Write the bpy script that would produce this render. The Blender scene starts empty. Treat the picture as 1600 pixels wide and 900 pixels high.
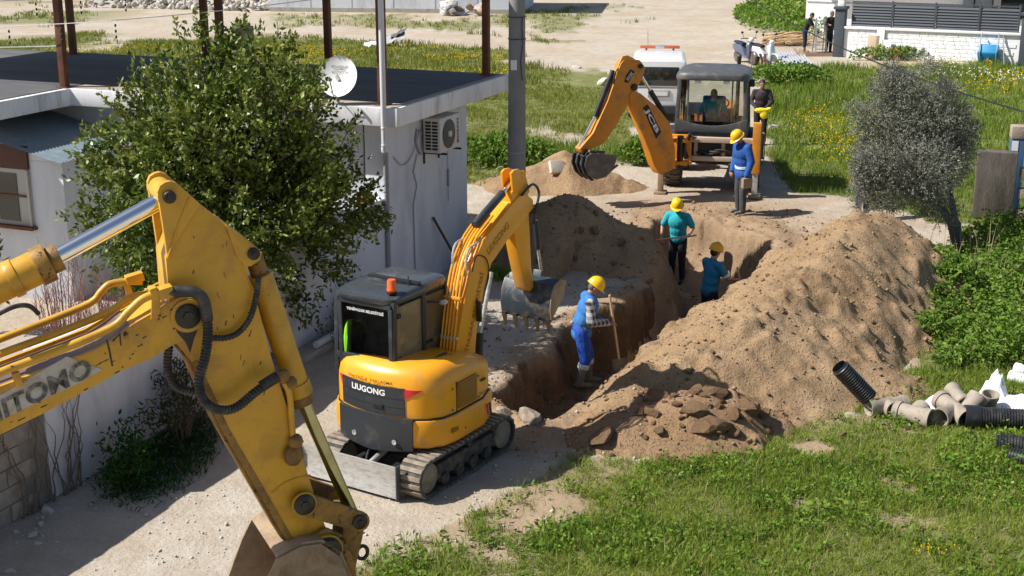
import bpy, bmesh, math, random
import numpy as np
from mathutils import Vector, Matrix, Quaternion
random.seed(7); rng = np.random.default_rng(7)
scene = bpy.context.scene
COL = scene.collection
pi = math.pi

# ------------------------------------------------------------------ camera, sky, sun, exposure
FPX, CAMH = 2133.33, 6.15
PITCH = math.atan(610 / FPX)
cd = bpy.data.cameras.new('camera'); cam = bpy.data.objects.new('camera', cd); COL.objects.link(cam)
cam.location = (0, 0, CAMH); cam.rotation_euler = (pi / 2 - PITCH, 0, 0)
cd.sensor_width = 36; cd.lens = 48; cd.clip_end = 2000; cd.clip_start = 0.1
scene.camera = cam
SUN_EL = math.radians(47); SHX, SHY = 0.99, 0.12           # direction in which shadows fall on the ground
world = bpy.data.worlds.new('World'); scene.world = world; world.use_nodes = True
wn = world.node_tree.nodes; wl = world.node_tree.links
sky = wn.new('ShaderNodeTexSky'); sky.sky_type = 'NISHITA'; sky.sun_disc = False
sky.sun_elevation = SUN_EL; sky.sun_rotation = math.atan2(-SHX, -SHY)
sky.air_density = 1.0; sky.dust_density = 1.2
wn['Background'].inputs[1].default_value = 0.072
wl.new(sky.outputs[0], wn['Background'].inputs[0])
sl = bpy.data.lights.new('sun', 'SUN'); sun = bpy.data.objects.new('sun', sl); COL.objects.link(sun)
sl.energy = 5.0; sl.angle = math.radians(0.55); sl.color = (1.0, 0.955, 0.89)
sun.rotation_euler = Vector((SHX * math.cos(SUN_EL), SHY * math.cos(SUN_EL), -math.sin(SUN_EL))).to_track_quat('-Z', 'Y').to_euler()
vs = scene.view_settings; vs.view_transform = 'Standard'; vs.look = 'None'; vs.gamma = 1; vs.exposure = 0.47
try: vs.use_curve_mapping = False
except Exception: pass
scene.render.engine = 'CYCLES'
scene.cycles.use_denoising = True
scene.cycles.max_bounces = 6; scene.cycles.diffuse_bounces = 3; scene.cycles.transparent_max_bounces = 8
scene.cycles.caustics_reflective = False; scene.cycles.caustics_refractive = False
scene.cycles.sample_clamp_indirect = 6

# surveying helpers: bearings measured from the drone's position give places on the ground or on an upright plane
def bearing(px, py):
    u, v = (px - 800) / FPX, (450 - py) / FPX
    c, s = math.cos(PITCH), math.sin(PITCH)
    return Vector((u, c + v * s, -s + v * c))
def at(px, py, z=0.0):
    d = bearing(px, py); t = (z - CAMH) / d.z
    return Vector((d.x * t, d.y * t, z))
def atY(px, py, y):
    d = bearing(px, py); t = y / d.y
    return Vector((d.x * t, y, CAMH + d.z * t))
class Upright:                                           # an upright plane: origin on it, heading along it
    def __init__(s, ox, oy, hx, hy):
        n = math.hypot(hx, hy); s.o = (ox, oy); s.h = (hx / n, hy / n); s.n = (-hy / n, hx / n)
    def uz(s, px, py, off=0.0):
        d = bearing(px, py)
        t = (s.o[0] * s.n[0] + s.o[1] * s.n[1] + off) / (d.x * s.n[0] + d.y * s.n[1])
        x, y = d.x * t, d.y * t
        return ((x - s.o[0]) * s.h[0] + (y - s.o[1]) * s.h[1], CAMH + d.z * t)

# ------------------------------------------------------------------ noise
def _hash(ix, iy, seed):
    n = (ix.astype(np.int64) * 374761393 + iy.astype(np.int64) * 668265263 + seed * 1442695041) & 0x7fffffff
    n = ((n ^ (n >> 13)) * 1274126177) & 0x7fffffff
    return ((n ^ (n >> 16)) & 0xffff) / 65535.0
def vnoise(x, y, seed=0):
    ix, iy = np.floor(x), np.floor(y); fx, fy = x - ix, y - iy
    fx = fx * fx * fx * (fx * (fx * 6 - 15) + 10); fy = fy * fy * fy * (fy * (fy * 6 - 15) + 10)
    a, b = _hash(ix, iy, seed), _hash(ix + 1, iy, seed)
    c, d = _hash(ix, iy + 1, seed), _hash(ix + 1, iy + 1, seed)
    return (a + (b - a) * fx) * (1 - fy) + (c + (d - c) * fx) * fy
def fbm(x, y, scale, oct=4, seed=0, gain=0.5):
    x = np.asarray(x, float) / scale; y = np.asarray(y, float) / scale
    r = np.zeros_like(x); a = 1.0; s = 0.0
    for o in range(oct):
        c, sn = math.cos(o * 0.7 + 0.3), math.sin(o * 0.7 + 0.3)
        r += a * (vnoise(x * c - y * sn, x * sn + y * c, seed + o * 17) * 2 - 1); s += a
        a *= gain; x = x * 2.03 + 5.1; y = y * 2.03 + 9.7
    return r / s
def in_poly(x, y, poly):
    x = np.asarray(x); y = np.asarray(y); r = np.zeros(x.shape, bool)
    n = len(poly)
    for i in range(n):
        x0, y0 = poly[i][0], poly[i][1]; x1, y1 = poly[(i + 1) % n][0], poly[(i + 1) % n][1]
        c = ((y0 > y) != (y1 > y))
        with np.errstate(divide='ignore', invalid='ignore'):
            xi = (x1 - x0) * (y - y0) / ((y1 - y0) if y1 != y0 else 1e-9) + x0
        r ^= c & (x < xi)
    return r
def seg_dist(x, y, pts, closed=False):
    best = np.full(np.shape(x), 1e9); par = np.zeros(np.shape(x))
    n = len(pts)
    for i in range(n if closed else n - 1):
        ax, ay = pts[i][0], pts[i][1]; bx, by = pts[(i + 1) % n][0], pts[(i + 1) % n][1]
        dx, dy = bx - ax, by - ay; L = dx * dx + dy * dy + 1e-12
        t = np.clip(((x - ax) * dx + (y - ay) * dy) / L, 0, 1)
        d = np.hypot(x - ax - t * dx, y - ay - t * dy)
        m = d < best; best = np.where(m, d, best); par = np.where(m, i + t, par)
    return best, par
def sstep(a, b, x):
    t = np.clip((x - a) / (b - a), 0, 1); return t * t * (3 - 2 * t)

# ------------------------------------------------------------------ objects
def put(o, parent=None):
    COL.objects.link(o)
    if parent is not None: o.parent = parent
    return o
def tag(o, label=None, cat=None, group=None, kind=None):
    if label: o['label'] = label
    if cat: o['category'] = cat
    if group: o['group'] = group
    if kind: o['kind'] = kind
    return o
def thing(name, label, cat, loc=(0, 0, 0), rz=0.0, group=None):
    o = bpy.data.objects.new(name, None); o.empty_display_size = 0.2
    o.location = loc; o.rotation_euler = (0, 0, rz); COL.objects.link(o)
    return tag(o, label, cat, group)
def copy_tree(o, parent=None):
    c = o.copy(); COL.objects.link(c)
    if parent is not None: c.parent = parent
    for ch in list(o.children): copy_tree(ch, c)
    return c
def frame(p0, p1):
    d = (Vector(p1) - Vector(p0)); d.normalize()
    a = Vector((0, 0, 1)) if abs(d.z) < 0.95 else Vector((1, 0, 0))
    x = a.cross(d); x.normalize(); y = d.cross(x); return x, y, d
class MB:
    def __init__(s): s.v = []; s.f = []
    def add(s, vs, fs):
        o = len(s.v); s.v += [tuple(v) for v in vs]; s.f += [[i + o for i in f] for f in fs]; return s
    def box(s, c, d, rz=0.0, rx=0.0, ry=0.0):
        M = Matrix.Rotation(rz, 3, 'Z') @ Matrix.Rotation(ry, 3, 'Y') @ Matrix.Rotation(rx, 3, 'X'); c = Vector(c)
        vs = [c + M @ Vector((sx * d[0] / 2, sy * d[1] / 2, sz * d[2] / 2)) for sz in (-1, 1) for sy in (-1, 1) for sx in (-1, 1)]
        return s.add(vs, [(0, 2, 3, 1), (4, 5, 7, 6), (0, 1, 5, 4), (2, 6, 7, 3), (0, 4, 6, 2), (1, 3, 7, 5)])
    def beam(s, p0, p1, w, h, up=(0, 0, 1)):
        p0, p1 = Vector(p0), Vector(p1); d = (p1 - p0).normalized(); u = Vector(up)
        x = d.cross(u)
        if x.length < 1e-4: x = d.cross(Vector((1, 0, 0)))
        x.normalize(); y = x.cross(d)
        vs = [p + x * sx * w / 2 + y * sy * h / 2 for p in (p0, p1) for sx, sy in ((-1, -1), (1, -1), (1, 1), (-1, 1))]
        return s.add(vs, [(3, 2, 1, 0), (4, 5, 6, 7), (0, 1, 5, 4), (1, 2, 6, 5), (2, 3, 7, 6), (3, 0, 4, 7)])
    def loft(s, rings, cap=True, closed=True):
        n = len(rings[0]); o = len(s.v)
        for r in rings: s.v += [tuple(p) for p in r]
        for i in range(len(rings) - 1):
            for j in range(n if closed else n - 1):
                k = (j + 1) % n
                s.f.append([o + i * n + j, o + i * n + k, o + (i + 1) * n + k, o + (i + 1) * n + j])
        if cap:
            s.f.append([o + j for j in range(n)][::-1]); s.f.append([o + (len(rings) - 1) * n + j for j in range(n)])
        return s
    def cyl(s, p0, p1, r0, r1=None, n=16, cap=True):
        r1 = r0 if r1 is None else r1; x, y, d = frame(p0, p1)
        R = [[Vector(p) + (x * math.cos(2 * pi * k / n) + y * math.sin(2 * pi * k / n)) * r for k in range(n)] for p, r in ((p0, r0), (p1, r1))]
        return s.loft(R, cap)
    def tube(s, pts, r, n=8, cap=True):
        pts = [Vector(p) for p in pts]; m = len(pts)
        rs = r if isinstance(r, (list, tuple)) else [r] * m
        T = [(pts[min(i + 1, m - 1)] - pts[max(i - 1, 0)]).normalized() for i in range(m)]
        x, y, _ = frame(pts[0], pts[0] + T[0]); R = []
        for i in range(m):
            x = (x - T[i] * x.dot(T[i])); x.normalize(); y = T[i].cross(x)
            R.append([pts[i] + (x * math.cos(2 * pi * k / n) + y * math.sin(2 * pi * k / n)) * rs[i] for k in range(n)])
        return s.loft(R, cap)
    def prism(s, poly, fa, fb):
        n = len(poly); o = len(s.v)
        s.v += [tuple(fa(*p)) for p in poly] + [tuple(fb(*p)) for p in poly]
        s.f.append([o + i for i in range(n)][::-1]); s.f.append([o + n + i for i in range(n)])
        for i in range(n):
            j = (i + 1) % n; s.f.append([o + i, o + j, o + n + j, o + n + i])
        return s
    def lathe(s, prof, n=20, o=(0, 0, 0), ax=(0, 0, 1), sweep=2 * pi):
        x, y, d = frame((0, 0, 0), ax); o = Vector(o)
        R = [[o + d * h + (x * math.cos(sweep * k / n) + y * math.sin(sweep * k / n)) * r for k in range(n)] for r, h in prof]
        return s.loft(R, True)
    def ball(s, c, r, nu=12, nv=8):
        r = (r, r, r) if not isinstance(r, (tuple, list)) else r; c = Vector(c)
        R = [[c + Vector((r[0] * math.sin(a) * math.cos(2 * pi * k / nu), r[1] * math.sin(a) * math.sin(2 * pi * k / nu), -r[2] * math.cos(a))) for k in range(nu)]
             for a in [max(0.02, min(pi - 0.02, pi * i / nv)) for i in range(nv + 1)]]
        return s.loft(R, True)
    def mesh(s, name, bevel=0.0, smooth=True, ang=38, seg=2):
        bm = bmesh.new(); vv = [bm.verts.new(v) for v in s.v]
        for f in s.f:
            try: bm.faces.new([vv[i] for i in f])
            except Exception: pass
        bmesh.ops.recalc_face_normals(bm, faces=bm.faces)
        if bevel > 0:
            es = [e for e in bm.edges if len(e.link_faces) == 2 and e.calc_face_angle(0) > 0.5]
            bmesh.ops.bevel(bm, geom=es, offset=bevel, segments=seg, profile=0.6, affect='EDGES', clamp_overlap=True)
        if smooth:
            a = math.radians(ang)
            for f in bm.faces: f.smooth = True
            for e in bm.edges:
                if len(e.link_faces) == 2 and e.calc_face_angle(0) > a: e.smooth = False
        me = bpy.data.meshes.new(name); bm.to_mesh(me); bm.free(); return me
    def build(s, name, mat, parent=None, bevel=0.0, smooth=True, ang=38, seg=2):
        me = s.mesh(name, bevel, smooth, ang, seg); me.materials.append(M(mat))
        return put(bpy.data.objects.new(name, me), parent)
def np_mesh(name, V, F, mat, parent=None, smooth=False, attrs=None):
    V = np.asarray(V, np.float32); F = np.asarray(F, np.int32); k = F.shape[1]
    me = bpy.data.meshes.new(name)
    me.vertices.add(len(V)); me.vertices.foreach_set('co', V.ravel())
    me.loops.add(F.size); me.loops.foreach_set('vertex_index', F.ravel())
    me.polygons.add(len(F)); me.polygons.foreach_set('loop_start', np.arange(0, F.size, k, dtype=np.int32))
    try: me.polygons.foreach_set('loop_total', np.full(len(F), k, np.int32))
    except Exception: pass
    if smooth: me.polygons.foreach_set('use_smooth', np.ones(len(F), bool))
    for nm, a in (attrs or {}).items():
        at_ = me.attributes.new(nm, 'FLOAT', 'POINT'); at_.data.foreach_set('value', np.asarray(a, np.float32))
    me.update(calc_edges=True); me.validate()
    me.materials.append(M(mat))
    return put(bpy.data.objects.new(name, me), parent)
def text(name, body, mat, parent, loc, xdir, ydir, size, width=None, depth=0.002, bold=0.0, shear=0.0):
    c = bpy.data.curves.new(name, 'FONT'); c.body = body; c.size = 1.0; c.align_x = 'CENTER'; c.align_y = 'CENTER'
    c.extrude = 0.0; c.offset = bold; c.shear = shear; c.resolution_u = 3
    t = bpy.data.objects.new(name, c); COL.objects.link(t)
    dg = bpy.context.evaluated_depsgraph_get()
    me = bpy.data.meshes.new_from_object(t.evaluated_get(dg)); bpy.data.objects.remove(t); bpy.data.curves.remove(c)
    me.name = name
    xs = [v.co.x for v in me.vertices] or [0]; ys = [v.co.y for v in me.vertices] or [0]
    w = max(xs) - min(xs); h = max(ys) - min(ys); cx, cy = (max(xs) + min(xs)) / 2, (max(ys) + min(ys)) / 2
    sy = size / h; sx = (width / w) if width else sy
    X = Vector(xdir).normalized(); Yv = Vector(ydir); Yv = (Yv - X * Yv.dot(X)).normalized(); N = X.cross(Yv); L = Vector(loc)
    for v in me.vertices: v.co = L + X * (v.co.x - cx) * sx + Yv * (v.co.y - cy) * sy + N * depth
    me.materials.clear(); me.materials.append(M(mat))
    return put(bpy.data.objects.new(name, me), parent)

# ------------------------------------------------------------------ materials
MATS = {}
def M(n):
    if not isinstance(n, str): return n
    return MATS[n]
def nodes(name):
    m = bpy.data.materials.new(name); m.use_nodes = True; nt = m.node_tree
    MATS[name] = m
    return m, nt, nt.nodes['Principled BSDF'], nt.nodes['Material Output']
def nz(nt, vec, scale, detail=4, rough=0.55, dist=0.0):
    n = nt.nodes.new('ShaderNodeTexNoise'); n.inputs['Scale'].default_value = scale; n.inputs['Detail'].default_value = detail
    n.inputs['Roughness'].default_value = rough; n.inputs['Distortion'].default_value = dist
    nt.links.new(vec, n.inputs['Vector']); return n.outputs['Fac']
def ramp(nt, fac, a, b, ca=0.0, cb=1.0):
    r = nt.nodes.new('ShaderNodeMapRange'); r.inputs[1].default_value = a; r.inputs[2].default_value = b
    r.inputs[3].default_value = ca; r.inputs[4].default_value = cb; r.clamp = True
    nt.links.new(fac, r.inputs[0]); return r.outputs[0]
def mix(nt, fac, a, b, mode='MIX'):
    x = nt.nodes.new('ShaderNodeMix'); x.data_type = 'RGBA'; x.blend_type = mode
    for sock, v in ((x.inputs[0], fac), (x.inputs[6], a), (x.inputs[7], b)):
        if isinstance(v, (int, float)): sock.default_value = v
        elif isinstance(v, (tuple, list)): sock.default_value = (*v[:3], 1)
        else: nt.links.new(v, sock)
    return x.outputs[2]
def mth(nt, op, a, b=0.0):
    x = nt.nodes.new('ShaderNodeMath'); x.operation = op
    for i, v in enumerate((a, b)):
        if isinstance(v, (int, float)): x.inputs[i].default_value = v
        else: nt.links.new(v, x.inputs[i])
    return x.outputs[0]
def coords(nt, kind='Object', stretch=None):
    t = nt.nodes.new('ShaderNodeTexCoord'); v = t.outputs[kind]
    if stretch:
        mp = nt.nodes.new('ShaderNodeMapping'); mp.inputs['Scale'].default_value = stretch; nt.links.new(v, mp.inputs[0]); v = mp.outputs[0]
    return v
def bump(nt, bs, h, strength, dist=0.02):
    b = nt.nodes.new('ShaderNodeBump'); b.inputs['Strength'].default_value = strength; b.inputs['Distance'].default_value = dist
    nt.links.new(h, b.inputs['Height']); nt.links.new(b.outputs[0], bs.inputs['Normal'])
def sc3(c, k): return tuple(min(1, x * k) for x in c)
def mat(name, col, rough=0.6, metal=0.0, var=0.15, vs=3.0, dirt=None, damt=0.3, ds=2.5, chips=None, camt=0.0, cs=9.0, bmp=0.0, bs=30.0, coat=0.0, stretch=None, spec=0.5):
    m, nt, b, out = nodes(name); v = coords(nt, 'Object', stretch)
    n1 = nz(nt, v, vs, 5)
    c = mix(nt, n1, sc3(col, 1 - var), sc3(col, 1 + var))
    r = rough
    if dirt:
        n2 = nz(nt, v, ds, 7, 0.68, 0.4); f = ramp(nt, n2, 0.62 - damt * 0.5, 0.80 - damt * 0.3)
        c = mix(nt, mth(nt, 'MULTIPLY', f, 0.85), c, dirt)
    if chips:
        n3 = nz(nt, v, cs, 9, 0.72, 0.6); f = ramp(nt, n3, 0.70 - camt * 0.25, 0.735 - camt * 0.25)
        c = mix(nt, f, c, chips)
        rr = ramp(nt, f, 0, 1, rough, 0.85); nt.links.new(rr, b.inputs['Roughness'])
    else: b.inputs['Roughness'].default_value = rough
    nt.links.new(c, b.inputs['Base Color']); b.inputs['Metallic'].default_value = metal
    b.inputs['Specular IOR Level'].default_value = spec
    if coat: b.inputs['Coat Weight'].default_value = coat
    if bmp: bump(nt, b, nz(nt, v, bs, 6, 0.6), bmp)
    return m
# colours of the place
YB = (0.62, 0.36, 0.035)
mat('worn_yellow', (0.60, 0.33, 0.025), 0.42, var=0.10, vs=2.0, dirt=(0.33, 0.17, 0.03), damt=0.30, ds=3.0, chips=(0.035, 0.022, 0.015), camt=0.19, cs=6.0, bmp=0.05, bs=60)
mat('yellow_rusty', (0.42, 0.23, 0.03), 0.6, var=0.2, vs=4.0, dirt=(0.10, 0.05, 0.025), damt=0.62, ds=5.0, chips=(0.03, 0.018, 0.012), camt=0.5, cs=11.0, bmp=0.15, bs=60)
mat('liu_yellow', (0.84, 0.355, 0.012), 0.36, var=0.05, vs=1.5, dirt=(0.52, 0.30, 0.10), damt=0.20, ds=3.0, chips=(0.30, 0.16, 0.05), camt=0.04, cs=9, coat=0.2)
mat('jcb_orange', (0.72, 0.27, 0.018), 0.42, var=0.07, vs=2.0, dirt=(0.32, 0.16, 0.05), damt=0.30, ds=3.0, chips=(0.05, 0.03, 0.02), camt=0.12, cs=8.0)
mat('grey_paint', (0.028, 0.032, 0.038), 0.45, var=0.1, dirt=(0.10, 0.095, 0.085), damt=0.16, ds=5.0)
mat('grey_cab', (0.075, 0.08, 0.085), 0.5, var=0.1, dirt=(0.2, 0.18, 0.15), damt=0.22, ds=4.0)
mat('black_part', (0.012, 0.012, 0.013), 0.5, var=0.2, dirt=(0.08, 0.07, 0.055), damt=0.2, ds=5.0)
mat('track_rubber', (0.17, 0.145, 0.115), 0.85, var=0.25, vs=9.0, dirt=(0.34, 0.28, 0.21), damt=0.5, ds=7.0, bmp=0.3, bs=60)
mat('track_dark', (0.05, 0.045, 0.04), 0.85, var=0.3, vs=8.0, dirt=(0.20, 0.17, 0.13), damt=0.35, ds=7.0, bmp=0.3, bs=60)
mat('tyre', (0.035, 0.033, 0.03), 0.85, var=0.2, dirt=(0.20, 0.16, 0.12), damt=0.5, ds=8.0)
mat('hose', (0.02, 0.021, 0.023), 0.55, var=0.2, dirt=(0.11, 0.10, 0.085), damt=0.3, ds=9.0)
mat('chrome', (0.82, 0.83, 0.84), 0.10, 1.0, var=0.02)
mat('chrome_oily', (0.36, 0.36, 0.20), 0.22, 1.0, var=0.15, vs=6, dirt=(0.16, 0.16, 0.07), damt=0.3)
mat('bare_steel', (0.56, 0.56, 0.55), 0.38, 0.45, var=0.2, vs=6, dirt=(0.30, 0.27, 0.22), damt=0.3, ds=9, stretch=(1, 1, 4))
mat('bucket_steel', (0.10, 0.105, 0.11), 0.5, 0.4, var=0.2, dirt=(0.24, 0.19, 0.14), damt=0.35, ds=5)
mat('bucket_blue', (0.035, 0.05, 0.065), 0.42, 0.2, var=0.2, dirt=(0.25, 0.20, 0.15), damt=0.25, ds=6)
mat('bucket_worn', (0.34, 0.25, 0.16), 0.6, 0.1, var=0.2, vs=5, dirt=(0.14, 0.08, 0.045), damt=0.35, ds=4, bmp=0.2, bs=40)
mat('tooth_steel', (0.09, 0.07, 0.05), 0.5, 0.5, var=0.3, vs=12)
mat('grease', (0.012, 0.011, 0.010), 0.35, var=0.4, vs=12, dirt=(0.06, 0.05, 0.035), damt=0.25, ds=12, bmp=0.3, bs=50)
mat('decal_grey', (0.46, 0.46, 0.42), 0.6, var=0.12, dirt=(0.30, 0.22, 0.10), damt=0.3, ds=9)
mat('decal_black', (0.015, 0.015, 0.016), 0.5)
mat('decal_faded', (0.07, 0.065, 0.06), 0.6, dirt=(0.36, 0.35, 0.31), damt=0.34, ds=16)
mat('decal_white', (0.78, 0.78, 0.77), 0.5, var=0.04)
mat('decal_red', (0.55, 0.03, 0.03), 0.4)
mat('decal_brown', (0.30, 0.13, 0.01), 0.5)
mat('beacon', (0.85, 0.13, 0.02), 0.25)
mat('plaster', (0.66, 0.685, 0.74), 0.85, var=0.05, vs=1.2, dirt=(0.46, 0.47, 0.50), damt=0.28, ds=1.6, bmp=0.2, bs=45, stretch=(1, 1, 0.35))
mat('fascia', (0.82, 0.82, 0.83), 0.85, var=0.05, vs=2.0, dirt=(0.36, 0.35, 0.34), damt=0.26, ds=3.0, bmp=0.1, bs=40, stretch=(1, 1, 0.25))
mat('roof_felt', (0.088, 0.090, 0.098), 0.85, var=0.2, vs=0.9, dirt=(0.15, 0.145, 0.14), damt=0.35, ds=0.8, bmp=0.1, bs=30, stretch=(0.5, 2.2, 1))
mat('roof_screed', (0.40, 0.34, 0.28), 0.9, var=0.12, dirt=(0.25, 0.20, 0.15), damt=0.3)
mat('rust_post', (0.17, 0.062, 0.032), 0.75, 0.1, var=0.3, vs=5, dirt=(0.07, 0.028, 0.017), damt=0.4, ds=4, chips=(0.30, 0.14, 0.09), camt=0.15, cs=6)
mat('rust', (0.26, 0.10, 0.035), 0.85, var=0.35, vs=10)
mat('tin_blue', (0.22, 0.29, 0.34), 0.5, 0.25, var=0.10, vs=2, dirt=(0.36, 0.40, 0.42), damt=0.22, ds=6)
mat('pvc_white', (0.66, 0.67, 0.70), 0.4, var=0.04)
mat('pvc_grey', (0.30, 0.31, 0.34), 0.45, var=0.06)
mat('concrete', (0.40, 0.38, 0.34), 0.9, var=0.12, vs=3, dirt=(0.24, 0.22, 0.19), damt=0.3, ds=2.5, bmp=0.2, bs=40)
mat('pole_concrete', (0.25, 0.25, 0.255), 0.9, var=0.1, vs=2, dirt=(0.17, 0.17, 0.165), damt=0.3, ds=1.4, bmp=0.15, bs=50)
mat('block', (0.36, 0.32, 0.275), 0.95, var=0.2, vs=5, dirt=(0.20, 0.17, 0.145), damt=0.4, ds=5, bmp=0.4, bs=45)
mat('mortar', (0.24, 0.215, 0.19), 0.95, var=0.2, vs=9, bmp=0.4, bs=50)
mat('old_render', (0.15, 0.13, 0.11), 0.95, var=0.35, vs=3, dirt=(0.045, 0.038, 0.032), damt=0.55, ds=3, bmp=0.5, bs=30, stretch=(1, 1, 0.3))
mat('old_block', (0.30, 0.245, 0.195), 0.95, var=0.25, vs=4, dirt=(0.12, 0.10, 0.085), damt=0.45, ds=3, bmp=0.5, bs=30)
mat('wood_dark', (0.075, 0.028, 0.018), 0.6, var=0.2)
mat('window_frame', (0.45, 0.43, 0.41), 0.6, var=0.1)
mat('wood_grey', (0.30, 0.22, 0.15), 0.9, var=0.3, vs=5, bmp=0.3, bs=40)
mat('wood_handle', (0.55, 0.38, 0.21), 0.6, var=0.15, vs=8)
mat('bark', (0.11, 0.085, 0.065), 0.95, var=0.35, vs=8, bmp=0.6, bs=25)
mat('bark_grey', (0.15, 0.14, 0.125), 0.95, var=0.35, vs=8, bmp=0.6, bs=25)
mat('twig_red', (0.20, 0.085, 0.075), 0.9, var=0.3, vs=6)
mat('twig_dry', (0.16, 0.12, 0.085), 0.9, var=0.35, vs=6)
mat('villa_white', (0.86, 0.86, 0.86), 0.8, var=0.03)
mat('villa_stone', (0.85, 0.85, 0.86), 0.85, var=0.03, bmp=0.5, bs=5)
mat('fence_grey', (0.065, 0.075, 0.09), 0.5, var=0.07)
mat('pillar_grey', (0.06, 0.07, 0.085), 0.75, var=0.15, bmp=0.6, bs=12)
mat('lamp_white', (0.85, 0.85, 0.83), 0.4)
mat('van_white', (0.80, 0.81, 0.82), 0.25, var=0.02, dirt=(0.55, 0.51, 0.45), damt=0.08, coat=0.4)
mat('dark_glass', (0.02, 0.025, 0.025), 0.06, spec=0.8)
mat('amber_bar', (0.55, 0.13, 0.06), 0.3)
mat('scooter_blue', (0.10, 0.115, 0.17), 0.3, coat=0.4)
mat('scooter_white', (0.70, 0.76, 0.78), 0.3, coat=0.4)
mat('barrow_blue', (0.02, 0.25, 0.50), 0.45, var=0.08)
mat('barrel_blue', (0.05, 0.13, 0.28), 0.55, var=0.15, dirt=(0.10, 0.13, 0.17), damt=0.3)
mat('galvanised', (0.55, 0.57, 0.59), 0.4, 0.6, var=0.1)
mat('sheet_grey', (0.50, 0.52, 0.55), 0.45, 0.3, var=0.1, dirt=(0.35, 0.33, 0.30), damt=0.25)
mat('ac_white', (0.68, 0.67, 0.64), 0.5, var=0.05, dirt=(0.42, 0.38, 0.33), damt=0.14, ds=6)
mat('dish_white', (0.80, 0.80, 0.79), 0.5, var=0.03)
mat('pipe_black', (0.022, 0.024, 0.028), 0.38, var=0.15, dirt=(0.11, 0.10, 0.085), damt=0.2, ds=7)
mat('fitting_grey', (0.34, 0.29, 0.235), 0.75, var=0.12, dirt=(0.19, 0.155, 0.12), damt=0.35, ds=7)
mat('sack_white', (0.82, 0.83, 0.85), 0.7, var=0.04)
mat('tarpaulin', (0.30, 0.31, 0.33), 0.6, var=0.2, dirt=(0.5, 0.48, 0.44), damt=0.4)
mat('board_white', (0.78, 0.76, 0.73), 0.6, var=0.05)
mat('board_brown', (0.52, 0.40, 0.29), 0.7, var=0.1)
mat('brick_red', (0.48, 0.19, 0.10), 0.9, var=0.2, vs=8)
mat('stone', (0.36, 0.295, 0.225), 0.95, var=0.2, vs=6, dirt=(0.28, 0.24, 0.19), damt=0.3, ds=5, bmp=0.5, bs=25)
mat('stone_pale', (0.50, 0.465, 0.41), 0.95, var=0.15, vs=6, dirt=(0.36, 0.33, 0.28), damt=0.3, ds=6, bmp=0.4, bs=25)
mat('water_bottle', (0.30, 0.55, 0.55), 0.15)
mat('hivis', (0.32, 0.85, 0.02), 0.6)
# clothes and skin
mat('skin', (0.38, 0.20, 0.13), 0.55, var=0.08, vs=9)
mat('hair', (0.018, 0.014, 0.012), 0.6)
mat('grey_hair', (0.12, 0.11, 0.105), 0.6)
mat('helmet_yellow', (0.90, 0.52, 0.01), 0.35, var=0.03)
mat('helmet_dusty', (0.62, 0.36, 0.02), 0.5, var=0.1, dirt=(0.35, 0.22, 0.07), damt=0.2, ds=6)
for n_, c_ in dict(cloth_teal=(0.02, 0.37, 0.44), cloth_petrol=(0.010, 0.16, 0.30), cloth_royal=(0.014, 0.085, 0.33), cloth_vest=(0.035, 0.18, 0.48), cloth_dark=(0.014, 0.016, 0.022),
                   cloth_charcoal=(0.055, 0.055, 0.06), cloth_plum=(0.035, 0.022, 0.030), cloth_navy=(0.012, 0.022, 0.06), cloth_black=(0.010, 0.010, 0.011), cloth_work=(0.010, 0.07, 0.40),
                   cloth_yellow=(0.82, 0.62, 0.02), boot_grey=(0.14, 0.14, 0.135), boot_black=(0.02, 0.02, 0.02), reflective=(0.62, 0.66, 0.70), cuff_pale=(0.52, 0.58, 0.66)).items():
    mat(n_, c_, 0.85, var=0.25, vs=7, bmp=0.9, bs=9, dirt=tuple(0.6 * q + 0.07 for q in c_), damt=0.12, ds=6)
def plaid():
    m, nt, b, out = nodes('plaid'); v = coords(nt, 'Object')
    sx = nt.nodes.new('ShaderNodeSeparateXYZ'); nt.links.new(v, sx.inputs[0])
    def stripe(o): return ramp(nt, mth(nt, 'SINE', mth(nt, 'MULTIPLY', o, 62.0)), -0.25, 0.25)
    s = mth(nt, 'ADD', stripe(sx.outputs[2]), stripe(mth(nt, 'ADD', sx.outputs[0], sx.outputs[1])))
    c = mix(nt, mth(nt, 'MULTIPLY', s, 0.5), (0.03, 0.032, 0.036), (0.50, 0.49, 0.48))
    nt.links.new(c, b.inputs['Base Color']); b.inputs['Roughness'].default_value = 0.9
plaid()
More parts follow.
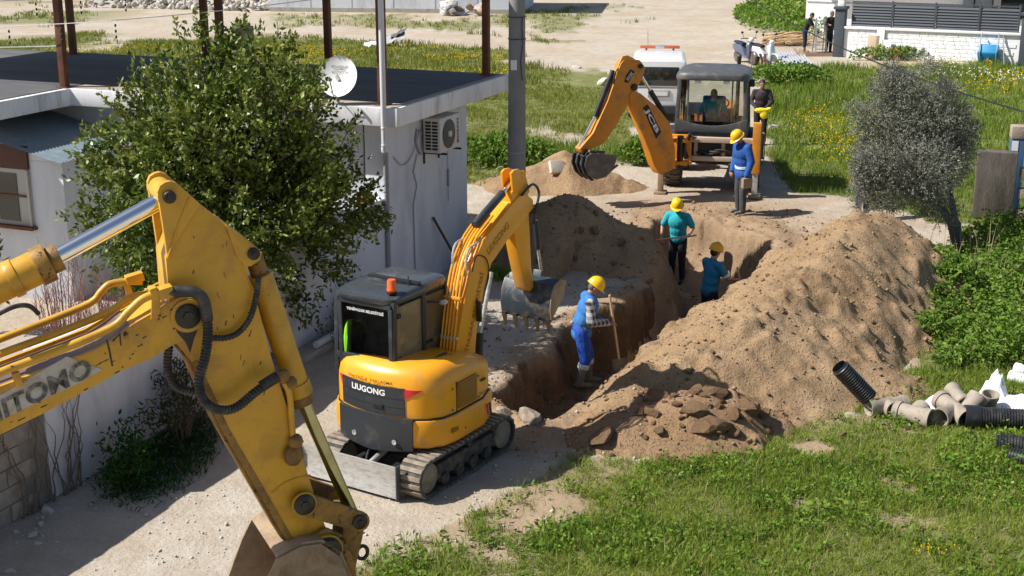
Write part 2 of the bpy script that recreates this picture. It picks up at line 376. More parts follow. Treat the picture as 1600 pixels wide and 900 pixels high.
def glass():
    m, nt, b, out = nodes('cab_glass'); nt.nodes.remove(b)
    t = nt.nodes.new('ShaderNodeBsdfTransparent'); t.inputs[0].default_value = (0.90, 0.93, 0.91, 1)
    g = nt.nodes.new('ShaderNodeBsdfGlossy'); g.inputs['Roughness'].default_value = 0.03
    fr = nt.nodes.new('ShaderNodeFresnel'); fr.inputs[0].default_value = 1.5
    x = nt.nodes.new('ShaderNodeMixShader'); nt.links.new(mth(nt, 'ADD', fr.outputs[0], 0.03), x.inputs[0])
    nt.links.new(t.outputs[0], x.inputs[1]); nt.links.new(g.outputs[0], x.inputs[2]); nt.links.new(x.outputs[0], out.inputs[0])
    m2, nt, b, out = nodes('tint_glass'); nt.nodes.remove(b)
    t = nt.nodes.new('ShaderNodeBsdfTransparent'); t.inputs[0].default_value = (0.50, 0.54, 0.52, 1)
    g = nt.nodes.new('ShaderNodeBsdfGlossy'); g.inputs['Roughness'].default_value = 0.03
    fr = nt.nodes.new('ShaderNodeFresnel'); fr.inputs[0].default_value = 1.5
    x = nt.nodes.new('ShaderNodeMixShader'); nt.links.new(mth(nt, 'ADD', fr.outputs[0], 0.04), x.inputs[0])
    nt.links.new(t.outputs[0], x.inputs[1]); nt.links.new(g.outputs[0], x.inputs[2]); nt.links.new(x.outputs[0], out.inputs[0])
glass()
def leaf_mat(name, c0, c1, c2=None, trans=0.35, rough=0.5, gloss=0.0):
    m, nt, b, out = nodes(name); nt.nodes.remove(b)
    g = nt.nodes.new('ShaderNodeNewGeometry'); r = g.outputs['Random Per Island']
    c = mix(nt, r, c0, c1)
    if c2: c = mix(nt, ramp(nt, r, 0.90, 0.93), c, c2)
    v = coords(nt, 'Object'); n = nz(nt, v, 0.9, 3); c = mix(nt, ramp(nt, n, 0.3, 0.7, 0, 0.35), c, sc3(c0, 0.6))
    d = nt.nodes.new('ShaderNodeBsdfDiffuse'); t = nt.nodes.new('ShaderNodeBsdfTranslucent')
    nt.links.new(c, d.inputs[0]); nt.links.new(c, t.inputs[0])
    x = nt.nodes.new('ShaderNodeMixShader'); x.inputs[0].default_value = trans
    nt.links.new(d.outputs[0], x.inputs[1]); nt.links.new(t.outputs[0], x.inputs[2]); o = x.outputs[0]
    if gloss:
        gl = nt.nodes.new('ShaderNodeBsdfGlossy'); gl.inputs['Roughness'].default_value = rough
        fr = nt.nodes.new('ShaderNodeFresnel'); fr.inputs[0].default_value = 1.45
        y = nt.nodes.new('ShaderNodeMixShader'); nt.links.new(mth(nt, 'MULTIPLY', fr.outputs[0], gloss), y.inputs[0])
        nt.links.new(o, y.inputs[1]); nt.links.new(gl.outputs[0], y.inputs[2]); o = y.outputs[0]
    nt.links.new(o, out.inputs[0])
leaf_mat('grass_near', (0.18, 0.26, 0.034), (0.37, 0.43, 0.085), (0.42, 0.38, 0.17))
leaf_mat('weed_leaf', (0.11, 0.22, 0.03), (0.26, 0.38, 0.06), (0.28, 0.34, 0.08))
leaf_mat('grass_far', (0.17, 0.215, 0.035), (0.32, 0.34, 0.085), (0.42, 0.38, 0.19))
leaf_mat('grass_lush', (0.14, 0.225, 0.032), (0.28, 0.36, 0.07), (0.34, 0.36, 0.12))
leaf_mat('flower_yellow', (0.70, 0.48, 0.01), (0.85, 0.62, 0.02), trans=0.2)
leaf_mat('flower_white', (0.70, 0.70, 0.66), (0.85, 0.85, 0.80), trans=0.2)
leaf_mat('dry_grass', (0.32, 0.27, 0.15), (0.46, 0.40, 0.24), trans=0.2)
leaf_mat('laurel_leaf', (0.055, 0.095, 0.014), (0.21, 0.27, 0.045), (0.38, 0.42, 0.11), trans=0.22, rough=0.5, gloss=0.10)
leaf_mat('laurel_tip', (0.20, 0.25, 0.045), (0.38, 0.42, 0.12), trans=0.3, rough=0.5, gloss=0.08)
leaf_mat('olive_leaf', (0.20, 0.205, 0.16), (0.36, 0.36, 0.30), (0.46, 0.46, 0.41), trans=0.12)
leaf_mat('oleander_leaf', (0.035, 0.055, 0.030), (0.10, 0.11, 0.06), (0.20, 0.14, 0.09), trans=0.2)
leaf_mat('ivy_leaf', (0.025, 0.075, 0.018), (0.06, 0.13, 0.03), trans=0.25)
leaf_mat('nettle_leaf', (0.11, 0.21, 0.032), (0.23, 0.34, 0.06), (0.36, 0.38, 0.14), trans=0.35)

def ground_mat():
    m, nt, b, out = nodes('ground_soil'); v = coords(nt, 'Object')
    at_ = nt.nodes.new('ShaderNodeAttribute'); at_.attribute_name = 'g'; g = at_.outputs['Fac']
    ae = nt.nodes.new('ShaderNodeAttribute'); ae.attribute_name = 'e'; e = ae.outputs['Fac']
    big = nz(nt, v, 0.35, 6, 0.6); mid = nz(nt, v, 2.2, 7, 0.65); fine = nz(nt, v, 28, 5, 0.7)
    road = mix(nt, ramp(nt, mid, 0.35, 0.7), (0.45, 0.39, 0.315), (0.58, 0.525, 0.445))
    road = mix(nt, ramp(nt, big, 0.42, 0.62, 0, 0.6), road, (0.42, 0.32, 0.215))
    vo = nt.nodes.new('ShaderNodeTexVoronoi'); vo.inputs['Scale'].default_value = 17; nt.links.new(v, vo.inputs['Vector'])
    peb = ramp(nt, vo.outputs['Distance'], 0.10, 0.18, 1, 0); peb = mth(nt, 'MULTIPLY', peb, ramp(nt, nz(nt, v, 6, 3), 0.52, 0.6))
    road = mix(nt, mth(nt, 'MULTIPLY', peb, 0.7), road, (0.55, 0.52, 0.47))
    road = mix(nt, ramp(nt, nz(nt, coords(nt, 'Object', (1.0, 0.30, 1.0)), 3.2, 7, 0.7), 0.50, 0.72, 0, 0.45), road, (0.35, 0.285, 0.215))
    road = mix(nt, ramp(nt, fine, 0.35, 0.75, 0, 0.45), road, (0.25, 0.205, 0.155))
    soil = mix(nt, ramp(nt, mid, 0.3, 0.7), (0.30, 0.205, 0.125), (0.42, 0.30, 0.19))
    soil = mix(nt, ramp(nt, fine, 0.35, 0.75, 0, 0.4), soil, (0.17, 0.105, 0.062))
    c = mix(nt, e, road, soil)
    ad = nt.nodes.new('ShaderNodeAttribute'); ad.attribute_name = 'trench_shade'; c = mix(nt, ad.outputs['Fac'], c, mix(nt, ramp(nt, nz(nt, v, 5, 6, 0.7), 0.3, 0.7), (0.055, 0.034, 0.020), (0.14, 0.09, 0.053)))  # shade inside the trench, painted into the soil colour
    turf = mix(nt, ramp(nt, mid, 0.3, 0.7), (0.105, 0.135, 0.034), (0.22, 0.225, 0.08))
    turf = mix(nt, ramp(nt, nz(nt, v, 9, 6, 0.7), 0.45, 0.7, 0, 0.55), turf, (0.27, 0.215, 0.135))
    c = mix(nt, g, c, turf)
    nt.links.new(c, b.inputs['Base Color']); b.inputs['Roughness'].default_value = 0.95; b.inputs['Specular IOR Level'].default_value = 0.15
    h = mth(nt, 'ADD', nz(nt, v, 12, 8, 0.7), mth(nt, 'MULTIPLY', peb, 0.25)); bump(nt, b, h, 0.85, 0.04)
ground_mat()
def heap_mat(name, a, b_, dk):
    m, nt, b, out = nodes(name); v = coords(nt, 'Object')
    big = nz(nt, v, 0.8, 5, 0.6); mid = nz(nt, v, 3.2, 8, 0.65); fine = nz(nt, v, 26, 6, 0.7)
    c = mix(nt, ramp(nt, big, 0.36, 0.66), a, b_); c = mix(nt, ramp(nt, mid, 0.45, 0.72, 0, 0.55), c, dk)
    c = mix(nt, ramp(nt, nz(nt, v, 1.1, 5, 0.62, 0.5), 0.50, 0.66, 0, 0.55), c, sc3(dk, 0.75))
    c = mix(nt, ramp(nt, fine, 0.42, 0.78, 0, 0.5), c, sc3(dk, 0.8))
    nt.links.new(c, b.inputs['Base Color']); b.inputs['Roughness'].default_value = 0.97; b.inputs['Specular IOR Level'].default_value = 0.1
    h = mth(nt, 'ADD', nz(nt, v, 9, 9, 0.74), mth(nt, 'MULTIPLY', ramp(nt, nz(nt, v, 34, 3, 0.5), 0.55, 0.75), 0.35)); bump(nt, b, h, 0.95, 0.06)
heap_mat('heap_soil', (0.37, 0.25, 0.142), (0.47, 0.335, 0.205), (0.27, 0.17, 0.095))
heap_mat('heap_red', (0.33, 0.205, 0.115), (0.39, 0.265, 0.16), (0.22, 0.13, 0.072))
heap_mat('clod_soil', (0.32, 0.21, 0.125), (0.40, 0.28, 0.18), (0.22, 0.135, 0.08))

# ------------------------------------------------------------------ where grass grows (outlines on the ground, metres)
def gpoly(pp): return [tuple(at(*p)[:2]) for p in pp]
GR_NEAR = gpoly([(545, 900), (640, 852), (730, 806), (850, 742), (900, 712), (1000, 726), (1100, 732), (1180, 695), (1270, 662), (1330, 655), (1410, 600), (1432, 540), (1420, 480), (1480, 405), (1540, 345), (2400, 330), (2400, 1500), (400, 1500)])
GR_RIGHT = gpoly([(1190, 112), (1330, 107), (1600, 97), (2300, 97), (2300, 335), (1540, 345), (1470, 345), (1330, 312), (1240, 300), (1215, 262), (1197, 190)])
GR_MID = gpoly([(600, 75), (840, 88), (950, 112), (995, 150), (1008, 190), (985, 225), (940, 238), (870, 240), (800, 290), (600, 300)])
GR_BACK = gpoly([(-700, 130), (-700, 60), (0, 62), (60, 56), (200, 48), (430, 56), (620, 66), (820, 80), (820, 135)])
GR_FARL = gpoly([(-400, -25), (120, -25), (150, 10), (130, 40), (0, 45), (-400, 45)])
GR_STRIP = gpoly([(430, 20), (760, 26), (930, 8), (1010, 12), (1000, 55), (860, 70), (700, 46), (430, 40)])
GR_CORNER = gpoly([(1192, 46), (1255, -10), (1330, -15), (1310, 42), (1240, 44)])
def grass_mask(x, y):
    j = np.clip(y / 60.0, 0.25, 1.3)
    xx = x + fbm(x, y, 1.1, 4, 3) * 0.75 * j; yy = y + fbm(x, y, 1.1, 4, 9) * 1.0 * j
    m = np.zeros(np.shape(x))
    for p, w in ((GR_NEAR, 1.0), (GR_RIGHT, 1.0), (GR_MID, 1.0), (GR_BACK, 1.0), (GR_FARL, 0.9), (GR_STRIP, 0.75), (GR_CORNER, 1.0)):
        m = np.maximum(m, in_poly(xx, yy, p) * w)
    bare = fbm(x, y, 0.9, 4, 21); m = m * np.where(y < 30, 0.25 + 0.75 * sstep(-0.62, -0.30, bare), 1)
    far = fbm(x, y * 0.5, 2.6, 4, 5); m = m * np.where(y > 62, sstep(-0.15, 0.25, far), np.where(y > 30, sstep(-0.55, -0.25, far), 1))
    for bx, by, br in ((0.60, 13.0, 0.45), (0.15, 12.6, 0.42), (3.55, 14.85, 0.34), (3.0, 13.2, 0.22)):
        d = np.hypot(x - bx, (y - by)) + fbm(x, y, 0.5, 3, 44) * 0.25
        m = m * sstep(br * 0.45, br * 1.1, d)
    db, _ = seg_dist(x, y, gpoly([(400, 980), (545, 900), (640, 852), (730, 806), (850, 742), (900, 712)])); k = (y < 16) & (x < 3)
    m = np.where(k, m * (0.12 + 0.88 * sstep(0.05, 1.15, db + fbm(x, y, 0.6, 3, 66) * 0.9)), m)
    return m

# ------------------------------------------------------------------ terrain with the trench
TL = [(-0.30, 16.35), (0.10, 17.3), (0.48, 18.3), (0.78, 19.3), (1.05, 20.1), (1.75, 20.75), (2.25, 21.6), (2.55, 22.6), (2.62, 24.0), (2.55, 25.2), (2.75, 26.4)]
TR = [(3.55, 26.9), (4.15, 26.2), (4.35, 25.2), (4.85, 24.3), (5.0, 23.7), (4.55, 22.9), (3.95, 21.9), (3.12, 20.4), (2.25, 19.1), (1.6, 17.8), (1.05, 16.7), (0.65, 15.75), (0.2, 15.55)]
TRENCH = TL + TR
def trench_depth(x, y):
    xx = x + fbm(x, y, 0.5, 5, 31, 0.62) * 0.22; yy = y + fbm(x, y, 0.5, 5, 37, 0.62) * 0.22
    ins = in_poly(xx, yy, TRENCH); d, _ = seg_dist(xx, yy, TRENCH, True); d = np.where(ins, d, -d)
    D = np.interp(y, [15.4, 16.2, 17.4, 18.6, 20.5, 22.5, 25.0, 26.6], [0.45, 0.62, 0.70, 0.72, 1.10, 1.25, 1.10, 0.6])
    prof = sstep(-0.02, 0.20, d) * 0.94 + sstep(0.2, 0.55, d) * 0.06
    lip = np.exp(-((d + 0.16) / 0.14) ** 2) * 0.07 * (0.4 + 0.6 * vnoise(x * 3, y * 3, 8))
    return -D * prof * (1 + 0.10 * fbm(x, y, 0.3, 3, 3)) + lip, d
def ground_z(x, y, fine=True):
    z = fbm(x, y, 9.0, 3, 1) * 0.05 * sstep(8, 16, y)
    t, d = trench_depth(x, y); z = z + t
    near = sstep(5, 9, y) * (1 - sstep(40, 60, y))
    if fine:
        z = z + near * (fbm(x, y, 0.8, 4, 12) * 0.022 + fbm(x, y, 0.16, 3, 13) * 0.010)
        z = z + np.exp(-np.clip(-d, 0, None) / 0.5) * (d < 0.0) * (fbm(x, y, 0.22, 3, 14) * 0.045)
        z = z + (d > 0) * (fbm(x, y, 0.18, 4, 15) * 0.06)
    # worked-over earth round the pit
    pit = np.exp(-(((x - 4.4) / 2.2) ** 2 + ((y - 26.0) / 2.2) ** 2)); z = z + pit * fbm(x, y, 0.7, 4, 16) * 0.10
    return z
def axis(parts):
    r = []
    for a, b, st in parts: r.append(np.arange(a, b, st))
    return np.concatenate(r + [np.array([parts[-1][1]])])
gx = axis([(-300, -60, 30), (-60, -20, 4), (-20, -6, 1.0), (-6, -1.6, 0.2), (-1.6, 6.4, 0.05), (6.4, 10, 0.15), (10, 24, 0.8), (24, 60, 4), (60, 300, 30)])
gy = axis([(-60, 4, 8), (4, 10, 0.6), (10, 15.2, 0.1), (15.2, 27.6, 0.05), (27.6, 34, 0.2), (34, 64, 0.6), (64, 110, 1.5), (110, 200, 10), (200, 600, 50)])
GX, GY = np.meshgrid(gx, gy); gz = ground_z(GX, GY)
nxg, nyg = len(gx), len(gy)
ii = np.arange(nxg * nyg).reshape(nyg, nxg)
Fg = np.stack([ii[:-1, :-1], ii[:-1, 1:], ii[1:, 1:], ii[1:, :-1]], -1).reshape(-1, 4)
_, dT = trench_depth(GX, GY)
earth = np.clip(sstep(-0.55, -0.05, dT + fbm(GX, GY, 0.5, 3, 51) * 0.3) + np.exp(-(((GX - 4.0) / 2.6) ** 2 + ((GY - 26.2) / 2.6) ** 4)) + (1 - sstep(0.7, 1.3, seg_dist(GX, GY, TR)[0])) + 0.75 * in_poly(GX, GY, GR_NEAR), 0, 1)
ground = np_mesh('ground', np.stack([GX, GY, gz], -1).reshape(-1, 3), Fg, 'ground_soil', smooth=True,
                 attrs={'g': grass_mask(GX, GY).ravel(), 'e': earth.ravel(), 'trench_shade': (0.9 * sstep(-0.08, 0.06, dT + fbm(GX, GY, 0.3, 3, 99) * 0.08) * (1 - 0.75 * sstep(23.6, 25.0, GY)) * (0.55 + 0.45 * (dT < 0.5))).ravel()})  # last mask paints shade on trench walls and floor, weaker at the far end
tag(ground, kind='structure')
def gz1(x, y): return float(ground_z(np.array([x]), np.array([y]))[0])

# ------------------------------------------------------------------ spoil heaps
def ridge_z(x, y, pts, slope, rnd, seed, amp):
    d, p = seg_dist(x, y, pts)
    H = np.interp(p, range(len(pts)), [q[2] for q in pts])
    d = d * (1 + 0.25 * fbm(x, y, 1.3, 3, seed))
    if seed == 61:                                                # steeper on the trench side, slumped on the field side
        i = np.clip(p.astype(int), 0, len(pts) - 2); A = np.array([q[:2] for q in pts]); dx, dy = A[i + 1, 0] - A[i, 0], A[i + 1, 1] - A[i, 1]
        side = (dx * (y - A[i, 1]) - dy * (x - A[i, 0])) / np.hypot(dx, dy); sr = 0.52 + 0.50 * sstep(2.4, 4.2, p); slope = sr + (0.66 - sr) * sstep(-0.4, 0.5, side)
    z = H + rnd * slope - slope * np.sqrt(d * d + rnd * rnd)
    if seed in (61, 83): td = trench_depth(x, y)[1]; z = z - 1.9 * np.clip(td - 0.05, 0, 1)
    u = x * 0.8 - y * 0.6; v = x * 0.6 + y * 0.8
    z = z + fbm(x, y, 1.1, 4, seed + 1) * amp * 1.0 + fbm(u * 0.45, v, 0.30, 3, seed + 2) * amp * 0.30 + fbm(x, y, 0.13, 3, seed + 3) * amp * 0.26 * sstep(-0.5, 0.4, fbm(x, y, 0.8, 2, seed + 9))
    patchy = sstep(0.45, 0.7, vnoise(x * 1.3, y * 1.3, seed + 6))
    lumps = np.clip(vnoise(x * 6, y * 6, seed + 5) - 0.60, 0, 1) * patchy
    return z + lumps * amp * 1.5
def heap(name, label, pts, slope, rnd, seed, amp, box, mname, res=0.05):
    x = np.arange(box[0], box[1], res); y = np.arange(box[2], box[3], res); X, Yv = np.meshgrid(x, y)
    z = ridge_z(X, Yv, pts, slope, rnd, seed, amp); g = ground_z(X, Yv, False)
    ok = z > g - 0.10
    z = np.where(z < g - 0.10, g - 0.10, z)
    i = np.arange(X.size).reshape(X.shape)
    F = np.stack([i[:-1, :-1], i[:-1, 1:], i[1:, 1:], i[1:, :-1]], -1).reshape(-1, 4)
    kf = ok.ravel()[F].any(1); F = F[kf]
    used = np.unique(F); mp = np.full(X.size, -1); mp[used] = np.arange(len(used))
    V = np.stack([X, Yv, z], -1).reshape(-1, 3)[used]
    o = np_mesh(name, V, mp[F], mname, smooth=True)
    return tag(o, label, 'soil heap')
RB = [(1.0, 15.25, 0.08), (1.95, 16.15, 0.42), (3.10, 17.35, 0.78), (4.25, 18.85, 1.02), (5.25, 20.35, 1.22), (6.05, 21.45, 1.30), (6.65, 22.3, 0.85)]
heapB = heap('soil_heap', 'long tan spoil heap running alongside the open trench', RB, 0.72, 0.38, 61, 0.19, (-0.4, 9.4, 13.2, 25.5), 'heap_soil', 0.045)
RA = [(0.7, 23.5, 0.98), (1.1, 23.7, 1.12), (1.6, 23.4, 0.78), (2.0, 22.8, 0.32)]
heapA = heap('soil_heap', 'shaded brown spoil heap between the utility pole and the pit', RA, 0.72, 0.5, 83, 0.13, (-1.5, 4.0, 21.2, 26.3), 'heap_soil', 0.05)
RC = [(0.55, 29.6, 0.45), (1.15, 29.8, 0.78), (1.7, 29.7, 0.55), (2.5, 29.5, 0.15)]
heapC = heap('soil_heap', 'low soil heap under the raised backhoe bucket', RC, 0.6, 0.4, 95, 0.10, (-1.5, 4.2, 27.8, 31.8), 'heap_soil', 0.06)
RD = [(1.45, 15.1, 0.30), (2.0, 15.2, 0.42), (2.6, 15.4, 0.40), (2.9, 15.5, 0.2)]
heapD = heap('soil_heap', 'reddish heap of broken clods at the toe of the long spoil heap', RD, 0.62, 0.35, 107, 0.14, (0.2, 4.2, 13.8, 17.0), 'heap_red', 0.04)
RIDGES = [(RB, 0.72, 0.38, 61, 0.19), (RA, 0.72, 0.5, 83, 0.13), (RC, 0.6, 0.4, 95, 0.10), (RD, 0.62, 0.35, 107, 0.14)]
def surf_z(x, y):
    x = np.atleast_1d(np.asarray(x, float)); y = np.atleast_1d(np.asarray(y, float)); z = ground_z(x, y)
    for r in RIDGES: z = np.maximum(z, ridge_z(x, y, *r))
    return z
def rock_mesh(seed, mname, sub=2, rough=0.35):
    bm = bmesh.new(); bmesh.ops.create_icosphere(bm, subdivisions=sub, radius=1.0)
    r = random.Random(seed); dirs = [Vector((r.uniform(-1, 1), r.uniform(-1, 1), r.uniform(-1, 1))).normalized() for _ in range(9)]
    cut = [r.uniform(0.45, 0.78) for _ in dirs]
    for v in bm.verts:
        p = v.co.copy()
        for d, c in zip(dirs, cut):
            k = p.dot(d)
            if k > c: p -= d * (k - c)
        p += Vector((r.uniform(-1, 1), r.uniform(-1, 1), r.uniform(-1, 1))) * rough * 0.12
        v.co = p
    me = bpy.data.meshes.new('rock'); bm.to_mesh(me); bm.free(); me.materials.append(M(mname)); return me
CLODS = [rock_mesh(i, 'heap_soil', 2, 0.8) for i in range(5)]
REDCLODS = [rock_mesh(20 + i, 'heap_red', 2, 0.9) for i in range(5)]
PEBBLES = [rock_mesh(60 + i, 'heap_soil', 1, 0.8) for i in range(4)]
STONES = [rock_mesh(40 + i, 'stone', 2, 0.3) for i in range(4)]
PALES = [rock_mesh(50 + i, 'stone_pale', 2, 0.4) for i in range(4)]
def lay(name, me, x, y, s, parent=None, sink=0.35, z=None):
    o = bpy.data.objects.new(name, me); zz = float(surf_z(x, y)[0]) if z is None else z
    s = (s, s, s) if not isinstance(s, tuple) else s
    o.location = (x, y, zz + s[2] * (1 - 2 * sink)); o.scale = s; o.rotation_euler = (random.uniform(-.4, .4), random.uniform(-.4, .4), random.uniform(0, 6.3))
    return put(o, parent)
for k in range(75):                                             # broken clods on the red heap
    x, y = random.gauss(2.3, 0.62), random.gauss(15.0, 0.45)
    if y > 16 or x < 0.9 or y < 14.15: continue
    s = min(0.17, 0.035 + random.expovariate(1 / 0.045)); lay('clod', random.choice(REDCLODS), x, y, (s * random.uniform(.8, 1.5), s * random.uniform(.7, 1.1), s * random.uniform(.5, .9)), heapD, 0.45)
for k in range(120):                                            # clods on the long heap
    t = random.uniform(0, 5.6); i = int(t); f = t - i; a, b = RB[i], RB[i + 1]
    x = a[0] + (b[0] - a[0]) * f; y = a[1] + (b[1] - a[1]) * f; o = random.gauss(0.3, 0.9)
    x += o * 0.8; y -= o * 0.6
    if float(surf_z(x, y)[0]) < 0.06: continue
    s = min(0.09, 0.016 + random.expovariate(1 / 0.014)); lay('clod', random.choice(CLODS if s > 0.04 else PEBBLES), x, y, (s, s * random.uniform(.8, 1.2), s * random.uniform(.6, .9)), heapB)
for k in range(40):
    x, y = random.gauss(1.5, 0.7), random.gauss(22.9, 0.6)
    if float(surf_z(x, y)[0]) < 0.1: continue
    s = min(0.10, 0.02 + random.expovariate(1 / 0.02)); lay('clod', random.choice(CLODS), x, y, s, heapA)
# crumbs of soil strewn over heaps, trench lips and the road: past counting
n = 6500
cx = rng.uniform(-0.9, 7.5, n); cy = rng.uniform(13.8, 28.0, n)
hz = surf_z(cx, cy); gzv = ground_z(cx, cy, False); _, dt = trench_depth(cx, cy)
on = ((hz - gzv > 0.05) | (np.abs(dt) < 0.5) | (np.hypot(cx - 4.2, cy - 25.8) < 2.3) | (np.abs(dt + 0.5) < 0.6) & (rng.random(n) < 0.6) | (rng.random(n) < 0.06)) & (rng.random(n) < 0.9)
cx, cy, hz = cx[on], cy[on], hz[on]; n = len(cx)
oc = np.array([(1, 0, 0), (-1, 0, 0), (0, 1, 0), (0, -1, 0), (0, 0, 1), (0, 0, -1)], float)
of = np.array([(0, 2, 4), (2, 1, 4), (1, 3, 4), (3, 0, 4), (2, 0, 5), (1, 2, 5), (3, 1, 5), (0, 3, 5)])
sz = np.clip(0.008 + rng.exponential(0.009, n), 0, 0.05)
V = oc[None] * sz[:, None, None] * rng.uniform(0.55, 1.2, (n, 6, 3))
an = rng.uniform(0, 6.28, n); c, s = np.cos(an)[:, None], np.sin(an)[:, None]
V = np.stack([V[..., 0] * c - V[..., 1] * s, V[..., 0] * s + V[..., 1] * c, V[..., 2] * 0.8], -1) + np.stack([cx, cy, hz + sz * 0.4], -1)[:, None]
F = (of[None] + (np.arange(n) * 6)[:, None, None]).reshape(-1, 3)
tag(np_mesh('soil_crumbs', V.reshape(-1, 3), F, 'heap_soil'), 'small crumbs of dug soil strewn over the heaps and trench edges', 'soil', kind='stuff')
n = 7000; cx = rng.uniform(-5.2, 1.5, n); cy = rng.uniform(10.8, 22.0, n); gm = grass_mask(cx, cy); on = (gm < 0.3) & (rng.random(n) < 0.35 + 0.65 * (fbm(cx, cy, 1.2, 3, 88) > 0)) & (trench_depth(cx, cy)[1] < 0)
cx, cy = cx[on], cy[on]; n = len(cx); hz = surf_z(cx, cy); sz = np.clip(0.004 + rng.exponential(0.006, n), 0, 0.03)
V = oc[None] * sz[:, None, None] * rng.uniform(0.55, 1.2, (n, 6, 3)) + np.stack([cx, cy, hz + sz * 0.3], -1)[:, None]
tag(np_mesh('lane_gravel', V.reshape(-1, 3), (of[None] + (np.arange(n) * 6)[:, None, None]).reshape(-1, 3), 'stone_pale'), 'loose gravel scattered over the dirt lane', 'gravel', kind='stuff')
# boulders
for lab, me, px, py, s in (('grey boulder lying at the near end of the trench', STONES[0], 826, 664, (0.20, 0.17, 0.15)), ('flat stone beside the track of the small excavator', STONES[1], 792, 655, (0.16, 0.10, 0.07))):
    p = at(px, py); tag(lay('boulder', me, p.x, p.y, s, None, 0.3), lab, 'boulder')
p = at(878, 262, 0.5); st = MB().box((0, 0, 0), (0.36, 0.30, 0.12), 0.3, 0.15).build('stone_slab', 'stone_pale', None, 0.03); st.location = (0.98, 29.25, float(surf_z(0.98, 29.25)[0]) + 0.08); st.rotation_euler = (0.75, 0.35, 0.2)
tag(st, 'pale angular stone slab lying on the low soil heap', 'stone')
# ------------------------------------------------------------------ house with flat roof, rusty posts and tin canopy
HX, HY, HR = -1.70, 20.12, math.radians(-22)
HC, HS = math.cos(HR), math.sin(HR)
def hw(x, y, z=0.0): return Vector((HX + x * HC - y * HS, HY + x * HS + y * HC, z))
house = thing('house', 'white plastered flat roofed house with rusty steel posts standing on its roof', 'house', (HX, HY, 0), HR)
WX = -0.41
ROOF = [(0, 0), (0, 4.4), (-12, 4.4), (-12, -2.6), (-5.96, -2.6), (-5.96, 0)]
MB().prism(ROOF, lambda x, y: (x, y, 2.87), lambda x, y: (x, y, 3.15)).build('roof_slab', 'fascia', house, 0.012)
MB().prism([(-0.16, 0.46), (-0.16, 4.34), (-11.9, 4.34), (-11.9, -2.5), (-6.06, -2.5), (-6.06, 0.46)], lambda x, y: (x, y, 3.154), lambda x, y: (x, y, 3.162)).build('roof_felt', 'roof_felt', house)
MB().prism([(-0.05, 0.05), (-0.05, 4.36), (-0.158, 4.36), (-0.158, 0.455), (-6.0, 0.455), (-6.0, 0.05)], lambda x, y: (x, y, 3.153), lambda x, y: (x, y, 3.160)).build('roof_screed', 'roof_screed', house)
MB().box((-6.2, 1.945, 1.43), (11.58, 3.03, 2.86)).build('wall', 'plaster', house, 0.01)
MB().box((WX - 0.17, 0.415, 1.42), (0.36, 0.07, 2.84)).build('corner_pilaster', 'plaster', house, 0.008)
MB().box((-8.5, -0.56, 1.13), (7.1, 1.97, 2.26)).build('wing_wall', 'plaster', house, 0.01)
# porch sheet of corrugated tin
nr, x0, x1 = 78, -7.15, -4.85
V, F = [], []
for i in range(nr + 1):
    y = -1.72 + 2.05 * i / nr; w = 0.012 * math.sin(i * pi / 1.5)
    for j in range(6):
        x = x0 + (x1 - x0) * j / 5 + (0.10 * max(0, math.sin(i * 1.7)) * (vnoise(np.array([i * 0.8]), np.array([2.0]))[0] - 0.3) if j == 5 else 0)
        V.append((x, y, 2.29 + (x1 - x) * 0.225 + w))
for i in range(nr):
    for j in range(5): a = i * 6 + j; F.append((a, a + 1, a + 7, a + 6))
np_mesh('porch_sheet', V, F, 'tin_blue', house, True)
MB().prism([(-4.93, -1.545), (-4.93, 0.4), (-6.9, 0.4), (-6.9, -1.545)], lambda x, y: (x, y, 2.262), lambda x, y: (x, y, 2.262 + max(0, (-4.9 - x)) * 0.21)).build('porch_gable', 'plaster', house)
for k in range(7): MB().box((-4.87 - 0.03 * (k % 2), 0.25 - k * 0.085, 2.275), (0.16 + 0.05 * (k % 3), 0.045, 0.02), 0.15, 0, 0.2).build('rust_flake', 'rust', house)
# window of the wing
wnd = MB().box((-6.5, -1.55, 1.66), (1.86, 0.05, 0.90)).build('window', 'window_frame', house, 0.006)
MB().box((-6.5, -1.572, 2.30), (1.86, 0.045, 0.36)).build('blind_box', 'wood_dark', house, 0.006)
for x in (-7.15, -6.68, -6.02): MB().box((x, -1.58, 1.66), (0.36 if x < -6.9 else 0.4, 0.014, 0.76)).build('pane', 'dark_glass', wnd)
for x in (-6.36, -5.60): MB().box((x + 0.0, -1.595, 1.66), (0.045, 0.03, 0.88)).build('mullion', 'window_frame', wnd, 0.004)
MB().box((-6.5, -1.598, 1.69), (1.8, 0.02, 0.03)).build('glazing_bar', 'rust_post', wnd)
MB().box((-6.5, -1.60, 1.19), (1.95, 0.16, 0.05)).build('sill', 'rust_post', wnd, 0.006)
wnd2 = MB().box((-4.945, -0.55, 2.08), (0.05, 0.20, 0.20)).build('wall_lamp_box', 'wood_handle', house, 0.01)
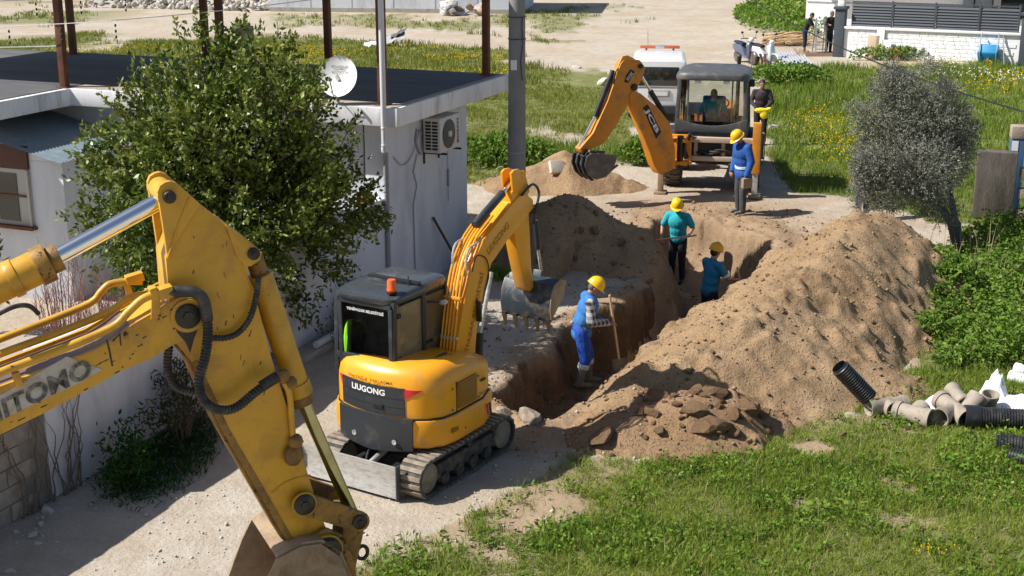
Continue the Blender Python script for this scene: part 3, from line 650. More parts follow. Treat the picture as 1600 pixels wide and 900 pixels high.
# posts and canopy frame over the roof
for x, y in ((-0.34, 0.21), (-0.31, 4.1), (-4.92, 2.84), (-6.0, 3.95), (-3.45, 4.1), (-6.10, 0.05), (-9.17, 4.03)):
    po = MB().box((x, y, 4.28), (0.115, 0.115, 2.25)).build('post', 'rust_post', house, 0.008)
    MB().box((x, y, 3.167), (0.2, 0.2, 0.012)).build('base_plate', 'rust_post', po)
ch = MB().box((-4.14, 2.37, 3.59), (0.29, 0.27, 0.86)).build('chimney', 'block', house, 0.015)
MB().box((-4.14, 2.37, 4.045), (0.22, 0.20, 0.05)).build('cap', 'concrete', ch, 0.01)
CZ = 5.42
cf = MB()
for y in (-0.4, 1.5, 4.0): cf.beam((-11.9, y, CZ), (-0.12, y, CZ), 0.08, 0.10)
cfo = cf.build('canopy_frame', 'rust_post', house)
nr = 150; V, F = [], []
for i in range(nr * 2 + 1):
    x = -12.0 + 11.9 * i / (nr * 2); w = 0.02 * math.cos(i * pi)
    V += [(x, -0.62, CZ + 0.075 + w), (x, 4.12, CZ + 0.15 + w)]
for i in range(nr * 2): F.append((2 * i, 2 * i + 2, 2 * i + 3, 2 * i + 1))
np_mesh('canopy_sheet', V, F, 'sheet_grey', house)
# pipes, cables on the walls
MB().tube([(-0.20, -0.045, 5.3), (-0.20, -0.045, 2.62), (-0.21, -0.03, 2.52)], 0.042, 12).build('vent_pipe', 'pvc_white', house)
MB().tube([(-0.21, -0.03, 2.56), (-0.21, -0.02, 2.50)], 0.05, 12).build('pipe_socket', 'pvc_white', house)
MB().tube([(-0.22, -0.02, 2.53), (-0.36, 0.30, 2.40), (-0.38, 0.335, 2.30), (-0.38, 0.335, 0.05)], 0.040, 12).build('downpipe', 'pvc_grey', house)
for z in (2.60, 2.86): MB().lathe([(0.043, -0.012), (0.049, -0.012), (0.049, 0.012), (0.043, 0.012)], 14, (-0.20, -0.045, z)).build('pipe_clip', 'pvc_white', house)
MB().tube([(-0.80 + 0.012 * math.sin(z * 3), 0.415, z) for z in np.linspace(2.86, 1.2, 12)], 0.008, 5).build('cable', 'black_part', house)
MB().tube([(WX + 0.02, 0.62, 2.30)] + [(WX + 0.025, 0.62 + 0.9 * t, 2.30 - 0.95 * t * (1 - t) + 0.25 * t * t) for t in np.linspace(0.1, 1, 9)], 0.008, 5).build('cable', 'pvc_grey', house)
MB().tube([(WX + 0.02, 1.45, 2.2), (WX + 0.02, 1.30, 1.95), (WX + 0.02, 1.42, 1.7), (WX + 0.02, 1.28, 1.4), (WX + 0.02, 1.30, 0.4), (WX + 0.02, 1.33, 0.0)], 0.010, 5).build('cable', 'pvc_grey', house)
MB().tube([(WX + 0.02, 2.63, z) for z in np.linspace(1.75, 1.45, 5)], 0.02, 6).build('hook_chain', 'pvc_grey', house)
MB().tube([(WX + 0.02, 2.62, 2.83), (WX + 0.02, 2.62, 1.2)], 0.006, 4).build('cable', 'pvc_grey', house)

# air conditioner on the side wall
ac = thing('air_conditioner', 'cream air conditioner unit bolted to the shaded side wall under the eave', 'air conditioner', hw(WX, 1.60, 2.18), HR)
MB().box((0.21, 0.40, 0.30), (0.30, 0.80, 0.56)).build('casing', 'ac_white', ac, 0.02)
MB().lathe([(0.225, 0), (0.235, 0.014), (0.21, 0.02), (0.06, 0.012)], 28, (0.362, 0.32, 0.30), (1, 0, 0)).build('fan_guard', 'grey_cab', ac)
MB().lathe([(0.055, 0), (0.05, 0.03)], 16, (0.375, 0.32, 0.30), (1, 0, 0)).build('fan_hub', 'ac_white', ac)
for i in range(9):
    for j in range(2): MB().box((0.15 + j * 0.12, -0.003, 0.09 + i * 0.053), (0.095, 0.012, 0.032)).build('grille_slot', 'black_part', ac)
text('lettering', 'BOSCH', 'decal_black', ac, (0.362, 0.68, 0.30), (0, 0, 1), (0, -1, 0), 0.075, 0.40, 0.003, 0.02)
for y in (0.12, 0.68):
    b = MB(); b.beam((0, y, 0.0), (0.42, y, 0.0), 0.03, 0.03); b.beam((0.01, y, 0.0), (0.01, y, -0.18), 0.03, 0.03); b.build('bracket', 'black_part', ac)
MB().tube([(0.05, -0.02, 0.35), (-0.0 + 0.03, -0.16, 0.42), (0.02, -0.20, 0.25), (0.02, -0.10, 0.05), (0.02, -0.02, 0.0)], 0.018, 8).build('refrigerant_pipe', 'pvc_grey', ac)

# satellite dish on the roof edge
pd = hw(-1.05, 0.12, 3.15)
dish = thing('satellite_dish', 'round white satellite dish standing on the front edge of the roof', 'satellite dish', pd, 0)
ax = Vector((-0.28, -0.90, 0.30)).normalized(); R0 = 0.305; cen = Vector((0.02, -0.10, 0.43))
q = ax.to_track_quat('Z', 'Y').to_matrix()
prof = [(r * R0, 0.07 * (r * r - 1)) for r in np.linspace(0.02, 1, 9)]
d = MB(); back = [(r, h - 0.012) for r, h in prof[::-1]]
d.lathe(prof + [(R0 * 1.02, 0.004)] + [(r, h) for r, h in back], 40, cen, ax); d.build('reflector', 'dish_white', dish)
upv = (Vector((0, 0, 1)) - ax * ax.z).normalized(); rt = upv.cross(ax)
for k, (t_, dy, s_, w_) in enumerate((('ÖZDEMİRLER', 0.155, 0.036, 0.27), ('TİCARET', 0.108, 0.024, 0.20), ('0242 274 11 10', 0.068, 0.027, 0.26))):
    rr = dy / R0; text('lettering', t_, 'decal_faded', dish, cen + upv * dy + ax * (0.07 * (rr * rr - 1) + 0.012), rt, upv, s_, w_, 0.004, 0.01)
lnb = cen + ax * 0.28 - upv * 0.10 - rt * 0.0
a = MB(); a.tube([cen - upv * 0.30 + ax * 0.005, cen - upv * 0.30 + ax * 0.10, lnb], 0.009, 6); a.build('feed_arm', 'black_part', dish)
MB().cyl(lnb + ax * 0.03, lnb - ax * 0.05, 0.028, 0.022, 10).build('receiver_head', 'black_part', dish)
mm = MB(); mm.cyl((0, 0, 0), (0, 0, 0.40), 0.025); mm.beam((0, 0, 0.36), tuple(cen - ax * 0.07), 0.07, 0.09); mm.box((0, 0, 0.01), (0.16, 0.12, 0.02)); mm.build('mast', 'bare_steel', dish)
MB().tube([(0, 0.02, 0.3), (-0.1, 0, 0.12), (-0.14, 0.02, 0.02), (-0.25, 0.1, 0.008)], 0.006, 5).build('cable', 'black_part', dish)

# garden wall along the lane, bare blocks at its end
gwall = thing('garden_wall', 'white plastered garden wall along the dirt lane ending in bare blocks', 'wall', (HX, HY, 0), HR)
MB().box((WX - 0.10, -3.545, 0.85), (0.20, 7.86, 1.70)).build('plaster_panel', 'plaster', gwall, 0.012)
MB().box((WX - 0.10, -9.1, 0.78), (0.17, 3.22, 1.56)).build('mortar_core', 'mortar', gwall)
for r in range(8):
    for k in range(9):
        y = -7.69 - k * 0.41 - (0.2 if r % 2 else 0.0); L = 0.395
        if y - L < -10.7: continue
        b = MB().box((WX - 0.10, y - L / 2 + random.uniform(-.004, .004), 0.095 + r * 0.196), (0.205 + random.uniform(-.008, .008), L, 0.182)).build('block', 'block', gwall, 0.008)
MB().box((WX + 0.16, -1.4, 0.05), (0.26, 3.2, 0.14)).build('plinth', 'concrete', gwall, 0.02)
# yard floor behind the wall
yp = MB().prism([(-0.62, 0.42), (-0.62, -6.5), (-4.9, -6.5), (-4.9, 0.42)], lambda x, y: hw(x, y, 0.0), lambda x, y: hw(x, y, 0.06)).build('yard_paving', 'roof_screed'); tag(yp, kind='structure')
# coil of hose on the wall top
hc = thing('hose_coil', 'brown coil of hose lying on the garden wall top next to the house corner', 'hose', hw(WX - 0.1, -0.12, 1.70), 0)
for k in range(4):
    r = 0.13 - 0.012 * (k % 2); MB().tube([(r * math.cos(t), r * math.sin(t) * 0.8, 0.022 + k * 0.034 + 0.008 * math.sin(3 * t + k)) for t in np.linspace(0, 2 * pi, 24)], 0.019, 7).build('loop', 'brick_red' if k % 2 else 'rust', hc)
MB().tube([(0.1, -0.12, 0.0), (0.1, -0.10, 0.17), (0.05, 0.1, 0.17), (0.05, 0.12, 0.0)], 0.008, 5).build('tie', 'wood_grey', hc)
# stick leaning on the wall
p0 = hw(WX + 0.45, 2.35, 0.0); p1 = hw(WX + 0.03, 1.98, 1.05)
tag(MB().tube([p0, p1], 0.022, 8).build('leaning_stick', 'wood_dark'), 'dark stick leaning against the shaded side wall of the house', 'stick')
# pale pipe on the ground by the wall foot
tag(MB().tube([hw(-0.12, -2.4, 0.20), hw(-0.18, -1.2, 0.16)], 0.05, 12).build('drain_pipe', 'pvc_white'), 'short pale drain pipe lying on the plinth of the garden wall', 'pipe')

# utility pole
up_ = thing('utility_pole', 'grey round concrete utility pole beside the house corner', 'utility pole', (0.08, 22.35, 0))
MB().lathe([(0.165, -0.5), (0.16, 0.0), (0.105, 9.0)], 28).build('shaft', 'pole_concrete', up_)
for z in (4.3, 3.95, 2.1): MB().lathe([(0.145, z), (0.150, z), (0.150, z + 0.012), (0.143, z + 0.012)], 28).build('band', 'black_part' if z > 3 else 'concrete', up_)
MB().tube([(0.09, -0.12, 4.3), (0.08, -0.128, 4.15), (0.10, -0.12, 3.9), (0.06, -0.14, 3.6), (0.09, -0.13, 3.3)], 0.007, 5).build('cable', 'black_part', up_)
MB().box((-0.05, -0.16, 3.55), (0.10, 0.02, 0.16)).build('plate', 'decal_white', up_)
# overhead wires
pA, pB = atY(1165, -8, 27), atY(1640, 186, 12.5)
tag(MB().tube([pA.lerp(pB, t) - Vector((0, 0, 0.75 * t * (1 - t))) for t in np.linspace(-0.25, 1.25, 40)], 0.009, 6).build('overhead_wire', 'black_part'), 'black overhead wire crossing above the olive tree', 'wire')
# festoon strings between roof posts
for k, (a, b, sg) in enumerate((((-12, -0.5, 4.02), (-0.34, 0.21, 4.85), 0.25), ((-12, -0.2, 3.70), (-6.10, 0.05, 3.83), 0.06), ((-12, 0.5, 4.35), (-3.45, 4.1, 4.75), 0.15))):
    pa, pb = hw(*a), hw(*b); fs = thing('festoon_string', ('pale festoon string sagging across the whole house roof', 'short festoon string tied low to a rusty roof post', 'festoon string running towards the rear roof posts')[k], 'string', pa)
    pt = [pa.lerp(pb, t) - Vector((0, 0, 4 * sg * t * (1 - t))) - pa for t in np.linspace(0, 1, 24)]
    MB().tube(pt, 0.007, 5).build('wire', 'pvc_white', fs)
    if k != 1:
        for j in range(1, 8):
            for m in range(3): MB().ball(pt[j * 2] - Vector((0, 0, 0.08 + 0.09 * m)), (0.018, 0.018, 0.028), 8, 5).build('bulb', 'black_part', fs)

# ------------------------------------------------------------------ leaves, trees, shrubs
def leaves(P, D, L, W, rng=rng, fold=0.25, droop=0.0):
    n = len(P); D = D / (np.linalg.norm(D, axis=1, keepdims=True) + 1e-9)
    R = rng.normal(size=(n, 3)); S = np.cross(D, R); S /= (np.linalg.norm(S, axis=1, keepdims=True) + 1e-9)
    N = np.cross(S, D); L = np.asarray(L)[:, None]; W = np.asarray(W)[:, None]
    m = P + D * L * 0.45 + N * W * fold
    V = np.stack([P, m + S * W, P + D * L - np.array([0, 0, 1.0]) * L * droop, m - S * W], 1)
    F = (np.array([0, 1, 2, 3])[None] + (np.arange(n) * 4)[:, None])
    return V.reshape(-1, 3), F
def unit(n, rng=rng):
    v = rng.normal(size=(n, 3)); return v / np.linalg.norm(v, axis=1, keepdims=True)
def limb_tree(mb, base, top, r0, nb, spread, rr):
    base, top = Vector(base), Vector(top)
    mid = base.lerp(top, 0.5) + Vector((rr.uniform(-.1, .1), rr.uniform(-.1, .1), 0))
    mb.tube([base, base.lerp(mid, .5), mid, top], [r0, r0 * .85, r0 * .6, r0 * .25], 9)
    for i in range(nb):
        t = rr.uniform(.25, .95); p = base.lerp(top, t); a = rr.uniform(0, 6.28); L = spread * rr.uniform(.5, 1)
        q = p + Vector((math.cos(a) * L, math.sin(a) * L, L * rr.uniform(.1, .8)))
        mb.tube([p, p.lerp(q, .5) + Vector((0, 0, L * .08)), q], [r0 * .4, r0 * .25, r0 * .1], 6)
# glossy broadleaf tree in the yard
lt = thing('broadleaf_tree', 'dense glossy broadleaf tree growing behind the garden wall', 'tree', (-3.85, 18.25, 0.0))
C0 = np.array([-0.02, 0.05, 2.30]); RAD = np.array([1.58, 1.35, 1.70])
NT = 2700; U = unit(NT); rad = 0.74 + 0.55 * fbm(U[:, 0] * 2 + U[:, 2], U[:, 1] * 2 - U[:, 2] * 1.7, 0.50, 3, 77) * 1.3
depth = np.where(rng.random(NT) < 0.72, rng.uniform(0.84, 1.03, NT), rng.uniform(0.45, 0.85, NT))
T = C0 + U * RAD * (rad + 0.20)[:, None] * depth[:, None]
T = T[(T[:, 2] > 0.5)]
U2 = (T - C0) / RAD; U2 /= np.linalg.norm(U2, axis=1, keepdims=True)
n = len(T); k = 22
ax_ = U2 * np.array([1, 1, 0.8]) + np.array([0, 0, 0.35]) + rng.normal(size=(n, 3)) * 0.35; ax_ /= np.linalg.norm(ax_, axis=1, keepdims=True)
tt = rng.uniform(-0.06, 0.24, (n, k)); P = T[:, None] + ax_[:, None] * tt[..., None] + rng.normal(size=(n, k, 3)) * 0.045
Dv = ax_[:, None] * 0.7 + rng.normal(size=(n, k, 3)) * 0.65
V, F = leaves(P.reshape(-1, 3), Dv.reshape(-1, 3), rng.uniform(0.06, 0.115, n * k), rng.uniform(0.017, 0.029, n * k))
np_mesh('crown', V, F, 'laurel_leaf', lt)
sp = []
for i in range(230):                                            # pale new sprigs standing out of the crown
    u = unit(1)[0]; u[2] = abs(u[2]) * 0.9 + 0.05; u[1] = u[1] - 0.3; u /= np.linalg.norm(u)
    r_ = 0.94 + 0.55 * fbm(np.array([u[0] * 2 + u[2]]), np.array([u[1] * 2 - u[2] * 1.7]), 0.50, 3, 77)[0] * 1.3
    b_ = C0 + u * RAD * r_; dr = u * 0.5 + np.array([0, 0, 0.6]) + rng.normal(size=3) * 0.35; sp.append((b_, dr / np.linalg.norm(dr), rng.uniform(0.1, 0.30)))
for (px, py, L) in ((135, 195, 0.34), (160, 150, 0.38), (190, 130, 0.3), (290, 85, 0.42), (310, 70, 0.34), (430, 100, 0.35), (440, 125, 0.3), (225, 100, 0.3), (545, 300, 0.25), (550, 355, 0.3), (550, 395, 0.28), (480, 225, 0.3)):
    q_ = np.array(atY(px, py, 17.9)) - np.array([-3.85, 18.25, 0.0]); dd = q_ - C0; dd /= np.linalg.norm(dd); dd = dd + np.array([0, 0, 0.25]); dd /= np.linalg.norm(dd); sp.append((q_ - dd * L, dd, L * 1.1)); sp.append((q_ - dd * L * 1.5 + rng.normal(size=3) * .04, dd, L * 1.1))
PP, DD = [], []
stem = MB()
for b_, dr, L in sp:
    m = int(34 * L / 0.3); s_ = rng.uniform(0, L, m); PP.append(b_ + dr * s_[:, None] + rng.normal(size=(m, 3)) * 0.012); DD.append(dr * 0.75 + rng.normal(size=(m, 3)) * 0.55)
    stem.tube([b_ - dr * 0.25, b_ + dr * L], [0.008, 0.003], 4)
PP, DD = np.concatenate(PP), np.concatenate(DD)
V, F = leaves(PP, DD, rng.uniform(0.05, 0.095, len(PP)), rng.uniform(0.014, 0.023, len(PP)))
np_mesh('new_sprigs', V, F, 'laurel_tip', lt); tag(stem.build('twigs', 'bark', lt), kind='stuff')
tk = MB(); limb_tree(tk, (0, 0, 0), (0.1, 0, 2.9), 0.10, 16, 1.2, random.Random(3)); tk.build('trunk', 'bark', lt)

# silvery olive tree by the block wall
ob = at(1497, 392); ol = thing('olive_tree', 'bushy silver grey olive tree in front of the old block wall', 'tree', (ob.x, ob.y, 0.0))
def ol_l(px, py, y): q = atY(px, py, y); return np.array([q.x - ob.x, q.y - ob.y, q.z])
blobs = [(1430, 200, 24.0, 0.62), (1400, 250, 23.8, 0.55), (1470, 210, 24.2, 0.55), (1375, 262, 23.7, 0.42), (1440, 265, 23.4, 0.55), (1410, 150, 24.1, 0.42), (1395, 118, 24.2, 0.20), (1470, 160, 24.3, 0.38), (1360, 285, 23.6, 0.30), (1480, 260, 23.8, 0.42), (1445, 305, 23.5, 0.40), (1400, 300, 23.5, 0.36), (1500, 230, 24.3, 0.30), (1470, 330, 23.6, 0.28), (1385, 190, 24.0, 0.42)]
ro = random.Random(9)
blobs += [(1335 + ro.uniform(-5, 20), 270 + ro.uniform(-15, 40), 23.6, ro.uniform(.10, .20)) for _ in range(5)] + [(1425 + 75 * math.cos(t) * ro.uniform(.85, 1.2), 205 + 88 * math.sin(t) * ro.uniform(.85, 1.2), 24.0, ro.uniform(.12, .24)) for t in np.linspace(0, 6.28, 17)] + [(1392, 112, 24.1, .13), (1400, 130, 24.1, .18), (1350, 318, 23.5, .2), (1380, 325, 23.5, .22)]
PP, DD = [], []
for px, py, y, r in blobs:
    c = ol_l(px, py, y); m = int(900 * r * r / 0.25)
    tw = unit(m) * (rng.random((m, 1)) ** 0.45) * r * np.array([1, 0.9, 0.92]); ax_ = tw / r * 0.6 + np.array([0, 0, 0.35]) + rng.normal(size=(m, 3)) * 0.4; ax_ /= np.linalg.norm(ax_, axis=1, keepdims=True)
    k = 9; s_ = rng.uniform(0, 0.18, (m, k)); PP.append((c + tw)[:, None] + ax_[:, None] * s_[..., None]); DD.append(ax_[:, None] * 0.8 + rng.normal(size=(m, k, 3)) * 0.5)
PP = np.concatenate([p.reshape(-1, 3) for p in PP]); DD = np.concatenate([p.reshape(-1, 3) for p in DD])
V, F = leaves(PP, DD, rng.uniform(0.035, 0.06, len(PP)), rng.uniform(0.005, 0.008, len(PP)))
np_mesh('crown', V, F, 'olive_leaf', ol)
tk = MB()
for q in ((1430, 250), (1470, 230), (1400, 230), (1450, 290), (1480, 300)):
    e = ol_l(q[0], q[1], 24.0); tk.tube([(0, 0, -0.05), (e[0] * .15, e[1] * .15, 0.5), (e[0] * .5, e[1] * .5, e[2] * .6), tuple(e)], [0.07, 0.055, 0.035, 0.012], 8)
tk.build('trunk', 'bark_grey', ol)

def bush(name, label, cat, base, pts, n, k, lL, lW, mname, stemmat, up=0.4, jit=0.05, tw=0.14, stems=True, sr=0.006, group=None):
    o = thing(name, label, cat, base, 0, group); m = MB(); PP, DD = [], []; b = np.array(base)
    for i in range(n):
        c, r = pts[i % len(pts)]; e = np.array(c) - b * 0 + unit(1)[0] * np.array(r) * rng.random() ** 0.4
        if stems and i % 3 == 0: m.tube([(e[0] * .25, e[1] * .25, 0), (e[0] * .6, e[1] * .6, e[2] * .5), tuple(e)], [sr, sr * .7, sr * .4], 4)
        d = e * np.array([.5, .5, .5]) + np.array([0, 0, up]); d = d / np.linalg.norm(d); s_ = rng.uniform(-tw, tw, k)
        PP.append(e + d * s_[:, None] + rng.normal(size=(k, 3)) * jit); DD.append(d * .6 + rng.normal(size=(k, 3)) * .6)
    PP, DD = np.concatenate(PP), np.concatenate(DD); PP[:, 2] = np.maximum(PP[:, 2], 0.0)
    V, F = leaves(PP, DD, rng.uniform(lL * .7, lL * 1.2, len(PP)), rng.uniform(lW * .8, lW * 1.2, len(PP)))
    np_mesh('foliage', V, F, mname, o)
    if stems: m.build('stems', stemmat, o)
    return o
def hb(y, off, z=0.0): p = hw(WX + off, y, z); return (p.x, p.y, p.z)
bush('shrub', 'dark leafy creeper bush against the shaded garden wall beside the blue barrel', 'shrub', hb(-4.3, 0.34), [((0, 0, .38), (.25, .3, .36)), ((-.05, .1, .6), (.16, .2, .22))], 230, 11, 0.06, 0.02, 'ivy_leaf', 'bark')
bush('shrub', 'withered oleander shrub at the foot of the garden wall', 'shrub', hb(-5.6, 0.34), [((0, 0, .62), (.25, .36, .30)), ((-.1, -.35, .42), (.22, .25, .30)), ((.05, .35, .5), (.2, .2, .25))], 120, 9, 0.12, 0.010, 'oleander_leaf', 'twig_dry', jit=0.06)
bush('shrub', 'low straggly shrub at the foot of the garden wall nearest the bare blocks', 'shrub', hb(-6.7, 0.40), [((0, 0, .30), (.3, .45, .26)), ((.1, -.3, .2), (.22, .3, .18))], 130, 8, 0.07, 0.016, 'ivy_leaf', 'twig_dry', jit=0.07)
bush('shrub', 'dark shrub at the wall foot behind the small excavator', 'shrub', hb(-1.6, 0.42), [((0, 0, .32), (.25, .7, .30)), ((0, .5, .4), (.2, .3, .3))], 150, 9, 0.06, 0.015, 'oleander_leaf', 'twig_dry', jit=0.06)
bush('shrub', 'leafy green plant growing in the yard below the wing window', 'plant', (-7.55, 18.9, 0.0), [((0, 0, 1.25), (.22, .2, .32)), ((0, 0, .8), (.3, .25, .35))], 70, 10, 0.13, 0.02, 'laurel_leaf', 'bark')
# bare red twigs growing in the yard
for j, (px, dpt, nn) in enumerate(((160, 16.6, 46), (90, 17.2, 34), (118, 15.9, 20))):
    q = atY(px, 470, dpt); rt_ = thing('bare_shrub', ('bare reddish twig shrub in front of the white house wall', 'bare twig shrub rising next to the big cylinder', 'thin leafless shrub just behind the garden wall')[j], 'shrub', (q.x, dpt, 0.06)); m = MB(); rr = random.Random(j + 5)
    for i in range(nn):
        a = rr.uniform(0, 6.28); r = rr.uniform(.05, .5); h = rr.uniform(1.0, 2.05) * (0.9 if j < 2 else 0.8); e = Vector((math.cos(a) * r, math.sin(a) * r, h)); s0 = Vector((math.cos(a) * r * .25, math.sin(a) * r * .25, 0)); md = s0.lerp(e, .55) + Vector((rr.uniform(-.06, .06), rr.uniform(-.06, .06), 0))
        m.tube([s0, md, e], [0.008, 0.006, 0.002], 4)
        for _ in range(4):
            p_ = md.lerp(e, rr.uniform(0, .8)); m.tube([p_, p_ + Vector((rr.uniform(-.15, .15), rr.uniform(-.15, .15), rr.uniform(.08, .28)))], [0.004, 0.0015], 3)
    m.build('twigs', 'twig_red', rt_)
# dry creeper stems on the wall
for j, y in enumerate((-7.1, -7.75)):
    cr = thing('dry_creeper', ('dry creeper stems climbing the white garden wall', 'dry creeper hanging over the bare block wall')[j], 'creeper', hb(y, 0.02)); m = MB(); rr = random.Random(j + 31)
    for i in range(9):
        pts = [Vector((0, 0, 0.0))]; a = rr.uniform(-.35, .35)
        p = Vector((0.03, rr.uniform(-.25, .25), 0.0)); pts = [p]
        for t in range(9):
            p = p + Vector((rr.uniform(-.01, .012), a * .12 + rr.uniform(-.07, .07), rr.uniform(.08, .17))); p.x = max(0.015, p.x); pts.append(p.copy())
        pts = [Vector((HC * q.x - HS * q.y, HS * q.x + HC * q.y, q.z)) for q in pts]; m.tube(pts, [0.011 - 0.001 * t for t in range(10)], 4)
    m.build('stems', 'twig_dry', cr)
# blue barrel
bl = thing('plastic_barrel', 'blue plastic barrel tucked under the creeper by the garden wall', 'barrel', hb(-3.75, 0.42), 0.0)
MB().lathe([(0.15, 0.0), (0.19, 0.03), (0.20, 0.2), (0.205, 0.22), (0.20, 0.24), (0.19, 0.42), (0.15, 0.46)], 22).build('drum', 'barrel_blue', bl)
MB().lathe([(0.152, 0.462), (0.158, 0.462), (0.158, 0.485), (0.10, 0.49), (0.10, 0.475)], 22).build('lid', 'barrel_blue', bl)
# rubble stones at the wall foot
for k in range(26):
    x = -5.05 + random.uniform(-0.55, 0.75); y = 12.7 + random.uniform(-1.0, 1.7)
    if (x - WX) * 0 + (Vector((x, y, 0)) - hw(WX + 0.08, -7)).dot(Vector((HC, HS, 0))) < 0.05: continue
    s = random.uniform(0.03, 0.09); tag(lay('loose_stone', random.choice(PALES if k % 3 else STONES), x, y, (s, s * .8, s * .6), None, 0.3), 'loose stone lying at the shaded foot of the bare block wall', 'stone', 'loose stones along the foot of the wall')
# ------------------------------------------------------------------ grass, weeds, flowers
def blades(x, y, z, h, w, lean, rng=rng):
    n = len(x); a = rng.uniform(0, 2 * pi, n); b = rng.uniform(0, 2 * pi, n)
    P = np.stack([x, y, z], 1); S = np.stack([np.cos(a) * w, np.sin(a) * w, np.zeros(n)], 1)
    Lv = np.stack([np.cos(b) * lean, np.sin(b) * lean, np.zeros(n)], 1)
    mid = P + Lv * 0.35 + np.stack([np.zeros(n), np.zeros(n), h * 0.6], 1); tip = P + Lv + np.stack([np.zeros(n), np.zeros(n), h], 1)
    V = np.stack([P - S, P + S, mid + S * 0.8, tip, mid - S * 0.8], 1)
    F = (np.array([[0, 1, 2], [0, 2, 4], [4, 2, 3]])[None] + (np.arange(n) * 5)[:, None, None]).reshape(-1, 3)
    return V.reshape(-1, 3), F
def scatter(n, x0, x1, y0, y1, mask=None, keep=1.0):
    x = rng.uniform(x0, x1, n); y = rng.uniform(y0, y1, n); m = grass_mask(x, y)
    k = rng.random(n) < m * keep
    if mask is not None: k &= rng.random(n) < mask(x, y)
    return x[k], y[k]
def clumped(x, y, spread, per):
    x = np.repeat(x, per) + rng.normal(size=len(x) * per) * spread; y = np.repeat(y, per) + rng.normal(size=len(y) * per) * spread
    return x, y
def free(x, y): return (surf_z(x, y) - ground_z(x, y, False)) < 0.09
def stuff(name, label, V, F, m, cat='grass'): return tag(np_mesh(name, V, F, m), label, cat, kind='stuff')
def infov(x, y, mg=0.06): return np.abs(x) < (0.375 + mg) * (y * 0.96 + 1.7)
# near field: short blades, dry blades, leafy weeds
lush = lambda x, y: sstep(-0.25, 0.35, fbm(x, y, 1.1, 4, 71))
x, y = scatter(30000, -2.0, 8.5, 11.0, 17.5); k = infov(x, y) & free(x, y); x, y = clumped(x[k], y[k], 0.035, 9)
n = len(x); L = lush(x, y); V, F = blades(x, y, ground_z(x, y), rng.uniform(0.035, 0.11, n) * (0.75 + 0.65 * L), rng.uniform(0.0022, 0.0048, n), rng.uniform(0.01, 0.10, n))
stuff('grass', 'short sunlit grass blades over the near field', V, F, 'grass_near')
x, y = scatter(2600, -2.0, 8.5, 11.0, 17.5, lambda a, b: 1 - lush(a, b)); k = infov(x, y) & free(x, y); x, y = clumped(x[k], y[k], 0.07, 7)
n = len(x); V, F = blades(x, y, ground_z(x, y) + 0.01, rng.uniform(0.01, 0.06, n), rng.uniform(0.0015, 0.003, n), rng.uniform(0.06, 0.2, n))
stuff('dry_grass', 'pale dry straw lying through the near grass', V, F, 'dry_grass')
x, y = scatter(8500, -2.0, 8.5, 11.0, 17.5, lush); k = infov(x, y) & free(x, y); x, y = x[k], y[k]
per = 16; n0 = len(x); zc = ground_z(x, y); sz = rng.uniform(0.4, 1.1, n0) * (0.75 + 0.9 * sstep(0.0, 0.5, fbm(x, y, 0.55, 3, 72)))
P = np.stack([np.repeat(x, per), np.repeat(y, per), np.repeat(zc, per)], 1); s = np.repeat(sz, per); n = len(P)
off = rng.normal(size=(n, 3)) * np.array([0.055, 0.055, 0]) * s[:, None]; off[:, 2] = np.abs(rng.normal(size=n)) * 0.065 * s + 0.012
D = off * np.array([1, 1, 0]) * 9 + rng.normal(size=(n, 3)) * 0.35 + np.array([0, 0, 0.25])
V, F = leaves(P + off, D, rng.uniform(0.028, 0.062, n) * (0.5 + 0.7 * s), rng.uniform(0.009, 0.019, n), fold=0.35)
stuff('weeds', 'low broad leafed weeds growing in patches through the near grass', V, F, 'weed_leaf', 'weeds')
# taller leafy plants standing out of the near field
px_, py_ = scatter(420, -1.2, 8.0, 11.3, 17.0, lush); k = infov(px_, py_) & free(px_, py_); px_, py_ = px_[k], py_[k]; n0 = len(px_); per = 46; hh_ = rng.uniform(0.08, 0.24, n0); rr_ = rng.uniform(0.05, 0.13, n0)
t = rng.random((n0, per)); a = rng.uniform(0, 6.28, (n0, per)); r_ = np.sqrt(rng.random((n0, per))) * rr_[:, None]
P = np.stack([px_[:, None] + np.cos(a) * r_, py_[:, None] + np.sin(a) * r_, ground_z(px_, py_)[:, None] + hh_[:, None] * t * (1.1 - r_ / 0.2)], -1).reshape(-1, 3)
D = np.stack([np.cos(a), np.sin(a), np.full_like(a, 0.2)], -1).reshape(-1, 3) + rng.normal(size=(n0 * per, 3)) * 0.5
V, F = leaves(P, D, rng.uniform(0.03, 0.075, len(P)), rng.uniform(0.010, 0.022, len(P)), fold=0.2, droop=0.2); stuff('tall_weeds', 'taller leafy weeds standing out of the near grass', V, F, 'nettle_leaf', 'weeds')
x, y = scatter(700, -1.5, 8.0, 11.3, 17.0); k = infov(x, y) & free(x, y); x, y = x[k], y[k]; n = len(x)
V, F = blades(x, y, ground_z(x, y), rng.uniform(0.12, 0.30, n), np.full(n, 0.003), rng.uniform(0.02, 0.16, n)); stuff('dry_stalks', 'thin straw stalks standing in the near grass', V, F, 'dry_grass')
# ground cover between the field and the far end, growing taller to the side of the heap
x, y = scatter(16000, 3.5, 16.0, 16.5, 34.0); k = infov(x, y) & free(x, y); x, y = clumped(x[k], y[k], 0.06, 8)
n = len(x); V, F = blades(x, y, ground_z(x, y), rng.uniform(0.05, 0.20, n), rng.uniform(0.003, 0.007, n), rng.uniform(0.02, 0.12, n))
stuff('grass', 'green grass beyond the spoil heap and around the olive tree', V, F, 'grass_lush')
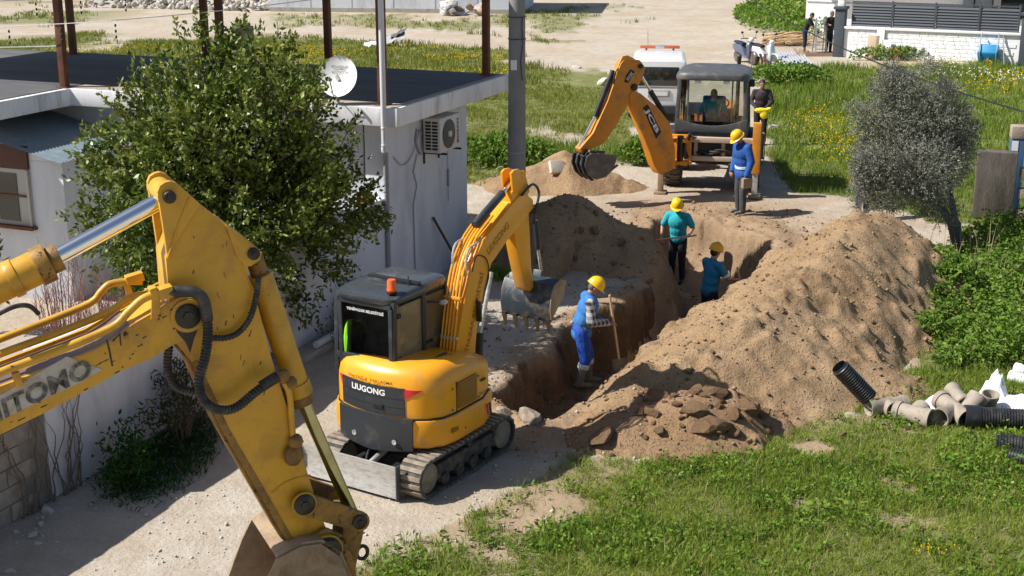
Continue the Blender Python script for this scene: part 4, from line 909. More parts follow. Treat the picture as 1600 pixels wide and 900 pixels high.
# nettle thicket
nx, ny = rng.uniform(5.4, 10.5, 3400), rng.uniform(17.4, 25.5, 3400)
edge = 5.95 + (ny - 18.5) * 0.33 + fbm(nx, ny, 0.9, 3, 4) * 0.4; k = (nx > edge) & infov(nx, ny, 0.1) & (ny < 24.6 + fbm(nx, ny, 1, 3, 6)) & (np.hypot(nx - ob.x, ny - ob.y) > 0.5)
nx, ny, ed = nx[k], ny[k], edge[k]; n0 = len(nx); hgt = (0.22 + 0.38 * sstep(0, 1.2, nx - ed)) * rng.uniform(0.7, 1.25, n0) * (0.85 + 0.5 * fbm(nx, ny, 1.0, 3, 18))
per = 26; t = rng.uniform(0.15, 1.0, (n0, per)); ln = rng.normal(size=(n0, 2)) * 0.10
P = np.stack([nx[:, None] + ln[:, :1] * t + rng.normal(size=(n0, per)) * 0.03, ny[:, None] + ln[:, 1:] * t + rng.normal(size=(n0, per)) * 0.03, surf_z(nx, ny)[:, None] + hgt[:, None] * t], -1).reshape(-1, 3)
D = rng.normal(size=P.shape) * np.array([1, 1, 0.35]) + np.array([0, 0, 0.15]); n = len(P)
V, F = leaves(P, D, rng.uniform(0.045, 0.095, n), rng.uniform(0.014, 0.03, n), fold=0.2, droop=0.25)
stuff('nettle_thicket', 'thicket of tall green nettles growing against the long spoil heap', V, F, 'nettle_leaf', 'weeds')
# reeds / dry stalks in the thicket
x, y = rng.uniform(6.9, 8.6, 60), rng.uniform(20.5, 23.5, 60); n = 60
V, F = blades(x, y, ground_z(x, y), rng.uniform(0.5, 1.0, n), np.full(n, 0.008), rng.uniform(0.05, 0.25, n)); stuff('dry_stalks', 'yellowish stalks sticking out of the nettles below the olive', V, F, 'dry_grass')
# mid field beside the backhoe, the field behind the house, far strips
for (x0, x1, y0, y1, nn, per, hh, ww, nm, lab, mn) in (
        (-3, 6.5, 29.5, 46, 7000, 9, (0.04, 0.15), (0.006, 0.011), 'grass', 'grass patch in front of the white van and the dirt track', 'grass_far'),
        (5.5, 30, 33, 58, 15000, 9, (0.07, 0.28), (0.008, 0.014), 'grass', 'bright grass field in front of the white villa wall', 'grass_lush'),
        (-30, 2, 43, 66, 12000, 8, (0.08, 0.26), (0.010, 0.016), 'grass', 'green field with flowers behind the house roof', 'grass_far'),
        (-38, 26, 62, 92, 8000, 7, (0.06, 0.2), (0.014, 0.02), 'grass', 'sparse grass along the far dirt track', 'grass_far')):
    x, y = scatter(nn, x0, x1, y0, y1); k = infov(x, y, 0.03); x, y = clumped(x[k], y[k], 0.10, per); n = len(x)
    hm = (0.55 + 0.9 * sstep(-0.3, 0.5, fbm(x, y, 2.0, 4, 91))) * np.where((x > 4) & (y > 33) & (y < 50), 1.25, 1)
    V, F = blades(x, y, ground_z(x, y, False), rng.uniform(*hh, n) * hm, rng.uniform(*ww, n), rng.uniform(0.03, 0.14, n)); stuff(nm, lab, V, F, mn)
# taller lush patch at the foot of the pole and by the backhoe bucket
def patch(lab, cx, cy, rx, ry, nn, h, mn='grass_lush', w=(0.006, 0.012), name='tall_grass'):
    a = rng.normal(size=(nn, 2)); a = a[np.hypot(a[:, 0], a[:, 1]) < 1.35 + 0.35 * rng.random(nn)]; x, y = cx + a[:, 0] * rx, cy + a[:, 1] * ry; k = free(x, y); x, y = x[k], y[k]; n = len(x)
    V, F = blades(x, y, ground_z(x, y, False), rng.uniform(0.5, 1.0, n) * h, rng.uniform(*w, n), rng.uniform(0.03, 0.2, n)); stuff(name, lab, V, F, mn)
def leafy(lab, cx, cy, rx, ry, nn, h, mn='nettle_leaf', L=(0.08, 0.16)):
    a = rng.normal(size=(nn, 3)); a = a[np.hypot(a[:, 0], a[:, 1]) < 1.55]; nn = len(a); x, y = cx + a[:, 0] * rx, cy + a[:, 1] * ry; top = h * np.exp(-(a[:, 0] ** 2 + a[:, 1] ** 2) / 3) * (0.6 + 0.8 * vnoise(x * 1.2, y * 1.2, 3))
    P = np.stack([x, y, top * np.sqrt(rng.random(nn)) + 0.02], 1); V, F = leaves(P, rng.normal(size=(nn, 3)) + np.array([0, 0, 0.3]), rng.uniform(*L, nn), rng.uniform(L[0] * .3, L[1] * .35, nn)); stuff('leafy_growth', lab, V, F, mn, 'weeds')
patch('dark grass tuft around the foot of the utility pole', 0.0, 22.15, 0.35, 0.25, 900, 0.28)
patch('tall green weeds along the wall foot by the utility pole', -0.35, 23.6, 0.3, 0.6, 1200, 0.35)
patch('tall green grass clump behind the low soil heap', 1.0, 33.2, 1.3, 0.7, 4200, 0.50)
patch('lush grass behind the house corner and the pole', -0.9, 33.5, 0.9, 1.2, 3600, 0.42)
leafy('bushy weeds next to the backhoe bucket', 3.0, 32.4, 0.28, 0.35, 1500, 0.55)
leafy('dark leafy weeds between the pole and the low heap', -0.3, 32.6, 0.9, 0.7, 4000, 0.6)
leafy('thick green weeds in front of the tin sheets', 9.4, 46.8, 1.0, 0.6, 3500, 0.75)
leafy('leafy green growth behind the two men at the villa corner', 13.6, 69.0, 1.5, 4.5, 9000, 1.3, L=(0.14, 0.26))
leafy('green weeds along the foot of the villa wall', 17.2, 53.9, 2.6, 0.30, 5500, 0.65)
patch('dark weeds in the shaded strip along the garden wall', -4.0, 14.5, 0.40, 0.9, 5200, 0.10, 'ivy_leaf', (0.004, 0.008))
patch('dark weeds in the shade under the garden wall foot', -3.2, 16.2, 0.28, 0.8, 3600, 0.12, 'ivy_leaf', (0.004, 0.008))
def flowers(lab, pts, size, mn, zz, name='flowers'):
    x, y = pts; n = len(x); P = np.stack([x, y, ground_z(x, y, False) + zz * rng.uniform(0.6, 1.1, n)], 1)
    k = 3; P = np.repeat(P, k, 0) + rng.normal(size=(n * k, 3)) * size * 0.5; V, F = leaves(P, rng.normal(size=P.shape), np.full(len(P), size), np.full(len(P), size * 0.45)); stuff(name, lab, V, F, mn, 'flowers')
def fscatter(n, x0, x1, y0, y1, thr, seed):
    x, y = scatter(n, x0, x1, y0, y1); f = fbm(x, y, 3.0, 3, seed); k = f > thr; return x[k], y[k]
flowers('yellow flowers in the field behind the house roof', fscatter(5500, -20, 0, 45, 58, -0.02, 5), 0.042, 'flower_yellow', 0.26)
a = rng.normal(size=(620, 2)); fx, fy = 8.6 + a[:, 0] * 0.75, 35.5 + a[:, 1] * 2.6 + a[:, 0] * 1.2
flowers('yellow flower drift in the grass behind the olive tree', (fx, fy), 0.034, 'flower_yellow', 0.26)
flowers('scattered yellow flowers below the villa wall', fscatter(2000, 13, 24, 42, 53, 0.05, 8), 0.042, 'flower_yellow', 0.28)
flowers('white flowers in the grass below the villa wall', fscatter(700, 9, 22, 46, 53, 0.12, 12), 0.06, 'flower_white', 0.3)
a = rng.normal(size=(34, 2)); q = at(1455, 868); flowers('small clump of yellow flowers in the near grass', (q.x + a[:, 0] * 0.11, q.y + a[:, 1] * 0.07), 0.016, 'flower_yellow', 0.10)
# ------------------------------------------------------------------ big worn yellow excavator arm reaching in
def smoothpath(pts, n=6):
    pts = [Vector(p) for p in pts]; r = []
    for i in range(len(pts) - 1):
        p0, p1, p2, p3 = pts[max(i - 1, 0)], pts[i], pts[i + 1], pts[min(i + 2, len(pts) - 1)]
        for k in range(n):
            t = k / n; r.append(0.5 * ((2 * p1) + (p2 - p0) * t + (2 * p0 - 5 * p1 + 4 * p2 - p3) * t * t + (3 * p1 - p0 - 3 * p2 + p3) * t ** 3))
    return r + [pts[-1]]
def ribbed(mb, pts, r, pitch=0.012, n=12):
    p = smoothpath(pts, 20); L = [0.0]
    for a, b in zip(p, p[1:]): L.append(L[-1] + (b - a).length)
    m = int(L[-1] / pitch); s = np.linspace(0, L[-1], m)
    q = [Vector((np.interp(t, L, [v.x for v in p]), np.interp(t, L, [v.y for v in p]), np.interp(t, L, [v.z for v in p]))) for t in s]
    return mb.tube(q, [r * (1.04 if i % 2 else 0.82) for i in range(m)], n)
q0 = atY(510, 860, 9.0)
AP = Upright(q0.x, q0.y, 0.906, 0.423)
arm = thing('excavator_arm', 'large worn yellow excavator arm with boom, stick and bucket reaching over the lane', 'excavator', (q0.x, q0.y, 0), math.atan2(0.423, 0.906))
def ap(pp, off=0.0): return [AP.uz(*p, off) for p in pp]
def A3(px, py, off): u, z = AP.uz(px, py, off); return Vector((u, off, z))
def plate(name, pp, o0, o1, m, parent, ref=None, bevel=0.006):
    P = ap(pp, o0 if ref is None else ref)
    return MB().prism(P, lambda u, z: (u, o0, z), lambda u, z: (u, o1, z)).build(name, m, parent, bevel)
SW = 0.34
stick = plate('stick', [(259, 403), (285, 332), (298, 307), (330, 334), (365, 361), (388, 378), (390, 405), (388, 420), (388, 432), (396, 450), (425, 560), (468, 696), (491, 772), (514, 838), (500, 868), (480, 873), (446, 842), (347, 672), (300, 566), (276, 538), (264, 470)], 0.0, SW, 'worn_yellow', arm, bevel=0.010)
LUG = [(245, 299), (249, 289), (257, 284), (265, 282), (275, 285), (284, 293), (299, 306), (312, 318), (290, 352), (273, 378), (261, 404), (257, 376), (253, 348)]
for a, b in ((-0.022, 0.03), (SW - 0.03, SW + 0.022)): plate('cylinder_lug', LUG, a, b, 'worn_yellow', stick, 0.0)
RL = [(352, 350), (398, 384), (405, 390), (408, 397), (406, 405), (399, 411), (391, 416), (380, 414), (368, 398)]
for a, b in ((-0.012, 0.035), (SW - 0.035, SW + 0.012)): plate('bucket_cylinder_lug', RL, a, b, 'worn_yellow', stick, 0.0)
plate('wear_face', [(272, 533), (300, 566), (347, 672), (446, 842), (478, 870), (473, 873), (440, 843), (342, 673), (294, 566), (266, 534)], 0.03, SW - 0.03, 'yellow_rusty', stick, 0.0, 0.004)
plate('edge_strip', [(300, 566), (347, 672), (446, 842), (480, 873), (486, 869), (455, 836), (357, 668), (309, 562)], -0.004, 0.02, 'yellow_rusty', stick, 0.0, 0.002)
def seam(pp, off=-0.003, r=0.006):
    MB().tube(smoothpath([A3(px, py, off) for px, py in pp], 5), r, 6).build('weld_seam', 'worn_yellow', stick)
seam([(318, 326), (345, 352), (368, 392), (382, 428), (390, 452)]); seam([(425, 770), (450, 752), (485, 742)]); seam([(297, 308), (282, 345), (262, 402)], -0.024, 0.008)
for k in range(26):
    px, py = random.uniform(300, 430), random.uniform(360, 640)
    if px < 262 + (py - 400) * 0.25 + 25 or px > 392 + (py - 450) * 0.28 - 8 or py < 300 + (px - 290) * 0.8: continue
    l_, w_ = random.uniform(3, 12), random.uniform(0.6, 1.6); sl = random.uniform(-.35, .35)
    plate('paint_chip', [(px, py), (px + w_, py + 1), (px + w_ + sl * l_, py + l_), (px + sl * l_, py + l_ - 1)], -0.0005, -0.0025, 'grease', stick, 0.0, 0.0)
def pin(name, px, py, off, r, h, m='grease', parent=arm, ring=None):
    c = A3(px, py, off); o = MB().lathe([(r, 0), (r, h * 0.8), (r * 0.86, h)], 24, c, (0, -1, 0)).build(name, m, parent)
    if ring: MB().lathe([(r * 1.02, -0.001), (r * ring, -0.001), (r * ring, h * 0.45), (r * 1.05, h * 0.45)], 26, c, (0, -1, 0)).build('boss_ring', 'worn_yellow', o)
    MB().lathe([(r * 0.45, h), (r * 0.42, h + 0.012)], 6, c, (0, -1, 0)).build('bolt', 'grease', o)
pin('stick_pin', 264, 307, -0.022, 0.042, 0.035)
pin('cylinder_pin', 396, 396, -0.012, 0.042, 0.02)
MB().lathe([(0.075, -0.02), (0.075, SW + 0.02)], 26, A3(264, 307, 0.0), (0, 1, 0)).build('rod_eye', 'worn_yellow', arm)
MB().lathe([(0.072, 0.0), (0.085, 0.0), (0.085, 0.02), (0.072, 0.02)], 26, A3(264, 307, SW + 0.0), (0, 1, 0)).build('boss_ring', 'worn_yellow', arm)
# boom: two side plates, top and bottom, pipes on top
BT = [(-80, 636), (0, 604), (70, 577), (150, 546), (180, 528), (205, 508), (240, 488), (262, 474), (284, 463), (303, 466), (317, 478), (320, 496), (311, 514), (296, 527), (266, 542), (238, 560), (189, 580), (151, 602), (76, 642), (0, 680), (-80, 722)]
boom = MB(); Pb = ap(BT, -0.06); B0, B1 = -0.06, 0.44
boom.prism(Pb, lambda u, z: (u, B0, z), lambda u, z: (u, B0 + 0.03, z)); boom.prism(Pb, lambda u, z: (u, B1 - 0.03, z), lambda u, z: (u, B1, z))
top = Pb[:9]; bot = Pb[-7:]
boom.loft([[(u, y, z - dz) for y, dz in ((B0 + 0.03, 0.03), (B1 - 0.03, 0.03), (B1 - 0.03, 0.055), (B0 + 0.03, 0.055))] for u, z in top])
boom.loft([[(u, y, z + dz) for y, dz in ((B0 + 0.03, 0.0), (B1 - 0.03, 0.0), (B1 - 0.03, 0.03), (B0 + 0.03, 0.03))] for u, z in bot])
boomo = boom.build('boom', 'worn_yellow', arm, 0.004)
mat('boom_top', (0.13, 0.085, 0.085), 0.45, 0.2, var=0.3, vs=5, dirt=(0.36, 0.21, 0.06), damt=0.4, ds=5)
MB().loft([[(u, y, z - dz) for y, dz in ((B0 + 0.04, 0.022), (B1 - 0.04, 0.022), (B1 - 0.04, 0.028), (B0 + 0.04, 0.028))] for u, z in top[:6]]).build('top_plate', 'boom_top', boomo)
for k in range(30):
    px = random.uniform(10, 270); yb = np.interp(px, [0, 76, 151, 238, 270], [680, 642, 602, 560, 540]); yt = np.interp(px, [0, 70, 150, 205, 262], [604, 577, 546, 508, 474]); py = random.uniform(yt + 6, yb - 4); l_, w_ = random.uniform(3, 14), random.uniform(0.6, 1.8)
    plate('paint_chip', [(px, py), (px + l_, py - l_ * 0.45), (px + l_, py - l_ * 0.45 + w_), (px + 1, py + w_)], -0.0605, -0.0618, 'grease', boomo, -0.06, 0.0)
for off, pp, r in ((-0.085, [(-60, 612), (0, 582), (90, 548), (174, 512), (200, 488), (222, 468), (246, 458)], 0.027), (0.12, [(-60, 578), (0, 553), (90, 520), (170, 487), (195, 469), (215, 462), (240, 458)], 0.025), (0.40, [(-60, 556), (0, 530), (70, 503), (140, 474), (158, 456), (172, 444), (200, 440), (222, 440)], 0.025)):
    MB().tube(smoothpath([A3(px, py, off) for px, py in pp], 4), r, 10).build('hydraulic_pipe', 'worn_yellow', boomo)
for px, py, off, d in ((258, 456, -0.07, (0.10, 0.10, 0.075)), (240, 458, -0.07, (0.05, 0.09, 0.09)), (210, 434, 0.40, (0.12, 0.08, 0.06)), (200, 452, 0.40, (0.04, 0.04, 0.12)), (27, 592, -0.075, (0.05, 0.06, 0.10))):
    MB().box(A3(px, py, off), d, 0, 0, -0.2).build('pipe_clamp', 'worn_yellow', boomo, 0.01)
plate('pipe_bracket', [(238, 462), (250, 458), (252, 500), (236, 500)], -0.085, -0.06, 'worn_yellow', boomo)
pin('boom_pin', 293, 493, -0.06, 0.085, 0.03, 'grease', arm, 1.32)
plate('grease_smear', [(273, 480), (283, 470), (300, 472), (310, 485), (312, 505), (303, 530), (297, 552), (290, 535), (277, 520), (270, 500)], -0.0605, -0.063, 'grease', boomo, -0.06, 0.0)
plate('decal', [(-80, 655), (0, 617), (104, 557), (160, 577), (130, 595), (60, 628), (0, 656), (-80, 694)], -0.0605, -0.064, 'decal_grey', boomo, -0.06, 0.0)
a_, b_ = A3(-70, 676, -0.065), A3(140, 573, -0.065); dirx = (b_ - a_).normalized()
text('lettering', 'SUMITOMO', 'decal_faded', boomo, a_.lerp(b_, 0.47), dirx, (-dirx.z, 0, dirx.x), 0.125, 0.96, 0.004, 0.03, 0.2)
for pp in ([(165, 530), (169, 545), (174, 572), (177, 572), (172, 545), (168, 529)], [(175, 532), (188, 519), (190, 540), (188, 540), (186, 524), (177, 534)]): plate('scratch', pp, -0.0605, -0.0625, 'grease', boomo, -0.06, 0.0)
# stick cylinder
c0, c1, c2 = A3(-70, 478, 0.17), A3(72, 411, 0.17), A3(258, 310, 0.17)
cy = MB().cyl(c0, c1, 0.112, None, 28).build('stick_cylinder', 'worn_yellow', arm, 0.008)
d_ = (c1 - c0).normalized()
for t_, r_, w_, m_ in ((-0.42, 0.122, 0.10, 'worn_yellow'), (-0.22, 0.124, 0.06, 'worn_yellow'), (-0.02, 0.128, 0.09, 'yellow_rusty'), (0.06, 0.09, 0.07, 'yellow_rusty')): MB().cyl(c1 + d_ * (t_ - w_ / 2), c1 + d_ * (t_ + w_ / 2), r_, None, 28).build('gland_ring', m_, cy, 0.006)
MB().cyl(c1, c2, 0.056, None, 24).build('rod', 'chrome', cy)
MB().tube(smoothpath([A3(-20, 500, -0.02), A3(20, 480, -0.02), A3(45, 478, 0), A3(60, 490, 0.05)], 5), 0.016, 8).build('hose', 'hose', cy)
# bucket cylinder
c0, c1, c2 = A3(397, 402, 0.17), A3(466, 610, 0.17), A3(552, 806, 0.17)
cy = MB().cyl(c0.lerp(c1, 0.12), c1, 0.088, None, 28).build('bucket_cylinder', 'worn_yellow', arm, 0.008); d_ = (c1 - c0).normalized()
MB().cyl(c0 - d_ * 0.02, c0.lerp(c1, 0.14), 0.062, None, 20).build('cap_end', 'yellow_rusty', cy, 0.01)
for t_, r_, w_, m_ in ((-0.02, 0.100, 0.10, 'worn_yellow'), (0.07, 0.085, 0.07, 'yellow_rusty')): MB().cyl(c1 + d_ * (t_ - w_ / 2), c1 + d_ * (t_ + w_ / 2), r_, None, 28).build('gland_ring', m_, cy, 0.008)
MB().cyl(c1, c2, 0.046, None, 22).build('rod', 'chrome_oily', cy)
MB().tube(smoothpath([A3(440, 590, -0.02), A3(452, 615, -0.03), A3(456, 660, -0.02), A3(460, 700, -0.02)], 6), 0.022, 10).build('pipe', 'worn_yellow', cy)
for px, py, s_ in ((443, 588, 0.05), (455, 598, 0.045), (462, 690, 0.055), (458, 712, 0.07)): MB().ball(A3(px, py, -0.03), (s_, s_ * 0.8, s_ * 1.1), 8, 6).build('pipe_fitting', 'yellow_rusty', cy)
# hoses
h1 = MB(); h1.tube(smoothpath([A3(262, 457, -0.08), A3(285, 455, -0.10), A3(305, 457, -0.13), A3(318, 470, -0.14), A3(324, 500, -0.14)], 6), 0.040, 12); h1.build('hose_sleeve', 'hose', arm)
for nm, pp, off, r in (('ribbed_hose', [(322, 485), (325, 520), (320, 560), (311, 596), (318, 625), (340, 640), (368, 637), (400, 612), (434, 588)], -0.13, 0.034), ('ribbed_hose', [(264, 540), (262, 575), (272, 600), (290, 610), (318, 612)], 0.10, 0.030), ('ribbed_hose', [(404, 432), (400, 465), (390, 498), (372, 520), (352, 528), (332, 528)], -0.05, 0.022)):
    ribbed(MB(), [A3(px, py, off) for px, py in pp], r, 0.011).build(nm, 'hose', arm)
MB().tube([A3(408, 604, -0.13), A3(434, 588, -0.12)], 0.039, 12).build('hose_end', 'hose', arm)
# linkage and bucket
for a, b in ((-0.06, -0.015), (SW + 0.015, SW + 0.06)):
    lk = MB(); pa, pb = A3(475, 787, -0.04), A3(562, 815, -0.04); d_ = (pb - pa).normalized(); n_ = Vector((-d_.z, 0, d_.x))
    L = (pb - pa).length; poly = []
    for k in range(9): t = pi / 2 + pi * k / 8; poly.append((pa.x + (d_.x * math.cos(t) + n_.x * math.sin(t)) * 0.085, pa.z + (d_.z * math.cos(t) + n_.z * math.sin(t)) * 0.085))
    for k in range(9): t = -pi / 2 + pi * k / 8; poly.append((pb.x + (d_.x * math.cos(t) + n_.x * math.sin(t)) * 0.075, pb.z + (d_.z * math.cos(t) + n_.z * math.sin(t)) * 0.075))
    lk.prism(poly, lambda u, z: (u, a, z), lambda u, z: (u, b, z)); lk.build('guide_link', 'yellow_rusty', arm, 0.012)
pin('link_pin', 475, 787, -0.06, 0.078, 0.035, 'grease', arm, 1.15)
pin('link_pin', 562, 815, -0.06, 0.055, 0.02)
MB().cyl(A3(562, 815, -0.02), A3(562, 815, SW + 0.02), 0.06).build('cross_pin', 'grease', arm)
plate('bucket_link', [(536, 800), (560, 800), (572, 815), (566, 845), (552, 905), (545, 960), (520, 960), (528, 900), (535, 840)], 0.05, SW - 0.05, 'yellow_rusty', arm, 0.05, 0.012)
bk = thing('bucket_root', None, None)
bpy.data.objects.remove(bk)
BP = [(432, 872), (470, 852), (500, 848), (530, 868), (548, 910), (548, 960), (500, 1040), (430, 1070), (385, 1050), (392, 970), (416, 905)]
P2 = ap(BP, -0.12); bku = MB()
for a, b in ((-0.14, -0.115), (SW + 0.22, SW + 0.245)): bku.prism(P2, lambda u, z: (u, a, z), lambda u, z: (u, b, z))
sheet = P2[0:9]
bku.loft([[(u, -0.12, z), (u, SW + 0.23, z), (u + 0.02, SW + 0.23, z + 0.02), (u + 0.02, -0.12, z + 0.02)] for u, z in sheet])
bko = bku.build('bucket', 'bucket_worn', arm, 0.004)
plate('bucket_ear', [(490, 838), (510, 825), (535, 835), (556, 880), (560, 940), (520, 960), (500, 900)], -0.05, -0.02, 'yellow_rusty', bko, -0.05, 0.01)
pin('bucket_pin', 510, 858, -0.06, 0.105, 0.06, 'grease', arm, 1.12)
ring = A3(566, 863, 0.1); MB().tube([ring + Vector((0.042 * math.cos(t), 0, 0.052 * math.sin(t))) for t in np.linspace(0, 2 * pi, 20)], 0.015, 8).build('lifting_ring', 'grease', bko)
# ------------------------------------------------------------------ small yellow tracked excavator
MC = Vector((-1.05, 14.34, 0)); MR = math.radians(58)
mini = thing('mini_excavator', 'small yellow tracked excavator with dark cab standing on the lane beside the trench', 'excavator', MC, MR)
def track_profile(n=9, r=0.205, x0=-0.74, x1=0.74, zc=0.225):
    P = [(x0 + r * math.cos(t), zc + r * math.sin(t)) for t in np.linspace(pi / 2, 3 * pi / 2, n)] + [(x1 + r * math.cos(t), zc + r * math.sin(t)) for t in np.linspace(-pi / 2, pi / 2, n)]
    return P
gme = MB().box((0, 0, 0), (0.052, 0.29, 0.030)).mesh('track_pad', 0.006); gme.materials.append(M('track_rubber'))
for s in (-1, 1):
    yc = s * 0.545; tr = MB(); o_, i_ = track_profile(11), track_profile(11, 0.175)
    for a, b in ((yc - 0.145, yc + 0.145),):
        n = len(o_); oi = len(tr.v)
        for y in (a, b):
            tr.v += [(x, y, z) for x, z in o_] + [(x, y, z) for x, z in i_]
        for k in range(n):
            j = (k + 1) % n
            tr.f += [[oi + k, oi + j, oi + 2 * n + j, oi + 2 * n + k], [oi + n + k, oi + 3 * n + k, oi + 3 * n + j, oi + n + j], [oi + k, oi + n + k, oi + n + j, oi + j], [oi + 2 * n + k, oi + 2 * n + j, oi + 3 * n + j, oi + 3 * n + k]]
    tro = tr.build('track', 'track_dark', mini)
    P = o_ + [o_[0]]; L = [0]
    for a, b in zip(P, P[1:]): L.append(L[-1] + math.dist(a, b))
    m = int(L[-1] / 0.088)
    for k in range(m):
        t = L[-1] * k / m; x = np.interp(t, L, [p[0] for p in P]); z = np.interp(t, L, [p[1] for p in P]); x2 = np.interp((t + 0.01) % L[-1], L, [p[0] for p in P]); z2 = np.interp((t + 0.01) % L[-1], L, [p[1] for p in P])
        g = bpy.data.objects.new('track_pad', gme); g.location = (x, yc, z); g.rotation_euler = (0, -math.atan2(z2 - z, x2 - x), 0); put(g, tro)
    fr = MB().box((0, yc, 0.215), (1.30, 0.17, 0.17)).build('track_frame', 'track_dark', mini, 0.02)
    for x, r in ((-0.74, 0.165), (0.74, 0.165)): MB().lathe([(r, -0.11), (r, 0.11), (r * .75, 0.125), (r * .7, 0.115), (0.05, 0.12)], 22, (x, yc, 0.225), (0, s, 0)).build('sprocket', 'track_rubber', tro)
    for x in (-0.42, -0.14, 0.14, 0.42): MB().lathe([(0.075, -0.10), (0.075, 0.115), (0.03, 0.125)], 16, (x, yc, 0.105), (0, s, 0)).build('roller', 'track_dark', tro)
    MB().lathe([(0.045, -0.10), (0.045, 0.12)], 12, (0.05, yc, 0.37), (0, s, 0)).build('top_roller', 'track_dark', tro)
MB().box((0, 0, 0.30), (0.75, 0.85, 0.18)).build('undercarriage', 'black_part', mini, 0.03)
MB().lathe([(0.36, 0.38), (0.36, 0.48)], 28).build('slew_ring', 'black_part', mini)
# dozer blade
bl = MB(); prof = [(-1.00, 0.05), (-0.965, 0.14), (-0.965, 0.27), (-1.00, 0.40), (-1.02, 0.40), (-0.985, 0.26), (-0.985, 0.13), (-1.02, 0.04)]
bl.prism(prof, lambda x, z: (x, -0.44, z), lambda x, z: (x, 0.88 - 0.02, z)); blo = bl.build('dozer_blade', 'bare_steel', mini, 0.003)
for y in (-0.447, 0.87): MB().box((-1.0, y, 0.225), (0.075, 0.014, 0.38)).build('end_plate', 'grey_cab', blo, 0.004)
for y in (-0.25, 0.25): MB().beam((-0.95, y, 0.24), (-0.30, y * 0.9, 0.28), 0.07, 0.09).build('blade_arm', 'black_part', blo, 0.01)
MB().cyl((-0.93, 0, 0.30), (-0.40, 0, 0.42), 0.035).build('blade_cylinder', 'bare_steel', blo)
MB().tube(smoothpath([(-0.9, 0.05, 0.34), (-0.72, 0.12, 0.40), (-0.55, 0.05, 0.38), (-0.35, 0.1, 0.40)], 5), 0.014, 7).build('hose', 'hose', blo)
# upper body
def outline(k=1.0, cx=-0.06, n=7):
    base = [(0.60, -0.60), (0.30, -0.70), (-0.28, -0.705), (-0.46, -0.675), (-0.60, -0.58), (-0.69, -0.45), (-0.745, -0.28), (-0.775, -0.10), (-0.775, 0.10), (-0.745, 0.28), (-0.69, 0.45), (-0.60, 0.58), (-0.46, 0.675), (-0.28, 0.705), (0.30, 0.70), (0.60, 0.60)]; base = [(x, y * 1.08 + 0.055) for x, y in base]
    return [(cx + (x - cx) * k, y * k) for x, y in base]
def ring_z(k, z, dz=None): return [(x, y, z) for x, y in outline(k)]
MB().loft([ring_z(0.90, 0.47), ring_z(0.985, 0.50), ring_z(1.0, 0.54), ring_z(1.0, 0.76), ring_z(0.985, 0.80), ring_z(0.94, 0.815)]).build('counterweight', 'liu_yellow', mini, ang=50)
MB().loft([ring_z(0.958, 0.80), ring_z(0.972, 0.803), ring_z(0.972, 0.822), ring_z(0.958, 0.825)]).build('seam', 'black_part', mini)
def hood_ring(k, z, drop): return [(x, y, z - drop * max(0, x + 0.1)) for x, y in outline(k)]
MB().loft([hood_ring(0.955, 0.80, 0), hood_ring(0.955, 1.06, 0), hood_ring(0.95, 1.15, 0.05), hood_ring(0.925, 1.245, 0.12), hood_ring(0.87, 1.32, 0.17), hood_ring(0.75, 1.37, 0.20), hood_ring(0.6, 1.385, 0.22)]).build('engine_hood', 'liu_yellow', mini, ang=50)
def rear_arc(y0, y1, z0, z1, proud, k, n=14, zt=None):
    O = outline(k); rr = [(x, y) for x, y in O if x < -0.2]; ys = [p[1] for p in rr]; xs = [p[0] for p in rr]
    R = []
    for y in np.linspace(y0, y1, n):
        x = float(np.interp(y, ys, xs)); R.append((x, float(y)))
    return R
def arc_panel(name, m, y0, y1, z0, z1, k, proud, parent, skew=0.0, n=14, thick=0.02):
    R = rear_arc(y0, y1, z0, z1, proud, k, n); mb = MB(); rings = []
    for i, (x, y) in enumerate(R):
        t = i / (n - 1); e = skew * (abs(2 * t - 1)); za, zb = z0 + e, z1 - e * 0.3
        rings.append([(x - proud, y, za), (x - proud, y, zb), (x + thick, y, zb), (x + thick, y, za)])
    return mb.loft(rings).build(name, m, parent, ang=50)
arc_panel('weight_insert', 'grey_paint', -0.43, 0.56, 0.42, 0.84, 1.0, 0.014, mini, 0.05)
for y in (-0.24, 0.30): MB().lathe([(0.03, 0), (0.03, 0.006), (0.015, 0.004), (0.012, -0.01)], 14, (-0.785 + 0.04 * abs(y), y, 0.56), (-1, 0, 0)).build('bolt_hole', 'bare_steel', mini)
gp = arc_panel('rear_grille', 'grey_paint', -0.33, 0.53, 0.845, 1.155, 0.955, 0.010, mini, 0.0)
for z in (1.03, 0.93): arc_panel('grille_line', 'black_part', -0.325, 0.525, z, z + 0.006, 0.955, 0.012, gp)
MB().box((-0.755, -0.02, 0.925), (0.02, 0.13, 0.05)).build('latch', 'black_part', gp, 0.006)
for y0, y1, sg in ((-0.50, -0.33, 1), (0.53, 0.60, -1)):
    r_ = rear_arc(y0, y1, 0, 0, 0, 0.955, 6); mb = MB()
    mb.loft([[(x - 0.009, y, 1.03 + 0.11 * (i / 5 if sg < 0 else (5 - i) / 5)), (x - 0.009, y, 1.145), (x + 0.01, y, 1.145), (x + 0.01, y, 1.03 + 0.11 * (i / 5 if sg < 0 else (5 - i) / 5))] for i, (x, y) in enumerate(r_)]); mb.build('red_flash', 'decal_red', mini)
def arc_text(body, mt, yc, zc, size, width, k, bold=0.0, shear=0.0, parent=mini):
    t = text('lettering', body, mt, parent, (0, 0, zc), (1, 0, 0), (0, 0, 1), size, width, 0, bold, shear)
    R = rear_arc(-0.66, 0.76, 0, 0, 0, k, 40); ys = [p[1] for p in R]; xs = [p[0] for p in R]
    for v in t.data.vertices:
        y = yc - v.co.x; v.co = Vector((float(np.interp(y, ys, xs)) - 0.014, y, v.co.z))
    return t
